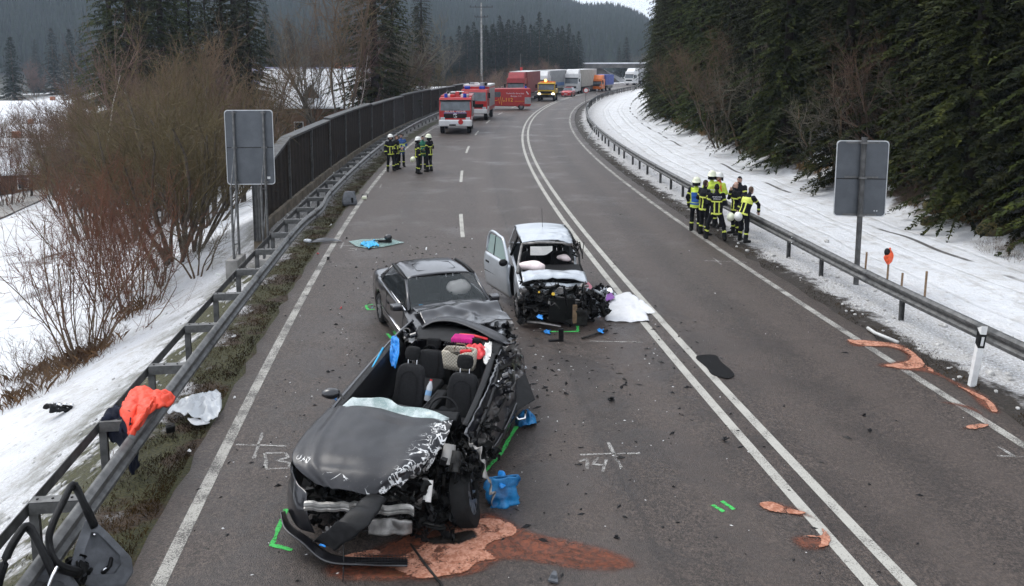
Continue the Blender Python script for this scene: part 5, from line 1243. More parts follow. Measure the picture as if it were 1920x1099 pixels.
for sx in (-1, 1):
    m = MB(); m.loft([[(sx*.62, 1.40, 1.44), (sx*.62, 1.58, 1.44), (sx*.57, 1.58, 1.45)], [(sx*.78, 1.45, .98), (sx*.76, 1.72, .98), (sx*.7, 1.72, .98)]]); m.build('rear_pillar', 'car_silver', c3)
    m = MB(); m.tube([(sx*.62, -.3, 1.42), (sx*.63, .6, 1.455), (sx*.62, 1.45, 1.44)], .025, 6); m.build('roof_rail', 'trim_black', c3, True)
    m = MB(); m.tube([(sx*.63, .42, 1.44), (sx*.80, .38, .96)], .035, 6); m.build('door_pillar', 'trim_black', c3, True)
    m = MB(); m.poly([(sx*.635, .5, 1.42), (sx*.635, 1.4, 1.42), (sx*.785, 1.45, .99), (sx*.80, .45, .98)]); m.build('side_window', 'glass_side', c3)
m = MB(); m.grid(quadg((.70, 1.72, .98), (-.70, 1.72, .98), (-.58, 1.56, 1.43), (.58, 1.56, 1.43), .04, (0, 1, 0)), 8, 4); m.build('rear_window', 'glass_side', c3, True)
m = MB(); m.box((0, .2, .45), (1.45, 2.5, .06)); m.build('floor', 'cloth_black', c3); m = MB(); m.box((0, -1.0, .84), (1.38, .8, .24), 0, 0, .06); m.build('dashboard', 'trim_black', c3, bevel=.05)
for x in (-.36, .34): seat(c3, (x, .12, .52), 0, .58, .48, .22, True, 'cloth_black')
seat(c3, (0, 1.05, .55), 0, .5, 1.2, .22, False, 'cloth_black', 'rear_seat')
m = MB(); m.grid(lambda u, v_: (-.42+.5*u, -.46-.02*sin(3*u), 1.36-.20*v_*(1-.5*max(0, u-.7)/.3)), 8, 4); m.build('sun_visor', 'airbag', c3, solid=.02)
def bag3(u, v_):
    a = u*2*pi; t = v_*pi; p = Vector((.31*sin(t)*cos(a), .17*sin(t)*sin(a), .12*cos(t))); return p*(1+.35*mnoise.noise(p*5))+Vector((-.40, -1.08, 1.06))
m = MB(); m.grid(bag3, 22, 14); m.build('airbag', 'airbag_pink', c3, True)
def bag4(u, v_):
    a = u*2*pi; t = v_*pi; p = Vector((.16*sin(t)*cos(a), .10*sin(t)*sin(a), .08*cos(t))); return p*(1+.5*mnoise.noise(p*8))+Vector((.38, -.3, 1.05))
m = MB(); m.grid(bag4, 16, 10); m.build('side_airbag', 'airbag_pink', c3, True)
def bon3(u, v_):
    x = -.70+1.36*u; y = -1.36-.46*v_+.10*(1-(2*u-1)**2)*v_; z = 1.0-.05*v_+.05*sin(pi*u)*(.5+.5*v_)-.06*max(0, v_-.8)/.2
    return (x, y-.08*max(0, u-.3), z+crumple((x, y, 0), .05, 2.5, 9))
m = MB(); m.grid(bon3, 30, 12, 0, True); m.build('bonnet', 'car_silver', c3, smooth=35, solid=.014)
def wng3(u, v_):
    y = -1.0-.7*u; z = .98-.42*v_-.12*u*(1-v_)-.1*u; x = -.80-.03*sin(pi*v_)+.05*u
    return (x+.06*mnoise.noise(Vector((y*4, z*4, 2)))*u, y, z+(.10*mnoise.noise(Vector((u*9, 1, 3))) if v_ > .95 else 0))
m = MB(); m.grid(wng3, 18, 12); m.build('torn_wing', 'car_silver', c3, smooth=35, solid=.01)
# open door, hinged at the front edge
dr = empty('door', (-.86, -.82, 0), 0); dr.parent = c3; dr.rotation_euler = (0, 0, radians(20)); dr.scale = (1, 1.25, 1.04)
def doorsk(u, v_):
    y = 1.12*u; z = .26+.72*v_; return (-.02-.05*sin(pi*v_*.9), y+(.03 if v_ > .5 else 0), z+.03*u*v_)
m = MB(); m.grid(doorsk, 12, 10); m.build('door_skin', 'car_silver', dr, True, solid=.05)
fr = [(-.03, .10, .98), (.03, .42, 1.40), (.05, .62, 1.455), (.05, 1.08, 1.46), (.0, 1.16, 1.02)]
m = MB(); m.tube([curve_at(fr, t) for t in np.linspace(0, 1, 18)], .035, 8); m.build('window_frame', 'car_silver', dr, True)
m = MB(); m.poly([(-.03, .13, .99), (.03, .44, 1.38), (.04, .64, 1.43), (.04, 1.06, 1.43), (-.01, 1.13, 1.02)]); m.build('window_pane', 'glass_green', dr)
m = MB(); m.tube([(-.02, .80, 1.0), (.045, .80, 1.44)], .014, 6); m.build('window_divider', 'trim_black', dr)
m = MB(); m.box((-.085, .98, .82), (.03, .16, .045)); m.build('handle', 'trim_black', dr, bevel=.01)
m = MB(); m.tube([(-.075, .08, .62), (-.085, 1.1, .6)], .014, 6); m.build('moulding', 'trim_black', dr)
m = MB(); m.sph((-.15, .12, 1.02), (.10, .06, .08), 12, 8); m.build('mirror', 'trim_black', dr, True)
m = MB(); m.grid(lambda u, v_: (.05, .03+1.05*u, .3+.64*v_), 6, 6); m.build('door_trim', 'trim_black', dr, solid=.03)
m = MB(); m.tube([(0, .9, 1.49), (0, 1.05, 1.95)], .005, 5); m.build('aerial', 'trim_black', c3)
clutter('engine_parts', c3, (0, -1.82, .5), (1.45, .5, .8), 190, 41)
clutter('engine_parts', c3, (-.55, -1.7, .6), (.35, .35, .6), 36, 42)
clutter('crushed_corner', c3, (.92, -1.6, .4), (.5, .6, .6), 70, 43, ('engine_dark', 'black_plastic', 'alu_dirty', 'car_silver'))
for px, py, z, r_, mt in ((1021, 552, .82, .035, 'truck_yellow'), (996, 548, .8, .02, 'truck_yellow')):
    p = c3.matrix_world; q = G(px, py, z)-Vector((.80, 18.75, 0)); m = MB(); m.cyl(q, q+Vector((0, -.03, .02)), r_, 12); m.build('filler_cap', mt, c3)
m = MB(); m.box((.1, -2.0, .35), (.55, .12, .48), 0, .05); m.build('radiator', 'engine_dark', c3, bevel=.01)
m = MB(); m.box((.36, -2.1, .28), (.09, .05, .4), 0, .1, .1); m.build('bracket', 'wood', c3); m = MB(); m.box((.48, -2.08, .2), (.3, .06, .34), 0, -.1, .2); m.build('torn_panel', 'engine_grey', c3)
m = MB(); m.tube([(-.8, -1.9, .1), (-.35, -2.15, .12), (.05, -2.25, .07)], [.06, .05, .03], 6, 0, True, .5); m.build('bumper_piece', 'alu_dirty', c3)
for x, y in ((-.72, -1.46), (.78, -1.4), (-.72, 1.12), (.72, 1.12)): wheel(c3, (x, y, .29), .29, .18, (1, .12 if y < 0 else 0, 0), spokes=7)

# ------------------------------------------------------------------ trucks and emergency vehicles
def cab(e, w_, h, d, paint_, y0=0, z0=.55, rake=.18, glass_h=(.52, .86), grille='trim_black', bumper=None, lights='lamp_glass', visor=None, roofz=0, mirror=True):
    """cab-over: y0 = front plane"""
    zg0, zg1 = z0+(h-z0)*glass_h[0], z0+(h-z0)*glass_h[1]
    m = MB(); prof = [(y0, z0+.25), (y0-.02, zg0), (y0+rake, zg1), (y0+rake+.12, h), (y0+d, h), (y0+d, z0)]
    m.prism([(-w_/2, y, z) for y, z in prof+[(y0+.05, z0)]], (w_, 0, 0)); m.build('cab', paint_, e, bevel=.05)
    a = Vector((0, y0-.02, zg0+.03)); b_ = Vector((0, y0+rake, zg1-.02)); m = MB(); m.add([(-w_/2+.1, a.y-.012, a.z), (w_/2-.1, a.y-.012, a.z), (w_/2-.14, b_.y-.012, b_.z), (-w_/2+.14, b_.y-.012, b_.z)], [(0, 1, 2, 3)]); m.build('windscreen', 'glass_truck', e, solid=.02)
    for sx in (-1, 1):
        m = MB(); m.add([(sx*(w_/2+.006), y0+.1, zg0+.05), (sx*(w_/2+.006), y0+d*.6, zg0+.05), (sx*(w_/2+.006), y0+d*.6, zg1-.05), (sx*(w_/2+.006), y0+rake+.12, zg1-.05)], [(0, 1, 2, 3)]); m.build('side_window', 'glass_truck', e, solid=.012)
        m = MB(); m.box((sx*(w_/2-.26), y0-.03, z0+.42), (.34, .08, .2)); m.build('headlight', lights, e, bevel=.02)
        if mirror: m = MB(); m.box((sx*(w_/2+.2), y0+.02, zg0+.55), (.2, .12, .5)); m.box((sx*(w_/2+.07), y0+.08, zg0+.78), (.2, .03, .03)); m.build('mirror', 'trim_black', e)
        m = MB(); m.tube([(sx*(w_/2+.008), y0+d*.66, z0+.1), (sx*(w_/2+.008), y0+d*.66, zg1)], .012, 4); m.build('door_gap', 'trim_black', e)
        m = MB(); m.tube([(sx*.1, y0-.05, zg0+.06), (sx*.45, y0-.0, zg0+.14), (sx*.75, y0+.03, zg0+.17)], .012, 4); m.build('wiper', 'trim_black', e)
    m = MB(); m.box((0, y0-.02, z0+.62), (w_*.72, .05, .34)); g_ = m.build('grille', grille, e, bevel=.02)
    for i in range(3): m = MB(); m.box((0, y0-.055, z0+.52+i*.1), (w_*.66, .02, .025)); m.build('grille_bar', 'engine_grey', g_)
    m = MB(); m.box((0, y0-.04, z0+.12), (w_, .2, .42)); m.build('bumper', bumper or paint_, e, bevel=.05)
    if visor: m = MB(); m.box((0, y0+rake-.02, zg1+.02), (w_-.1, .18, .1)); m.build('sun_visor', visor, e)
def twheels(e, ys, w_=2.4, r=.5, dbl=False):
    for y in ys:
        for sx in (-1, 1): wheel(e, (sx*(w_/2-.17), y, r), r, .32, (1, 0, 0), 'rim_alloy', spokes=6)
def place(name, px, py, lab, cat='truck', rz=None, dx=0):
    p = G(px, py); s_ = float(SO(p.x, p.y)[0][0]); return empty(name, (p.x+dx, p.y, 0), -RH(s_) if rz is None else rz, lab, cat)
# first fire engine
t = place('fire_engine', 854, 251, 'red and white fire engine standing foremost on the closed lane', 'fire engine', radians(1))
cab(t, 2.45, 2.75, 1.7, 'fire_red', 0, .75, .16, (.50, .88), 'trim_black', 'truck_white', 'lamp_glass', 'trim_black')
m = MB(); m.box((0, -.16, .82), (2.5, .3, .46)); m.build('front_bumper', 'truck_white', t, bevel=.06)
for sx in (-1, 1):
    m = MB(); m.prism([(sx*1.2, -.1, .6), (sx*1.2, .35, 1.25), (sx*1.2, 1.2, 1.25), (sx*1.2, 1.5, .7), (sx*1.2, 1.5, .6), (sx*1.2, 1.25, .6), (sx*1.2, 1.1, 1.05), (sx*1.2, .4, 1.05), (sx*1.2, .2, .6)], (sx*.07, 0, 0)); m.build('wheel_arch', 'truck_white', t)
    m = MB(); m.cyl((sx*.72, .45, 2.75), (sx*.72, .45, 3.05), .13, 12); m.build('blue_light', 'lamp_blue', t, smooth=40)
m = MB(); m.cyl((.42, -.34, .92), (.42, -.30, .92), .19, 16); m.cyl((.42, -.4, .8), (.42, -.3, .8), .06, 8); m.build('red_lamp', 'red_paint', t)
m = MB(); m.box((0, -.325, .86), (.7, .02, .14)); pl_ = m.build('number_plate', 'text_white', t); m = MB(); m.box((-.2, -.33, .7), (.5, .03, .1)); m.build('tow_slot', 'trim_black', t)
text('lettering', 'FEUER WEHR', .27, 'text_white', t, (0, -.028, 1.69), (pi/2, 0, 0))
m = MB(); m.box((0, -.012, 1.69), (1.75, .01, .26)); m.build('lettering_band', 'stripe_blue', t)
m = MB(); m.loft([[(.15+.02*cos(b_))*Vector((cos(a), 0, sin(a)))+Vector((0, -.08+.015*sin(b_), 1.37)) for b_ in (0, 2.1, 4.2)] for a in np.linspace(0, 2*pi, 17)], 0, True, False)
for a in (pi/2, pi*7/6, pi*11/6): m.cyl((0, -.08, 1.37), (.15*cos(a), -.08, 1.37+.15*sin(a)), .014, 5)
m.build('star_emblem', 'chrome', t)
m = MB(); m.box((0, 4.3, 1.85), (2.45, 5.0, 2.0)); m.build('body', 'fire_red', t, bevel=.04)
for i in range(3):
    for sx in (-1, 1): m = MB(); m.box((sx*1.235, 2.7+i*1.55, 2.0), (.03, 1.35, 1.4)); m.build('roller_shutter', 'shutter', t)
for y, r_ in ((.75, .52), (5.2, .52)): twheels(t, [y], 2.4, r_)
m = MB(); m.box((0, 3.3, .75), (1.0, 6.2, .3)); m.build('chassis', 'engine_dark', t)
R = random.Random(5)
for i in range(16):
    x, y = R.uniform(-1, 1), R.uniform(.9, 4); h_ = 2.75 if y < 1.7 else 2.86
    m = MB(); m.box((x, y, h_+.12), (R.uniform(.2, .6), R.uniform(.3, .9), R.uniform(.15, .35)), 0, R.uniform(-.2, .2)); m.build('roof_gear', R.choice(('truck_white', 'shutter', 'engine_grey', 'red_paint', 'truck_white')), t, bevel=.03)
# second fire engine
t = place('fire_engine', 889, 226, 'second fire engine with grey roller shutters behind the foremost one', 'fire engine', radians(-4.6))
cab(t, 2.45, 2.9, 1.7, 'fire_red', 0, .75, .16, (.48, .88), 'trim_black', 'truck_white')
m = MB(); m.box((0, 4.5, 1.95), (2.45, 5.4, 2.3)); m.build('body', 'fire_red', t, bevel=.04)
for i in range(3):
    for sx in (-1, 1): m = MB(); m.box((sx*1.235, 2.75+i*1.65, 2.05), (.03, 1.5, 1.7)); m.build('roller_shutter', 'shutter', t)
m = MB(); m.box((0, 4.5, 3.2), (2.5, 5.45, .22)); m.build('roof_edge', 'truck_white', t, bevel=.05)
for sx in (-.7, .7): m = MB(); m.box((sx, .6, 3.05), (.55, .35, .3)); m.build('blue_light', 'lamp_blue', t, bevel=.08)
for sx in (-1, 1): m = MB(); m.prism([(sx*1.22, .2, .6), (sx*1.22, .35, 1.3), (sx*1.22, 1.35, 1.3), (sx*1.22, 1.5, .6), (sx*1.22, 1.3, .6), (sx*1.22, 1.2, 1.1), (sx*1.22, .5, 1.1), (sx*1.22, .4, .6)], (sx*.06, 0, 0)); m.build('wheel_arch', 'truck_white', t)
twheels(t, [.85, 5.3], 2.4, .5); m = MB(); m.box((0, 3.5, .8), (1.0, 6.6, .3)); m.build('chassis', 'engine_dark', t)
for i in range(8):
    m = MB(); m.box((R.uniform(-.9, .9), R.uniform(1.2, 3), 3.35), (R.uniform(.2, .5), R.uniform(.3, .8), .3)); m.build('roof_gear', R.choice(('truck_white', 'engine_grey', 'shutter')), t, bevel=.03)
# command van, seen from the side, nose to the left
p = G(962, 206); t = empty('fire_van', (p.x-.85, p.y+.95, 0), radians(-88), 'red fire brigade van parked across the lane showing 112 on its side', 'van')
m = MB(); prof = [(-2.9, .45), (-2.95, .95), (-2.7, 1.2), (-2.05, 1.35), (-1.45, 2.2), (-1.2, 2.42), (2.75, 2.46), (2.85, 2.3), (2.88, .5), (2.7, .38)]
m.prism([(-.98, y, z) for y, z in prof], (1.96, 0, 0)); m.build('body', 'fire_red', t, bevel=.09)
m = MB(); m.box((.985, -1.1, 1.75), (.02, 1.0, .6)); m.build('side_window', 'glass_truck', t)
m = MB(); m.box((.985, 2.5, 1.05), (.02, .7, .75)); m.build('rear_shutter', 'shutter', t)
m = MB(); m.grid(quadg((-.85, -2.05, 1.42), (.85, -2.05, 1.42), (.75, -1.5, 2.15), (-.75, -1.5, 2.15), .02, (0, -1, 0)), 4, 3); m.build('windscreen', 'glass_truck', t, solid=.01)
text('lettering', '112', .62, 'text_yellow', t, (1.0, .35, 1.12), (pi/2, 0, pi/2))
text('lettering', 'Technische Einsatzleit', .23, 'text_white', t, (1.0, 1.05, 1.86), (pi/2, 0, pi/2)); text('lettering', 'Breisgau 11-2', .22, 'text_white', t, (1.0, 1.15, 1.56), (pi/2, 0, pi/2))
zg = [(-1.6, 1.05), (-1.0, 1.05), (-.85, 1.3), (-.75, .7), (-.62, 1.55), (-.5, .55), (-.4, 1.4), (-.3, .9), (-.22, 1.1), (-.1, .95)]
m = MB(); m.tube([(1.0, y, z) for y, z in zg], .025, 4); m.build('pulse_line', 'text_yellow', t); m = MB(); m.tube([(1.0, 1.0, .98), (1.0, 2.1, .98)], .012, 4); m.build('side_line', 'text_yellow', t)
m = MB(); m.box((.99, 2.45, 1.92), (.01, .12, .4), 0, 0, .6); m.build('badge', 'truck_white', t)
for sx in (-.6, .6): m = MB(); m.box((sx, 2.3, 2.55), (.2, .2, .22)); m.build('blue_light', 'lamp_blue', t, bevel=.05)
for y in (-2.05, 1.75):
    for sx in (-1, 1): wheel(t, (sx*.87, y, .34), .34, .22, (1, 0, 0))
    m = MB(); m.tube([(.985, y+.44*cos(a), .36+.44*sin(a)) for a in np.linspace(0, pi, 13)], .05, 5); m.build('wheel_arch', 'red_paint', t)
def lorry(px, py, lab, paint_, box_, name='lorry', stripe=None, ln=13.0, h=4.0, hb=None, cabh=3.7, rz=None, wd=2.5, logo=None, dx=0, spoiler=True, bumper=None, white_top=False):
    t = place(name, px, py, lab, 'truck', rz, dx); hb = hb or h
    cab(t, 2.45, cabh-.5, 2.1, paint_, 0, .5, .2, (.42, .74), 'trim_black', bumper, visor='trim_black')
    if spoiler: m = MB(); m.prism([(-1.1, .5, cabh-.5), (-1.1, 1.1, cabh+.2), (-1.1, 2.0, cabh+.25), (-1.1, 2.0, cabh-.5)], (2.2, 0, 0)); m.build('wind_deflector', paint_, t, bevel=.06)
    m = MB(); m.box((0, 2.7+ln/2, (hb+1.1)/2), (wd, ln, hb-1.1)); m.build('trailer', box_, t, bevel=.04)
    m = MB(); m.box((0, 2.7+ln/2, hb+.02), (wd+.02, ln+.02, .06)); m.build('trailer_roof', 'truck_white' if box_ != 'tarp_blue' else 'tarp_blue', t)
    for sx in (-1, 1):
        m = MB(); m.box((sx*wd/2, 2.7+ln*.5, .75), (.05, ln*.6, .5)); m.build('side_guard', 'galv', t)
        if stripe: m = MB(); m.box((sx*(wd/2+.012), 2.7+ln/2, 1.75), (.02, ln-.1, .55)); m.build('stripe', stripe, t)
    m = MB(); m.box((0, 1.4+ln/2, .75), (.9, ln+1.5, .3)); m.build('chassis', 'engine_dark', t)
    twheels(t, [.95, 3.4]+([ln-1.4, ln-.1, ln+1.2] if ln > 9 else [ln+.6]), 2.45, .5)
    return t
t = lorry(958, 192, 'articulated truck with red cab and dull red tarpaulin behind the fire van', 'truck_red', 'tarp_red', h=4.05, cabh=3.75, dx=.6)
lorry(1012, 180, 'white trailer truck with a blue stripe behind the yellow truck', 'truck_white', 'tarp_grey', stripe='stripe_blue', h=4.0, rz=radians(-19))
lorry(1071, 176, 'white cab articulated truck with plain cream trailer behind the small red car', 'truck_white', 'plaster', h=4.05, cabh=3.9, rz=radians(-17))
t = lorry(1116, 171.5, 'short orange cab truck with a blue tarpaulin body', 'truck_orange', 'tarp_blue', 'box_truck', None, 5.2, 3.0, 2.95, 2.75, rz=radians(-23))
lorry(1179, 160, 'farthest white truck with grey trailer coming from under the bridge', 'truck_white', 'tarp_grey', h=3.8, cabh=3.65, rz=radians(-42))
t = place('tow_truck', 1024, 190, 'yellow service truck with flashing amber beacon and lit headlights', 'truck', radians(-8))
cab(t, 2.4, 2.55, 1.7, 'truck_yellow', 0, .6, .16, (.48, .88), 'trim_black', 'trim_black', 'lamp_lit', 'trim_black')
m = MB(); m.box((0, 3.6, 1.3), (2.3, 3.6, .6)); m.build('flatbed', 'truck_yellow', t, bevel=.04); m = MB(); m.box((0, 2.1, 2.2), (2.2, .3, 1.0)); m.build('headboard', 'truck_orange', t)
m = MB(); m.box((0, 2.9, .75), (1, 5, .3)); m.build('chassis', 'engine_dark', t); twheels(t, [.8, 4.2], 2.4, .48)
m = MB(); m.box((0, .7, 2.66), (1.6, .3, .2)); m.build('light_bar', 'truck_orange', t); m = MB(); m.sph((-.15, .6, 2.84), .17, 10, 7); m.build('beacon', 'lamp_amber_lit', t, True)
p = G(1066, 181); t = empty('small_car', (p.x, p.y+.5, 0), radians(-15), 'small red car waiting beside the cream trailer truck', 'car')
shell(list(np.arange(-2, 2.01, .1)), lin((-2, .7), (-1.5, .84), (1.6, .84), (2, .74)), lambda y: .22, lin((-2, .7), (-.9, .9), (2, .95)), lin((-2, .68), (-.9, .93), (2, .95)), (-.8, 1.7), ((1.2, .36, .3), (-1.25, .36, .3))).build('body', 'red_paint', t, smooth=35)
m = MB(); m.box((0, .5, 1.42), (1.15, 1.7, .05)); m.build('roof', 'red_paint', t, bevel=.02)
m = MB(); m.loft([[(-.74, -.85, .92), (.74, -.85, .92), (.74, 1.75, .94), (-.74, 1.75, .94)], [(-.57, -.3, 1.4), (.57, -.3, 1.4), (.57, 1.4, 1.4), (-.57, 1.4, 1.4)]]); m.build('windows', 'glass_truck', t)
for sx in (-1, 1):
    m = MB(); m.box((sx*.58, -1.93, .66), (.34, .12, .14)); m.build('headlight', 'lamp_glass', t, bevel=.03)
    for y in (-1.25, 1.2): wheel(t, (sx*.74, y, .3), .3, .18)
m = MB(); m.box((0, -2.02, .45), (.5, .02, .11)); m.build('number_plate', 'text_white', t)
# ------------------------------------------------------------------ people
M('jacket_navy', (.010, .011, .017), .85, 0, .35, 12, .004, 60)
M('trousers_navy', (.011, .012, .016), .9, 0, .35, 12, .004, 60)
M('reflective', (.60, .66, .10), .55, 0, .08, 20)
M('reflective_pale', (.62, .64, .42), .5, 0, .08, 20)
M('hivis', (.52, .66, .06), .7, 0, .12, 10, .004, 40)
M('vest_orange', (.70, .09, .03), .7, 0, .12, 10, .004, 40)
M('vest_blue', (.02, .10, .38), .7, 0, .12, 10, .004, 40)
M('jacket_blue', (.03, .08, .24), .8, 0, .2, 10, .004, 40)
M('jacket_green', (.01, .13, .08), .8, 0, .2, 10, .004, 40)
M('skin', (.46, .28, .215), .6, 0, .1, 18)
M('boot', (.012, .011, .010), .6, 0, .3, 20)
M('hair_dark', (.014, .010, .008), .8, 0, .3, 60, .004, 90)
M('hair_brown', (.06, .03, .018), .8, 0, .3, 60, .004, 90)
M('hair_fair', (.085, .05, .032), .8, 0, .3, 60, .004, 90)
M('helmet_glow', (.72, .74, .56), .4, 0, .05, 8)
M('helmet_white', (.74, .74, .70), .4, 0, .05, 8)
M('glove', (.05, .04, .035), .8, 0, .3, 20)
PM = ['jacket_navy', 'trousers_navy', 'reflective', 'skin', 'boot', 'hair_dark', 'glove', 'hivis', 'vest_orange', 'vest_blue', 'jacket_blue', 'jacket_green', 'hair_brown', 'hair_fair', 'reflective_pale']
PI_ = {n: i for i, n in enumerate(PM)}
PEOPLE = []
def person(px, py, face, lab, jacket='jacket_navy', hair='hair_dark', helmet=None, arms='down', h=1.78, lean=0, stance=.1, vest=None, stride=0, bald=False, turn=0, group='firefighters and helpers', vstripe=True, text_=None):
    p = G(px, py); e = empty('person', (p.x, p.y, 0), face, lab, 'person', group); k_ = h/1.80; e.scale = (k_, k_, k_)
    if p.x > 5: e.location.z = TZ(p.x, p.y)+.03
    J = {}
    def up(x, y, z): # torso point with forward lean about the hips
        dz = z-.95; return Vector((x, y-sin(lean)*dz, .95+cos(lean)*dz))
    J['pel'] = Vector((0, 0, .95)); J['che'] = up(0, 0, 1.30); J['nek'] = up(0, 0, 1.50)
    hd = up(0, -.02, 1.665)
    for s, sg in (('L', -1), ('R', 1)):
        J['hip'+s] = Vector((sg*.095, 0, .90)); f = sg*stride
        J['kne'+s] = Vector((sg*(stance*1.0+.02), -.03-f*.5+.01, .50)); J['ank'+s] = Vector((sg*(stance*1.25), .02-f, .09))
        J['toe'+s] = J['ank'+s]+Vector((sg*.04, -.17, -.045))
        J['sho'+s] = up(sg*.19, .01, 1.44)
    def arm(s, el, wr): J['elb'+s] = up(*el); J['wri'+s] = up(*wr)
    A = arms if isinstance(arms, tuple) else (arms, arms)
    for s, sg, a in (('L', -1, A[0]), ('R', 1, A[1])):
        if a == 'down': arm(s, (sg*.28, .04, 1.16), (sg*.27, -.06, .92))
        elif a == 'front': arm(s, (sg*.29, .04, 1.17), (sg*.08, -.24, 1.10))
        elif a == 'cross': arm(s, (sg*.27, -.04, 1.18), (-sg*.08, -.25, 1.22))
        elif a == 'chin': arm(s, (sg*.24, -.14, 1.22), (sg*.04, -.20, 1.50))
        elif a == 'hip': arm(s, (sg*.36, .06, 1.20), (sg*.22, -.06, .98))
        elif a == 'reach': arm(s, (sg*.28, -.20, 1.20), (sg*.24, -.48, 1.10))
        elif a == 'rail': arm(s, (sg*.27, -.24, 1.22), (sg*.25, -.38, .98))
    B = MB()
    def cap(a, b_, ra, rb, fx=1.0):
        a, b_ = Vector(a), Vector(b_); d = (b_-a).normalized(); n = 12; B.sph(a, ra, n, 7); B.sph(b_, rb, n, 7); B.tube([a, b_], [ra, rb], n)
    def ell(c_, r): B.sph(c_, r, 16, 10)
    # torso as stacked ellipses, jacket slightly flared at the hem
    rings = []
    for z, rx, ry in ((.79, .20, .155), (.86, .212, .165), (.97, .195, .155), (1.1, .185, .145), (1.25, .205, .15), (1.38, .21, .14), (1.45, .17, .11), (1.50, .085, .08)):
        c_ = up(0, 0, z); rings.append([c_+Vector((rx*cos(a), ry*sin(a)*cos(lean), ry*sin(a)*-sin(lean)*-1)) for a in np.linspace(0, 2*pi, 17)[:-1]])
    B.loft(rings)
    B.tube([up(0, .005, 1.48), up(0, -.01, 1.60)], [.07, .055], 10)
    SEG = []
    for s in 'LR':
        cap(J['hip'+s], J['kne'+s], .102, .078); cap(J['kne'+s], J['ank'+s], .078, .074); cap(J['ank'+s]+Vector((0, .03, -.03)), J['toe'+s], .062, .048); cap(J['ank'+s]+Vector((0, 0, .1)), J['ank'+s], .07, .065)
        cap(J['sho'+s], J['elb'+s], .085, .065); cap(J['elb'+s], J['wri'+s], .066, .055)
        hd_ = J['wri'+s]+(J['wri'+s]-J['elb'+s]).normalized()*.08; J['han'+s] = hd_; cap(J['wri'+s], hd_, .036, .042)
        SEG += [('thigh', J['hip'+s], J['kne'+s]), ('calf', J['kne'+s], J['ank'+s]+Vector((0, 0, .12))), ('boot', J['ank'+s]+Vector((0, 0, .10)), J['ank'+s]), ('boot', J['ank'+s], J['toe'+s]), ('uarm', J['sho'+s], J['elb'+s]), ('farm', J['elb'+s], J['wri'+s]), ('hand', J['wri'+s]+(hd_-J['wri'+s])*.5, hd_)]
    SEG += [('torso', up(0, 0, .80), up(0, 0, 1.47)), ('head', up(0, -.01, 1.57), up(0, -.02, 1.74))]
    Rt = Matrix.Rotation(turn, 3, 'Z')
    def H(x, y, z): return hd+Rt@Vector((x, y, z))
    ell(hd+Vector((0, 0, .02)), (.078, .095, .115)); ell(H(0, -.03, -.065), (.058, .06, .055)); cap(H(0, -.088, .0), H(0, -.106, -.025), .012, .016)
    for sg in (-1, 1): ell(H(sg*.078, .005, -.005), (.014, .02, .03))
    raw = B.build('person_raw', PM, None); md = raw.modifiers.new('r', 'REMESH'); md.mode = 'VOXEL'; md.voxel_size = .021; md.use_smooth_shade = True
    sm = raw.modifiers.new('s', 'SMOOTH'); sm.factor = .5; sm.iterations = 3
    PEOPLE.append((raw, e, SEG, hd, Rt, dict(jacket=jacket, hair=hair, vest=vest, bald=bald, vstripe=vstripe, helmet=helmet), J, up))
    if helmet:
        m = MB(); n = 20; rg = []
        for t, r_ in ((-.02, .155), (.0, .15), (.005, .132), (.05, .128), (.09, .112), (.125, .08), (.145, .035), (.148, .005)): rg.append([H(r_*cos(a), r_*sin(a)*1.15+(.0), .055+t+(.02 if t < .01 else 0)*(-sin(a))) for a in np.linspace(0, 2*pi, n+1)[:-1]])
        m.loft(rg); hm = m.build('helmet', helmet, e, True)
        m = MB(); m.tube([H(0, -.15, .06), H(0, -.14, .13), H(0, -.06, .19), H(0, .06, .195), H(0, .14, .13)], .012, 6); m.build('helmet_ridge', helmet, hm, True)
        m = MB(); m.loft([[H(.125*cos(a), .14*sin(a), .05) for a in np.linspace(-.1, pi+.1, 12)], [H(.13*cos(a), .15*sin(a), -.09) for a in np.linspace(-.05, pi+.05, 12)]], 0, False, False); m.build('neck_flap', 'jacket_navy', hm, True, solid=.012)
        m = MB(); m.tube([H(.08*cos(a), -.02-.07*abs(sin(a)), -.02-.09*abs(sin(a))) for a in np.linspace(0, -pi, 9)], .008, 5); m.build('chin_strap', 'boot', hm)
    if text_:
        c_ = up(0, .157, 1.37)
        for ln_, dz in ((text_[0], .03), (text_[1], -.035)): text('lettering', ln_, .052, 'text_white', e, up(0, .160, 1.37+dz), (pi/2-lean*0, 0, pi))
    return e
FR = 'dark uniformed firefighter '
rt = lambda d: radians(d)
# facing: 0 looks at the viewer, 90 to the right, -90 to the left, 180 away
person(1303, 433, rt(150), 'helmeted person in a blue and yellow vest in the group on the right verge', vest='bluevest', helmet='helmet_glow', arms=('front', 'down'), h=1.74)
person(1319, 440, rt(115), 'bareheaded person in dark firefighting suit beside the blue vest', hair='hair_brown', arms=('front', 'front'), h=1.8, stance=.11)
person(1332, 424, rt(160), 'person in a bright yellow green jacket and pale helmet seen from behind', jacket='hivis', helmet='helmet_glow', arms='front', h=1.84)
person(1346, 424, rt(-60), 'person in an orange red vest over a yellow jacket with a white helmet', jacket='hivis', vest='orange', helmet='helmet_white', hair='hair_brown', arms='front', h=1.80)
person(1341, 449, rt(172), 'bareheaded firefighter with white lettering on the back standing astride', arms='front', h=1.78, stance=.22, stride=.10, text_=('FEUERWEHR', 'BREISGAU'))
person(1384, 430, rt(-50), 'dark haired person in firefighting suit rearmost by the right rail', arms='cross', h=1.80)
person(1378, 439, rt(-75), 'balding person in firefighting suit with a hand at the mouth', hair='hair_fair', bald=True, arms=('chin', 'down'), h=1.72, stance=.12)
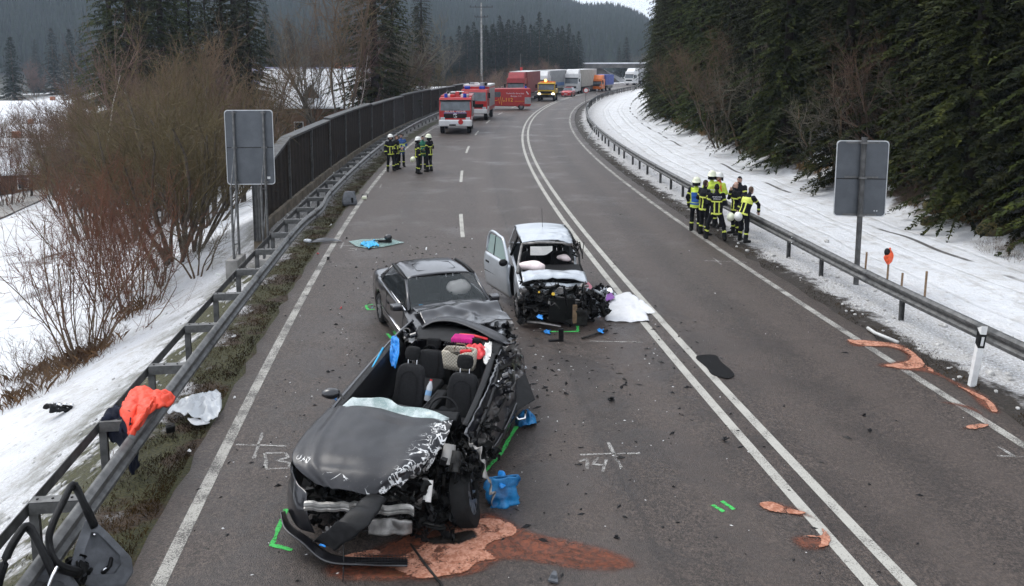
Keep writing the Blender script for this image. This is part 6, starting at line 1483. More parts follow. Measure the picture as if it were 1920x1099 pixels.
person(1393, 453, rt(128), 'short haired firefighter bending towards and leaning on the right rail', hair='hair_fair', arms='rail', h=1.78, lean=.42, stance=.12, stride=.06, vest='yback')
person(733, 321, rt(25), 'white helmeted firefighter leftmost of the group by the left rail', helmet='helmet_white', arms=('down', 'front'), h=1.82, stance=.12)
person(744, 318, rt(70), 'bareheaded fair firefighter beside the leftmost white helmet', hair='hair_fair', arms=('front', 'front'), h=1.76)
person(753, 313, rt(15), 'person in a blue jacket and dark trousers by the left rail', jacket='jacket_blue', hair='hair_brown', arms='front', h=1.74)
person(784, 326, rt(110), 'white helmeted firefighter holding a second helmet on the closed lane', helmet='helmet_white', arms=('down', 'front'), h=1.78, stance=.12)
person(793, 318, rt(20), 'person in a green jacket half hidden between two firefighters', jacket='jacket_green', hair='hair_dark', arms='front', h=1.74, vstripe=False)
person(805, 322, rt(-120), 'pale helmeted firefighter turned away rightmost on the closed lane', helmet='helmet_glow', arms='front', h=1.84, stance=.12)
bpy.context.view_layer.update(); dg = bpy.context.evaluated_depsgraph_get()
for raw, e, SEG, hd, Rt, q, J, up in PEOPLE:
    me = bpy.data.meshes.new_from_object(raw.evaluated_get(dg)); me.name = 'body'; me.materials.clear()
    for n in PM: me.materials.append(MATS[n])
    nf = len(me.polygons); C = np.empty(nf*3); me.polygons.foreach_get('center', C); C = C.reshape(-1, 3)
    best = np.full(nf, 9.); tagi = np.zeros(nf, int); tt = np.zeros(nf)
    RAD = {'torso': .17, 'head': .09, 'thigh': .09, 'calf': .083, 'boot': .06, 'uarm': .075, 'farm': .06, 'hand': .04}
    for i, (nm, a, b_) in enumerate(SEG):
        a, b_ = np.array(a), np.array(b_); d = b_-a; t = ((C-a)@d)/(d@d); tc = np.clip(t, 0, 1); ds = np.linalg.norm(C-(a+tc[:, None]*d), axis=1)-RAD[nm]
        w_ = ds < best; best[w_] = ds[w_]; tagi[w_] = i; tt[w_] = t[w_]
    mi = np.zeros(nf, int); jk = PI_[q['jacket']]; RF = PI_['reflective']; L_ = (C-np.array(hd))@np.array(Rt)
    yb = (C[:, 1])
    for i in range(nf):
        nm = SEG[tagi[i]][0]; t = tt[i]; x = C[i, 0]
        if nm == 'torso':
            r = jk; z = .80+.67*t
            if .84 < z < .90 or 1.22 < z < 1.275: r = RF
            elif q['vstripe'] and .86 < z < 1.25 and abs(abs(x)-.07) < .024: r = RF
            if q['vest'] == 'bluevest' and z > .86: r = PI_['vest_blue'] if 1.02 < z < 1.36 and abs(x) < .13 else (PI_['hivis'] if z > 1.0 or z < .93 else PI_['vest_blue'])
            if q['vest'] == 'orange' and z > .86: r = PI_['vest_orange'] if not (1.05 < z < 1.1 or .86 < z < .9 or abs(abs(x)-.1) < .025) else PI_['hivis']
            if q['vest'] == 'yback' and z > 1.27 and z < 1.42: r = RF
            if q['jacket'] == 'hivis' and r == RF: r = PI_['reflective_pale']
        elif nm == 'uarm': r = jk if not .42 < t < .58 else RF
        elif nm == 'farm': r = jk if not .58 < t < .76 else RF
        elif nm == 'hand': r = PI_['skin'] if q['helmet'] is None else PI_['glove']
        elif nm in ('thigh',): r = PI_['trousers_navy']
        elif nm == 'calf': r = RF if .62 < t < .78 or .9 < t < 1.02 and False else PI_['trousers_navy']
        elif nm == 'boot': r = PI_['boot']
        else:
            lx, ly, lz = L_[i]; r = PI_['skin']
            if lz < -.10 and ly > -.0: r = PI_['skin'] if q['helmet'] is None else jk
            if not q['helmet']:
                lim = .075 if not q['bald'] else .2
                if lz > lim or (ly > .015 and lz > -.055 and not (q['bald'] and lz > .06)): r = PI_[q['hair']]
                if lz > .055 and ly > -.075 and not q['bald']: r = PI_[q['hair']]
        mi[i] = r
    me.polygons.foreach_set('material_index', mi.astype(np.int32)); me.polygons.foreach_set('use_smooth', [True]*nf)
    # fingers, eyes and mouth joined into the same body mesh
    ex = MB()
    for s, sg in (('L', -1), ('R', 1)):
        d = (J['han'+s]-J['wri'+s]).normalized(); sd_ = d.cross(Vector((0, 0, 1))); sd_ = sd_.normalized() if sd_.length > .2 else Vector((0, 1, 0)); pm = d.cross(sd_).normalized()*sg
        b0 = J['han'+s]+d*.015
        for k_, (o_, L) in enumerate(((-.030, .058), (-.010, .070), (.010, .066), (.030, .050))):
            a = b0+sd_*o_; ex.tube([a, a+d*L*.55+pm*.008, a+d*L*.85+pm*.03], [.0105, .010, .008], 6, PI_['glove' if q['helmet'] else 'skin'])
        a = J['wri'+s]+d*.03+sd_*(-.035); ex.tube([a, a+d*.03-sd_*.022, a+d*.06-sd_*.024+pm*.01], [.013, .012, .009], 6, PI_['glove' if q['helmet'] else 'skin'])
    def H(x, y, z): return Vector(hd)+Rt@Vector((x, y, z))
    for sg in (-1, 1): ex.sph(H(sg*.03, -.087, .012), (.012, .007, .007), 8, 5, PI_['hair_dark']); ex.tube([H(sg*.016, -.096, .032), H(sg*.046, -.085, .033)], .005, 4, PI_['hair_dark'])
    ex.tube([H(-.024, -.088, -.062), H(0, -.094, -.06), H(.024, -.088, -.062)], .006, 5, PI_['vest_orange'] if False else PI_['hair_fair'])
    import bmesh
    bm = bmesh.new(); bm.from_mesh(me); tm = ex.mesh('x', PM, True); bm.from_mesh(tm); bm.to_mesh(me); bm.free(); bpy.data.meshes.remove(tm)
    co_ = np.empty(len(me.vertices)*3); me.vertices.foreach_get('co', co_); co_ = co_.reshape(-1, 3); nm_ = np.empty(len(me.vertices)*3); me.vertices.foreach_get('normal', nm_); nm_ = nm_.reshape(-1, 3)
    for i_ in range(len(co_)):
        p_ = Vector(co_[i_])
        if .15 < p_.z < 1.46 and np.linalg.norm(co_[i_]-np.array(J['hanL'])) > .13 and np.linalg.norm(co_[i_]-np.array(J['hanR'])) > .13: co_[i_] += nm_[i_]*(.011*mnoise.noise(p_*11)+.012*mnoise.noise(Vector((p_.x*4, p_.y*4, p_.z*13)))-.006)
    me.vertices.foreach_set('co', co_.ravel())
    o = link('body', me, e); rm = raw.data; bpy.data.objects.remove(raw); bpy.data.meshes.remove(rm)
def helmet_thing(px, py, z, lab, mat_, tilt=(1.2, .2, 0)):
    p = G(px, py, z); e = empty('helmet', p, 0, lab, 'helmet', 'carried helmets'); e.rotation_euler = tilt; e.scale = (.82, .82, .82)
    m = MB(); m.loft([[(r_*cos(a), r_*1.15*sin(a), t) for a in np.linspace(0, 2*pi, 17)[:-1]] for t, r_ in ((-.02, .155), (0, .15), (.005, .132), (.05, .128), (.09, .112), (.125, .08), (.148, .01))]); m.build('shell', mat_, e, True)
    m = MB(); m.loft([[(.12*cos(a), .14*sin(a), -.02) for a in np.linspace(0, 2*pi, 13)[:-1]], [(.08*cos(a), .09*sin(a), .05) for a in np.linspace(0, 2*pi, 13)[:-1]]]); m.build('liner', 'boot', e)
helmet_thing(774, 299, .93, 'pale helmet carried at the hip by the firefighter on the closed lane', 'helmet_glow')
helmet_thing(1370, 407, .78, 'pale helmet hanging at the hip of the balding person', 'helmet_glow', (1.6, .3, .4)); helmet_thing(1384, 406, .85, 'pale helmet hanging beside the bending firefighter', 'helmet_white', (1.4, -.3, -.4))
# ------------------------------------------------------------------ spilled binder, clothes, bags and debris
def powder(name, col, col2, lo, hi, amp, top=1.0, rough=.9):
    k = NT(name); v = k.co(); n = k.noise(v, 4.2, 7, .72, .5); n2 = k.noise(v, 40, 4, .7); n3 = k.noise(v, 16, 4, .6, .8); e_ = k.attr('edge')
    k.ln(k.mix(k.ramp(k.math('ADD', n3, k.math('MULTIPLY', n2, .35)), .5, .85), col, col2), k.b.inputs['Base Color']); k.b.inputs['Roughness'].default_value = rough
    h = k.math('ADD', e_, k.math('MULTIPLY', k.math('SUBTRACT', k.math('ADD', k.math('MULTIPLY', n, .68), k.math('MULTIPLY', n2, .32)), .5), amp))
    a = k.math('MULTIPLY', k.math('MULTIPLY', k.ramp(h, lo, hi), top), k.ramp(e_, 0, .12 if top == 1.0 else .95))
    tr = k.new('ShaderNodeBsdfTransparent'); mx = k.new('ShaderNodeMixShader'); k.ln(a, mx.inputs[0]); k.ln(tr.outputs[0], mx.inputs[1]); k.ln(k.b.outputs[0], mx.inputs[2]); k.ln(mx.outputs[0], k.o.inputs[0]); k.bump(k.math('ADD', n, n2), .012)
powder('binder_dry', (.52, .26, .175), (.30, .11, .06), .74, .98, 2.6)
powder('binder_wet', (.23, .062, .026), (.06, .024, .014), .08, .75, 1.9, .84, .65)
powder('oil', (.007, .006, .005), (.02, .015, .012), .3, .5, 1.6, 1.0, .2)
def sheet_edge(name, pts, mat_, z, parent=None, rings=10, wob=.0):
    """irregular flat patch; 'edge' value runs 0 at the rim to 1 inside"""
    C = [G(*p) for p in pts]; n = len(C); N_ = n*6; R_ = [curve_at([C[i-1], C[i], C[(i+1) % n], C[(i+2) % n]], 1/3+j/18) for i in range(n) for j in range(6)]
    ctr = sum(R_, Vector())/len(R_); m = MB(); av = []
    # distance-to-rim fill on a grid, so that crescents keep their shape
    xs = [p.x for p in R_]; ys = [p.y for p in R_]; st = max(.02, (max(xs)-min(xs)+max(ys)-min(ys))/110)
    X_, Y_ = np.meshgrid(np.arange(min(xs)-st, max(xs)+2*st, st), np.arange(min(ys)-st, max(ys)+2*st, st)); P_ = np.stack([X_.ravel(), Y_.ravel()], 1)
    ins = np.zeros(len(P_), bool); dmin = np.full(len(P_), 9.)
    for i in range(len(R_)):
        a, b_ = np.array(R_[i].xy), np.array(R_[(i+1) % len(R_)].xy); c_ = ((a[1] > P_[:, 1]) != (b_[1] > P_[:, 1])); ins ^= c_ & (P_[:, 0] < (b_[0]-a[0])*(P_[:, 1]-a[1])/(b_[1]-a[1]+1e-12)+a[0])
        d = b_-a; t = np.clip(((P_-a)@d)/(d@d+1e-12), 0, 1); dmin = np.minimum(dmin, np.linalg.norm(P_-(a+t[:, None]*d), axis=1))
    ed = np.where(ins, np.minimum(1, dmin/(.03 if mat_ == 'binder_dry' else .2)), 0); wd = X_.shape[1]; keep = {}
    idx = np.arange(len(P_)).reshape(X_.shape)
    for q in np.stack([idx[:-1, :-1], idx[:-1, 1:], idx[1:, 1:], idx[1:, :-1]], -1).reshape(-1, 4):
        if ins[q].any():
            f = []
            for v_ in q:
                if v_ not in keep: keep[v_] = len(m.v); m.v.append((P_[v_, 0], P_[v_, 1], z+(.008*ed[v_] if 'dry' in mat_ else 0))); av.append(ed[v_])
                f.append(keep[v_])
            m.f.append(tuple(f)); m.m.append(0)
    me = m.mesh(name, mat_, True); a = me.attributes.new('edge', 'FLOAT', 'POINT'); a.data.foreach_set('value', av); return link(name, me, parent)
def spill(lab, core, wet):
    e = empty('powder_spill', (0, 0, 0), 0, lab, 'spill', 'patches of oil binder')
    for i, w_ in enumerate(wet): sheet_edge('damp_stain', w_, 'binder_wet', .0055+.0012*i, e)
    for c_ in core: sheet_edge('dry_powder', c_, 'binder_dry', .0085, e)
spill('salmon coloured binder powder spread under the front of the roofless car', [[(700, 1062), (760, 1040), (830, 1000), (905, 972), (962, 982), (968, 1005), (915, 1025), (935, 1050), (900, 1058), (870, 1078), (800, 1088), (765, 1085), (740, 1072)], [(640, 1045), (700, 1030), (720, 1042), (680, 1062)]],
      [[(600, 1060), (700, 1020), (800, 975), (920, 955), (1000, 990), (1090, 1010), (1190, 1040), (1200, 1072), (1100, 1080), (960, 1060), (900, 1085), (780, 1099), (620, 1095)], [(930, 985), (1010, 1005), (1090, 1025), (1160, 1035), (1192, 1062), (1110, 1070), (1030, 1055), (960, 1040)], [(1040, 1030), (1100, 1035), (1190, 1060), (1120, 1070), (1050, 1058)]])
spill('hooked patch of salmon binder powder touching the double centre line', [[(1421, 944), (1448, 941), (1478, 953), (1515, 962), (1500, 968), (1460, 965), (1432, 957)], [(1528, 980), (1545, 992), (1560, 1006), (1556, 1026), (1530, 1030), (1536, 1012), (1506, 1010), (1508, 1003), (1538, 1003)]],
      [[(1412, 942), (1450, 936), (1520, 958), (1550, 985), (1568, 1005), (1562, 1032), (1530, 1040), (1490, 1030), (1470, 1010), (1490, 998), (1530, 1000), (1520, 978), (1470, 970), (1430, 962)]])
spill('curved patch of salmon binder powder by the white pipe on the right edge line', [[(1585, 638), (1625, 639), (1690, 648), (1722, 668), (1736, 688), (1700, 694), (1652, 686), (1690, 680), (1706, 668), (1672, 652), (1616, 650)], [(1733, 685), (1752, 694), (1750, 700), (1735, 694)], [(1790, 722), (1826, 735), (1858, 752), (1874, 773), (1855, 772), (1845, 755), (1815, 738)]],
      [[(1580, 636), (1630, 636), (1695, 645), (1728, 666), (1745, 686), (1790, 710), (1850, 738), (1885, 770), (1875, 780), (1840, 770), (1800, 735), (1750, 706), (1700, 698), (1645, 690), (1640, 680), (1690, 672), (1670, 656), (1600, 652)]])
spill('small rusty patch of binder nearest the right edge line corner', [[(1808, 800), (1830, 795), (1858, 798), (1840, 806), (1815, 807)]], [[(1745, 752), (1790, 752), (1835, 765), (1860, 790), (1862, 804), (1820, 810), (1788, 806), (1805, 796), (1838, 792), (1825, 775), (1780, 762)]])
m = sheet_edge('oil_puddle', [(785, 1010), (830, 1000), (890, 990), (905, 1012), (860, 1028), (800, 1030)], 'oil', .019); tag(m, 'black oil puddle in the binder before the roofless car', 'puddle')

# white sheet and clothes on the lane
M('jacket_orange', (.78, .07, .03), .55, 0, .15, 6, .012, 14)
M('cloth_navy', (.012, .016, .035), .8, 0, .3, 8, .01, 20)
M('mat_black', (.012, .012, .013), .95, 0, .3, 60, .002, 140)
M('bag_blue', (.012, .16, .36), .4, 0, .3, 6, .012, 16, alt=(.005, .07, .19))
M('seat_grey', (.10, .105, .115), .8, 0, .2, 8, .006, 20)
M('pipe_pale', (.55, .55, .53), .5, 0, .1, 9)
crumpled('white_sheet', [(1127, 570, 0), (1140, 558, 0), (1180, 549, 0), (1196, 560, 0), (1212, 588, 0), (1218, 604, 0), (1180, 605, 0), (1134, 603, 0)], 'white_cloth', 'large white sheet spread on the asphalt beside the silver car', 'sheet', .06, 3.4, 30, .07, sharp=True)
crumpled('white_cloth', [(1192, 562, 0), (1204, 564, 0), (1229, 586, 0), (1216, 590, 0), (1206, 584, 0)], 'white_cloth', 'small white cloth corner at the right end of the large sheet', 'cloth', .04, 5, 16, .03, sharp=True)
crumpled('purple_cloth', [(1114, 556, .1), (1122, 550, .1), (1146, 551, .1), (1152, 560, .1), (1135, 566, .1), (1118, 566, .1)], 'purple_cloth', 'purple garment between the silver car and the white sheet', 'garment', .05, 4, 16, .1, z0=0)
crumpled('pink_bag', [(1092, 540, .12), (1104, 534, .12), (1113, 546, .12), (1106, 553, .12), (1094, 549, .12)], 'pink_cloth', 'pink cloth bag lying beside the silver car', 'bag', .05, 5, 16, .15, z0=0)
crumpled('orange_mitt', [(1116, 590, 0), (1130, 587, 0), (1134, 593, 0), (1122, 596, 0)], 'jacket_orange', 'small orange red pad left of the white sheet', 'pad', .02, 8, 12, .05)
# blue bags
def sack(px, py, w_, h_, lab, mat_='bag_blue', rz=.2, seed=1):
    p = G(px, py); m = MB()
    def f(u, v_):
        a = u*2*pi; r = (1-.25*v_)*(.8+.35*mnoise.noise(Vector((cos(a)*1.5+seed, sin(a)*1.5, v_*3)))+.12*mnoise.noise(Vector((cos(a)*5, sin(a)*5, v_*7+seed))))
        return (w_/2*r*cos(a)*(1+.25*v_), w_*.28*r*sin(a)*(1-.75*v_), h_*v_*(1+.12*mnoise.noise(Vector((u*6, 2, seed)))))
    m.grid(f, 36, 16); return tag(m.build('plastic_sack', mat_, None, smooth=50, solid=.004, loc=p, rz=rz), lab, 'sack', 'blue sacks')
sack(942, 944, .5, .36, 'blue plastic sack standing beside the crushed front wheel'); crumpled('blue_bag', [(966, 790, 0), (985, 778, 0), (1003, 788, 0), (1004, 800, 0), (978, 803, 0)], 'bag_blue', 'small crumpled blue bag beside the torn door of the roofless car', 'bag', .1, 7, 18, .14)
crumpled('blue_glove', [(934, 886, .3), (946, 886, .3), (948, 912, .26), (936, 914, .26)], 'blue_wrap', 'blue rubber glove hanging on the blue sack', 'glove', .03, 9, 10, .04, z0=.2)
for px, py, z, lab in ((1012, 596, .55, 'blue rubber glove on the front of the silver car'), (1026, 624, 0, 'blue rubber glove on the asphalt before the silver car'), (1126, 622, .03, 'blue rubber glove on the loose rod'), (605, 1024, .2, 'blue glove on the broken splitter of the roofless car'), (626, 748, .9, 'blue glove under the far mirror of the roofless car')):
    crumpled('rubber_glove', [(px-7, py-1, z), (px-2, py-5, z), (px+2, py-1, z), (px+7, py-4, z), (px+4, py+2, z), (px+7, py+5, z), (px-3, py+3, z)], 'blue_wrap', lab, 'glove', .06, 14, 8, .02, z0=z, sharp=True)
# door mat
C = [(1305, 672), (1318, 667), (1342, 668), (1352, 680), (1372, 697), (1376, 706), (1362, 711), (1335, 703), (1325, 690)]
m = MB(); R_ = [G(*p) for p in C]; n = len(R_); R2 = [curve_at([R_[i-1], R_[i], R_[(i+1) % n], R_[(i+2) % n]], 1/3+j/12) for i in range(n) for j in range(4)]; m.prism([p+Vector((0, 0, .006)) for p in R2], (0, 0, .014)); tag(m.build('floor_mat', 'mat_black'), 'black car floor mat lying on the double centre line', 'mat')
# loose rods, pipe
def rod(pts, r, mat_, lab, cat, name='rod'): 
    P = [G(*p) for p in pts]; m = MB(); m.tube([p-P[0] for p in P], r, 8); return tag(m.build(name, mat_, None, True, loc=P[0]), lab, cat)
rod([(1091, 634, .03), (1115, 627, .04), (1139, 619, .03)], .022, 'engine_grey', 'dark metal rod with a blue glove before the white sheet', 'rod')
rod([(1627, 615, .06), (1640, 624, .05), (1684, 642, .03)], .035, 'pipe_pale', 'pale plastic pipe on the soil strip above the binder patch', 'pipe', 'pipe')
rod([(770, 1020, .06), (795, 1055, .03), (830, 1099, .02)], .014, 'engine_grey', 'thin bent rod lying in the binder powder', 'rod')
rod([(643, 1000, .3), (645, 1050, .1), (643, 1090, .03)], .008, 'black_plastic', 'thin black cable hanging from the splitter of the roofless car', 'cable', 'cable')
b = MB(); p = G(1052, 640); b.box((0, 0, .13), (.1, .04, .26), 0, .1).box((-.1, 0, .02), (.3, .06, .04), 0, .1); tag(b.build('bracket', 'black_plastic', None, loc=p, bevel=.01), 'black angled bracket standing before the silver car', 'bracket')
for i, (px, py, z, sx, lab) in enumerate(((1105, 572, .25, .6, 'heap of torn black engine parts right of the silver car front'), (1120, 548, .1, .35, 'small heap of black parts behind the purple garment'))):
    e = empty('wreckage', G(px, py), 0, lab, 'wreckage'); clutter('fragments', e, (0, 0, z*.7), (sx, .5, z*1.2), 46 if i == 0 else 16, 70+i, ('engine_dark', 'black_plastic', 'engine_grey', 'alu_dirty'), .6)
# garments on the rail, plastic film, lamp unit
def drape(name, mat_, lab, cat, path, wd, amp=.05, nu=26, nv=34, thick=.02, seed=0):
    """cloth hung along a path; path = (px,py,z) marks, width in metres along the rail"""
    P = [G(*p) for p in path]; ax = (RD(8, -8.4)-RD(6, -8.4)).normalized(); m = MB(); org = P[0]
    def f(u, v_):
        c_ = curve_at(P, v_); w_ = wd*(.75+.35*sin(pi*v_)+.2*mnoise.noise(Vector((v_*3, seed, 1)))); q = c_+ax*((u-.5)*w_)
        return q-org+Vector((.5, .1, 1))*(crumple(q, amp, 4.5, seed)+amp*.7*mnoise.noise(q*13))+Vector((0, 0, -.05*(2*u-1)**2))
    m.grid(f, nu, nv); return tag(m.build(name, mat_, None, smooth=60, solid=thick, loc=org), lab, cat)
def under(o, e, nm):
    o.name = nm; o.parent = e; o.location = o.location-e.location
    for q in ('label', 'category'):
        if q in o: del o[q]
e = empty('orange_jacket', G(280, 765, .75), 0, 'bright orange padded jacket thrown over the left rail', 'jacket')
under(crumpled('j', [(226, 776, .80), (240, 748, .82), (258, 733, .84), (285, 734, .84), (300, 742, .82), (296, 764, .8), (276, 784, .78), (258, 812, .66), (242, 818, .62), (238, 796, .74)], 'jacket_orange', 'x', 'x', .10, 5, 30, .08, z0=.5, thick=.03), e, 'body')
under(crumpled('j', [(284, 738, .84), (306, 738, .82), (326, 744, .78), (325, 760, .72), (300, 768, .78), (284, 760, .82)], 'jacket_orange', 'x', 'x', .08, 8, 18, .08, z0=.5, thick=.03), e, 'sleeve')
under(drape('j', 'jacket_orange', 'x', 'x', [(288, 748, .88), (272, 772, .88), (256, 796, .82), (246, 820, .66)], .2, .06, 14, 24, .06, 3), e, 'sleeve')
e = empty('navy_trousers', G(215, 810, .5), 0, 'dark navy trousers hanging on the left rail under the orange jacket', 'trousers')
under(crumpled('j', [(190, 800, .66), (204, 776, .76), (226, 766, .8), (246, 782, .78), (242, 815, .6), (226, 840, .36), (205, 824, .45)], 'cloth_navy', 'x', 'x', .12, 6, 20, .08, z0=.2, thick=.03), e, 'waist')
under(drape('j', 'cloth_navy', 'x', 'x', [(228, 800, .66), (240, 830, .45), (248, 858, .25), (252, 880, .05)], .26, .05, 12, 20, .04, 6), e, 'leg')
crumpled('plastic_film', [(313, 775, .05), (345, 757, .05), (385, 745, .05), (412, 742, .05), (414, 775, .05), (395, 792, .05), (355, 785, .05)], 'plastic_clear', 'crumpled clear plastic film on the left verge beside the rail', 'plastic film', .16, 6, 26, .12)
crumpled('plastic_film_end', [(352, 786, .02), (375, 788, .02), (394, 794, .02), (365, 798, .02)], 'white_cloth', 'white paper edge under the clear plastic film', 'paper', .03, 8, 12, .03)
p = GT(122, 777); e = empty('lamp_unit', p, radians(35), 'torn black headlamp unit with bright fittings lying on the snow slope', 'headlamp'); e.rotation_euler = (0, radians(20), radians(50))
m = MB(); m.grid(lambda u, v_: (-.38+.76*u, (.16-.13*u)*cos(pi*v_)*(1+.2*mnoise.noise(Vector((u*6, v_*5, 1)))), .02+.13*sin(pi*v_)*(1-.6*u)+.05*mnoise.noise(Vector((u*7, v_*6, 4)))), 18, 12); m.build('housing', 'black_plastic', e, smooth=25, solid=.008)
clutter('inner_parts', e, (-.08, 0, .1), (.35, .2, .1), 24, 95, ('black_plastic', 'chrome', 'engine_dark', 'white_plastic'), .4)
for x, y in ((-.15, -.03), (-.02, .03), (.1, 0)): m = MB(); m.sph((x, y, .14), (.05, .04, .04), 10, 6); m.build('bulb_holder', 'chrome', e, True)
p = G(320, 810); e = empty('box', p, .5, 'black box shaped fragment on the verge below the clear film', 'box'); m = MB(); m.box((0, 0, .06), (.13, .1, .12), 0, 0, .3); m.build('shell', 'black_plastic', e, bevel=.02); m = MB(); m.box((-.02, 0, .125), (.08, .06, .01), 0, 0, .3); m.build('opening', 'engine_grey', e)
# two torn-off car doors leaning on the rail in the corner
def door(marks_card, marks_frame, lab, extra=True, pane=None):
    C = [G(*p) for p in marks_card]; org = sum(C, Vector())/len(C); org.z = 0; e = empty('torn_off_door_unit', org, 0, lab, 'car door', 'torn off car doors'); n = len(C)
    R2 = [C[i].lerp(C[(i+1) % n], .08+.84*j/4)-org for i in range(n) for j in range(5)]; ctr = sum(R2, Vector())/len(R2)
    nrm = (R2[len(R2)//3]-ctr).cross(R2[0]-ctr).normalized(); nrm = nrm if nrm.dot(Vector((.6, -.6, .6))) > 0 else -nrm
    m = MB(); rings = [[ctr+(p-ctr)*k_+nrm*o_ for p in R2] for k_, o_ in ((1.0, -.07), (1.01, -.02), (.985, .0), (.90, .004), (.62, .018), (.56, -.035), (.25, -.04))]; m.loft(rings); m.build('door_card', 'seat_grey', e, smooth=50)
    P = [G(*p)-org for p in marks_frame]; m = MB(); m.tube([curve_at(P, t) for t in np.linspace(0, 1, 30)], .034, 8, 0, True, 1.4); m.build('window_frame', 'trim_black', e, True)
    m = MB(); m.tube([curve_at(P, t)+Vector((.02, -.02, .02)) for t in np.linspace(.02, .98, 30)], .014, 6); m.build('seal', 'rubber', e, True)
    if extra:
        def W(px, py, z): return G(px, py, z)-org+nrm*.03
        m = MB(); m.tube([W(192, 1005, .5), W(212, 1030, .38), W(206, 1062, .26), W(192, 1078, .2)], [.02, .024, .024, .02], 8); m.build('armrest', 'trim_black', e, True)
        m = MB(); m.tube([W(174, 1005, .55), W(184, 1000, .55)], [.014, .02], 8); m.build('inner_handle', 'chrome', e, True)
        m = MB(); m.tube([W(188, 1074, .22), W(200, 1066, .25)], [.012, .014], 8); m.build('pull_handle', 'chrome', e, True)
        clutter('lock_parts', e, G(140, 1075, .35)-org, (.25, .25, .25), 26, 91, ('engine_dark', 'black_plastic', 'engine_grey'), .5)
        m = MB(); m.tube([G(108, 1062, .72)-org, G(98, 1080, .66)-org, G(88, 1104, .6)-org], .018, 8); m.build('chrome_trim', 'chrome', e, True)
    return e
door([(160, 974, .70), (178, 976, .70), (200, 996, .62), (246, 1044, .34), (250, 1072, .16), (232, 1100, .05), (168, 1104, .12), (132, 1060, .46), (142, 1022, .60)], [(178, 988, .64), (160, 950, .86), (138, 910, 1.06), (120, 938, 1.04), (98, 985, .95), (92, 1020, .82), (108, 1060, .66), (150, 1075, .45)], 'grey trimmed car door leaning on the rail in the lower left corner')
door([(60, 1085, .6), (100, 1072, .62), (130, 1080, .5), (150, 1110, .3), (100, 1140, .15), (40, 1130, .3)], [(100, 1078, .64), (78, 1030, .85), (52, 988, 1.02), (30, 1010, 1.0), (10, 1050, .88), (-5, 1110, .6), (20, 1150, .4)], 'second car door behind the grey trimmed one cut by the picture corner', False)
# far debris: seat part, lamp, glass with mirror, panels
p = G(655, 384); e = empty('car_seat_part', p, .3, 'grey torn car seat part lying under the left rail', 'seat part'); m = MB()
m.loft([[(.28*k_*cx, .2*k_*cy_+dy, z) for cx, cy_ in ((-1, -1), (1, -.8), (1, 1), (-.9, 1))] for k_, z, dy in ((1, 0, 0), (1.05, .15, .02), (.9, .32, .08), (.6, .5, .14))]); m.build('cushion', 'seat_grey', e, bevel=.06)
m = MB(); m.box((.12, .05, .3), (.3, .1, .42), 0, .3, -.3); m.build('side_bolster', 'seat_grey', e, bevel=.04); m = MB(); m.box((.1, -.16, .2), (.07, .05, .2)); m.build('slot', 'engine_dark', e)
p = G(683, 374); e = empty('lantern', p, .2, 'small pale yellow lantern beside the grey seat part', 'lantern'); m = MB(); m.box((0, 0, .06), (.2, .14, .1)); m.build('case', 'helmet_glow', e, bevel=.02); m = MB(); m.tube([(-.1, 0, .1), (-.08, 0, .2), (.12, 0, .22), (.14, 0, .1)], .014, 6); m.build('handle', 'black_plastic', e, True)
m = MB(); C = [G(*p)+Vector((0, 0, .02)) for p in ((654, 454), (680, 450), (730, 449), (758, 456), (720, 464), (690, 467), (668, 463))]; m.prism(C, (0, 0, .008)); tag(m.build('window_pane', 'glass_green'), 'greenish broken window pane lying on the lane before the coupe', 'glass pane')
crumpled('cyan_film', [(674, 460, .03), (682, 454, .03), (694, 456, .03), (702, 451, .03), (706, 456, .03), (712, 463, .03), (700, 462, .03), (692, 467, .03), (684, 462, .03)], 'blue_cyan', 'bright cyan film lying on the broken window pane', 'film', .10, 10, 14, .02, z0=.03, sharp=True)
p = G(728, 455, .03); e = empty('door_mirror', p, 0, 'black torn off door mirror standing on the broken window pane', 'mirror'); m = MB(); m.sph((.0, 0, .16), (.12, .09, .10), 14, 9); m.build('housing', 'car_black', e, True); m = MB(); m.box((-.1, 0, .05), (.42, .12, .07)).box((-.3, .02, .06), (.3, .03, .03)); m.build('foot', 'black_plastic', e, bevel=.01)
p = G(608, 455); m = MB(); m.grid(lambda u, v_: (-.5+1.0*u, -.12+.24*v_*(1-.6*u), .05+.09*sin(pi*u)*v_+.02*mnoise.noise(Vector((u*5, v_*3, 1)))), 16, 6); tag(m.build('body_panel', 'car_black', None, smooth=40, solid=.01, loc=p, rz=.25), 'long dark body panel lying on the verge by the left edge line', 'body panel')
p = G(578, 456); m = MB(); m.sph((0, 0, .07), (.13, .1, .06), 12, 7); m.v = [tuple(Vector(q)*(1+.4*mnoise.noise(Vector(q)*9))) for q in m.v]; tag(m.build('lamp_cover', 'lamp_glass', None, smooth=40, loc=p), 'clear broken lamp cover at the end of the dark body panel', 'lamp cover')
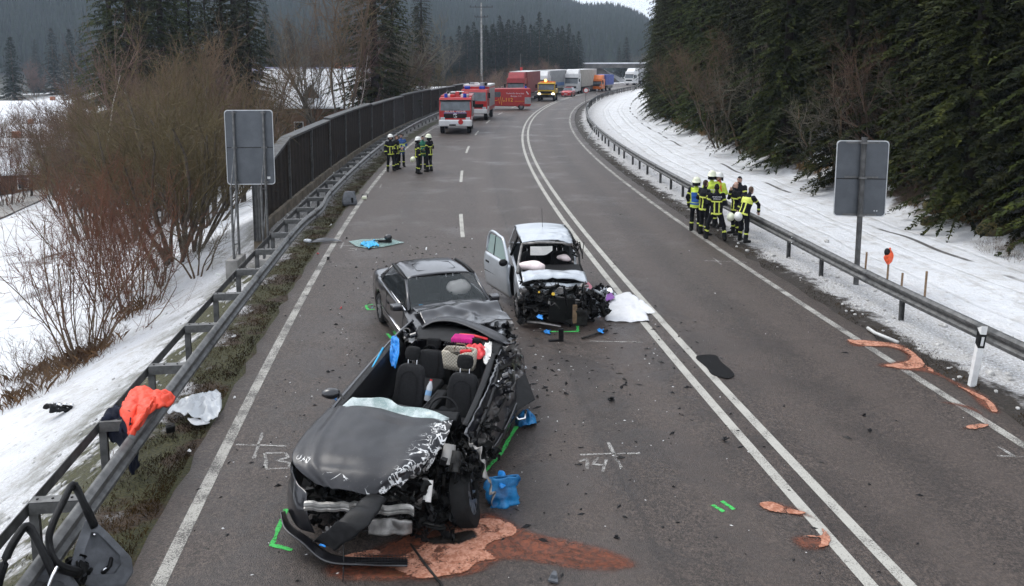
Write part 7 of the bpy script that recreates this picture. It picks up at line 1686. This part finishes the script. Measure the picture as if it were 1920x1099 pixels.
for px, py, sz, mt, lab in ((596, 477, .1, 'red_plastic', 'red lamp fragment on the verge by the left edge line'), (617, 487, .16, 'black_plastic', 'black curved fragment on the left edge line'), (651, 448, .13, 'black_plastic', 'small black block beside the broken window pane'), (621, 423, .13, 'white_plastic', 'white fragment on the moss under the left rail'), (800, 469, .14, 'white_plastic', 'white shard behind the coupe roof'), (818, 477, .08, 'white_plastic', 'smaller white shard behind the coupe roof'), (885, 449, .07, 'white_plastic', 'white shard at the foot of the lane dash'), (640, 579, .1, 'red_plastic', 'red shard left of the coupe rear wheel'), (440, 748, .08, 'white_plastic', 'white shard on the verge right of the clear film'), (354, 848, .09, 'white_plastic', 'white cup shaped shard on the verge below the film'), (413, 576, .14, 'pipe_pale', 'pale bumper piece stuck on the left rail'),
                            (1362, 828, .13, 'black_plastic', 'cluster of black shards left of the double line'), (1145, 752, .16, 'black_plastic', 'thin black strip in the middle of the lane'), (1062, 740, .1, 'black_plastic', 'small black fragment right of the torn door'), (1622, 780, .11, 'black_plastic', 'black fragment on the oncoming lane'), (1630, 810, .1, 'black_plastic', 'second black fragment on the oncoming lane'), (985, 692, .13, 'lamp_glass', 'clear lamp shard right of the roofless car'), (1003, 691, .1, 'black_plastic', 'black shard beside the clear lamp shard'), (1038, 1090, .2, 'seat_grey', 'grey flat panel at the lower picture edge'), (1190, 333, .12, 'soil_dark', 'dark clod on the right soil strip before the bend'), (698, 578, .05, 'blue_cyan', 'small turquoise cap beside the coupe rear wheel'), (925, 530, .13, 'spray_green' if False else 'jacket_green', 'green tool beside the open silver door'),
                            (438, 632, .12, 'white_plastic', 'flat pale shard on the moss under the near rail'), (1008, 745, .09, 'black_plastic', 'black sliver beside the torn door panel'), (1155, 1010, .1, 'black_plastic', 'black sliver at the end of the rusty stain')):
    p = G(px, py); R = random.Random(int(px)); m = MB()
    n_ = R.randint(5, 8); pl = [Vector((sz*.62*R.uniform(.35, 1)*cos(a), sz*.45*R.uniform(.35, 1)*sin(a), 0)) for a in sorted(R.uniform(0, 6.28) for _ in range(n_))]
    Rm = Matrix.Rotation(R.uniform(-.5, .5), 3, 'X') @ Matrix.Rotation(R.uniform(-.4, .4), 3, 'Y'); c_ = [Rm@q for q in pl]; lo_ = min(q.z for q in c_)
    m.prism([q-Vector((0, 0, lo_)) for q in c_], Rm@Vector((0, 0, sz*.10))); k_ = Vector((sz*.1, sz*.05, sz*.12)); m.prism([q*.55+k_-Vector((0, 0, lo_)) for q in c_], Rm@Vector((sz*.05, 0, sz*.16)))
    tag(m.build('fragment', mt, None, loc=(p.x, p.y, .72 if px == 413 else .004), rz=R.uniform(0, 3)), lab, 'fragment', 'larger scattered fragments')
R = random.Random(17)
def shards(name, n, mat_, lab, szr):
    b = MB()
    for i in range(n):
        c_ = R.random()
        if c_ < .45: x, y = R.gauss(-.6, 2.2), R.gauss(12.5, 3.2)
        elif c_ < .75: x, y = R.gauss(.6, 2.2), R.gauss(16.5, 2.6)
        elif c_ < .9: x, y = R.gauss(-2.8, 1.4), R.gauss(22, 2.6)
        else: x, y = R.uniform(-4, 8), R.uniform(7, 34)
        s_, o_ = SO(x, y)
        if o_[0] < -7.7 or o_[0] > 4.2 or y < 7: continue
        sz = R.uniform(*szr)*R.choice((.6, .8, 1, 1.6)); a = R.uniform(0, 6.28); d = Vector((cos(a), sin(a), 0)); s2 = Vector((-d.y, d.x, 0)); p = Vector((x, y, .004)); L = R.uniform(1, 3)
        b.add([p-d*sz*L*.5, p+s2*sz*.5, p+d*sz*L*.5, p-s2*sz*.4, p+Vector((0, 0, sz*R.uniform(.2, .6)))], [(0, 1, 4), (1, 2, 4), (2, 3, 4), (3, 0, 4)])
    return tag(b.build(name, mat_), lab, 'debris', kind='stuff')
shards('debris', 900, 'black_plastic', 'tiny black plastic splinters strewn over the lanes', (.015, .045)); shards('debris', 420, 'white_plastic', 'tiny pale splinters and glass crumbs strewn over the lanes', (.008, .022)); shards('debris', 160, 'engine_grey', 'tiny grey splinters strewn over the lanes', (.015, .04))

# ploughed-up crumbs of dirty snow and grit along both rails
M('snow_dirty', (.50, .49, .47), .85, 0, .35, 12, .02, 30)
b = MB()
for i in range(1500):
    if R.random() < .62: s_ = 6+70*R.random()**1.6; o_ = R.gauss(5.7, .7); 
    else: s_ = 3+50*R.random()**1.5; o_ = -9.3-abs(R.gauss(0, .9))
    if 4.6 > o_ > 0: continue
    p = RD(s_, o_); r = R.uniform(.012, .05)*(1.8 if R.random() < .08 else 1); n0 = len(b.v); b.sph((p.x, p.y, r*.3), (r*R.uniform(.7, 1.4), r*R.uniform(.7, 1.3), r*.75), 5, 3)
zz = terr([v_[0] for v_ in b.v], [v_[1] for v_ in b.v]); b.v = [(v_[0]+.01*mnoise.noise(Vector(v_)*30), v_[1], v_[2]+z_) for v_, z_ in zip(b.v, zz)]
tag(b.build('snow_clods', 'snow_dirty', None, True), 'small dirty snow clods scattered along the rails', 'snow', kind='stuff')
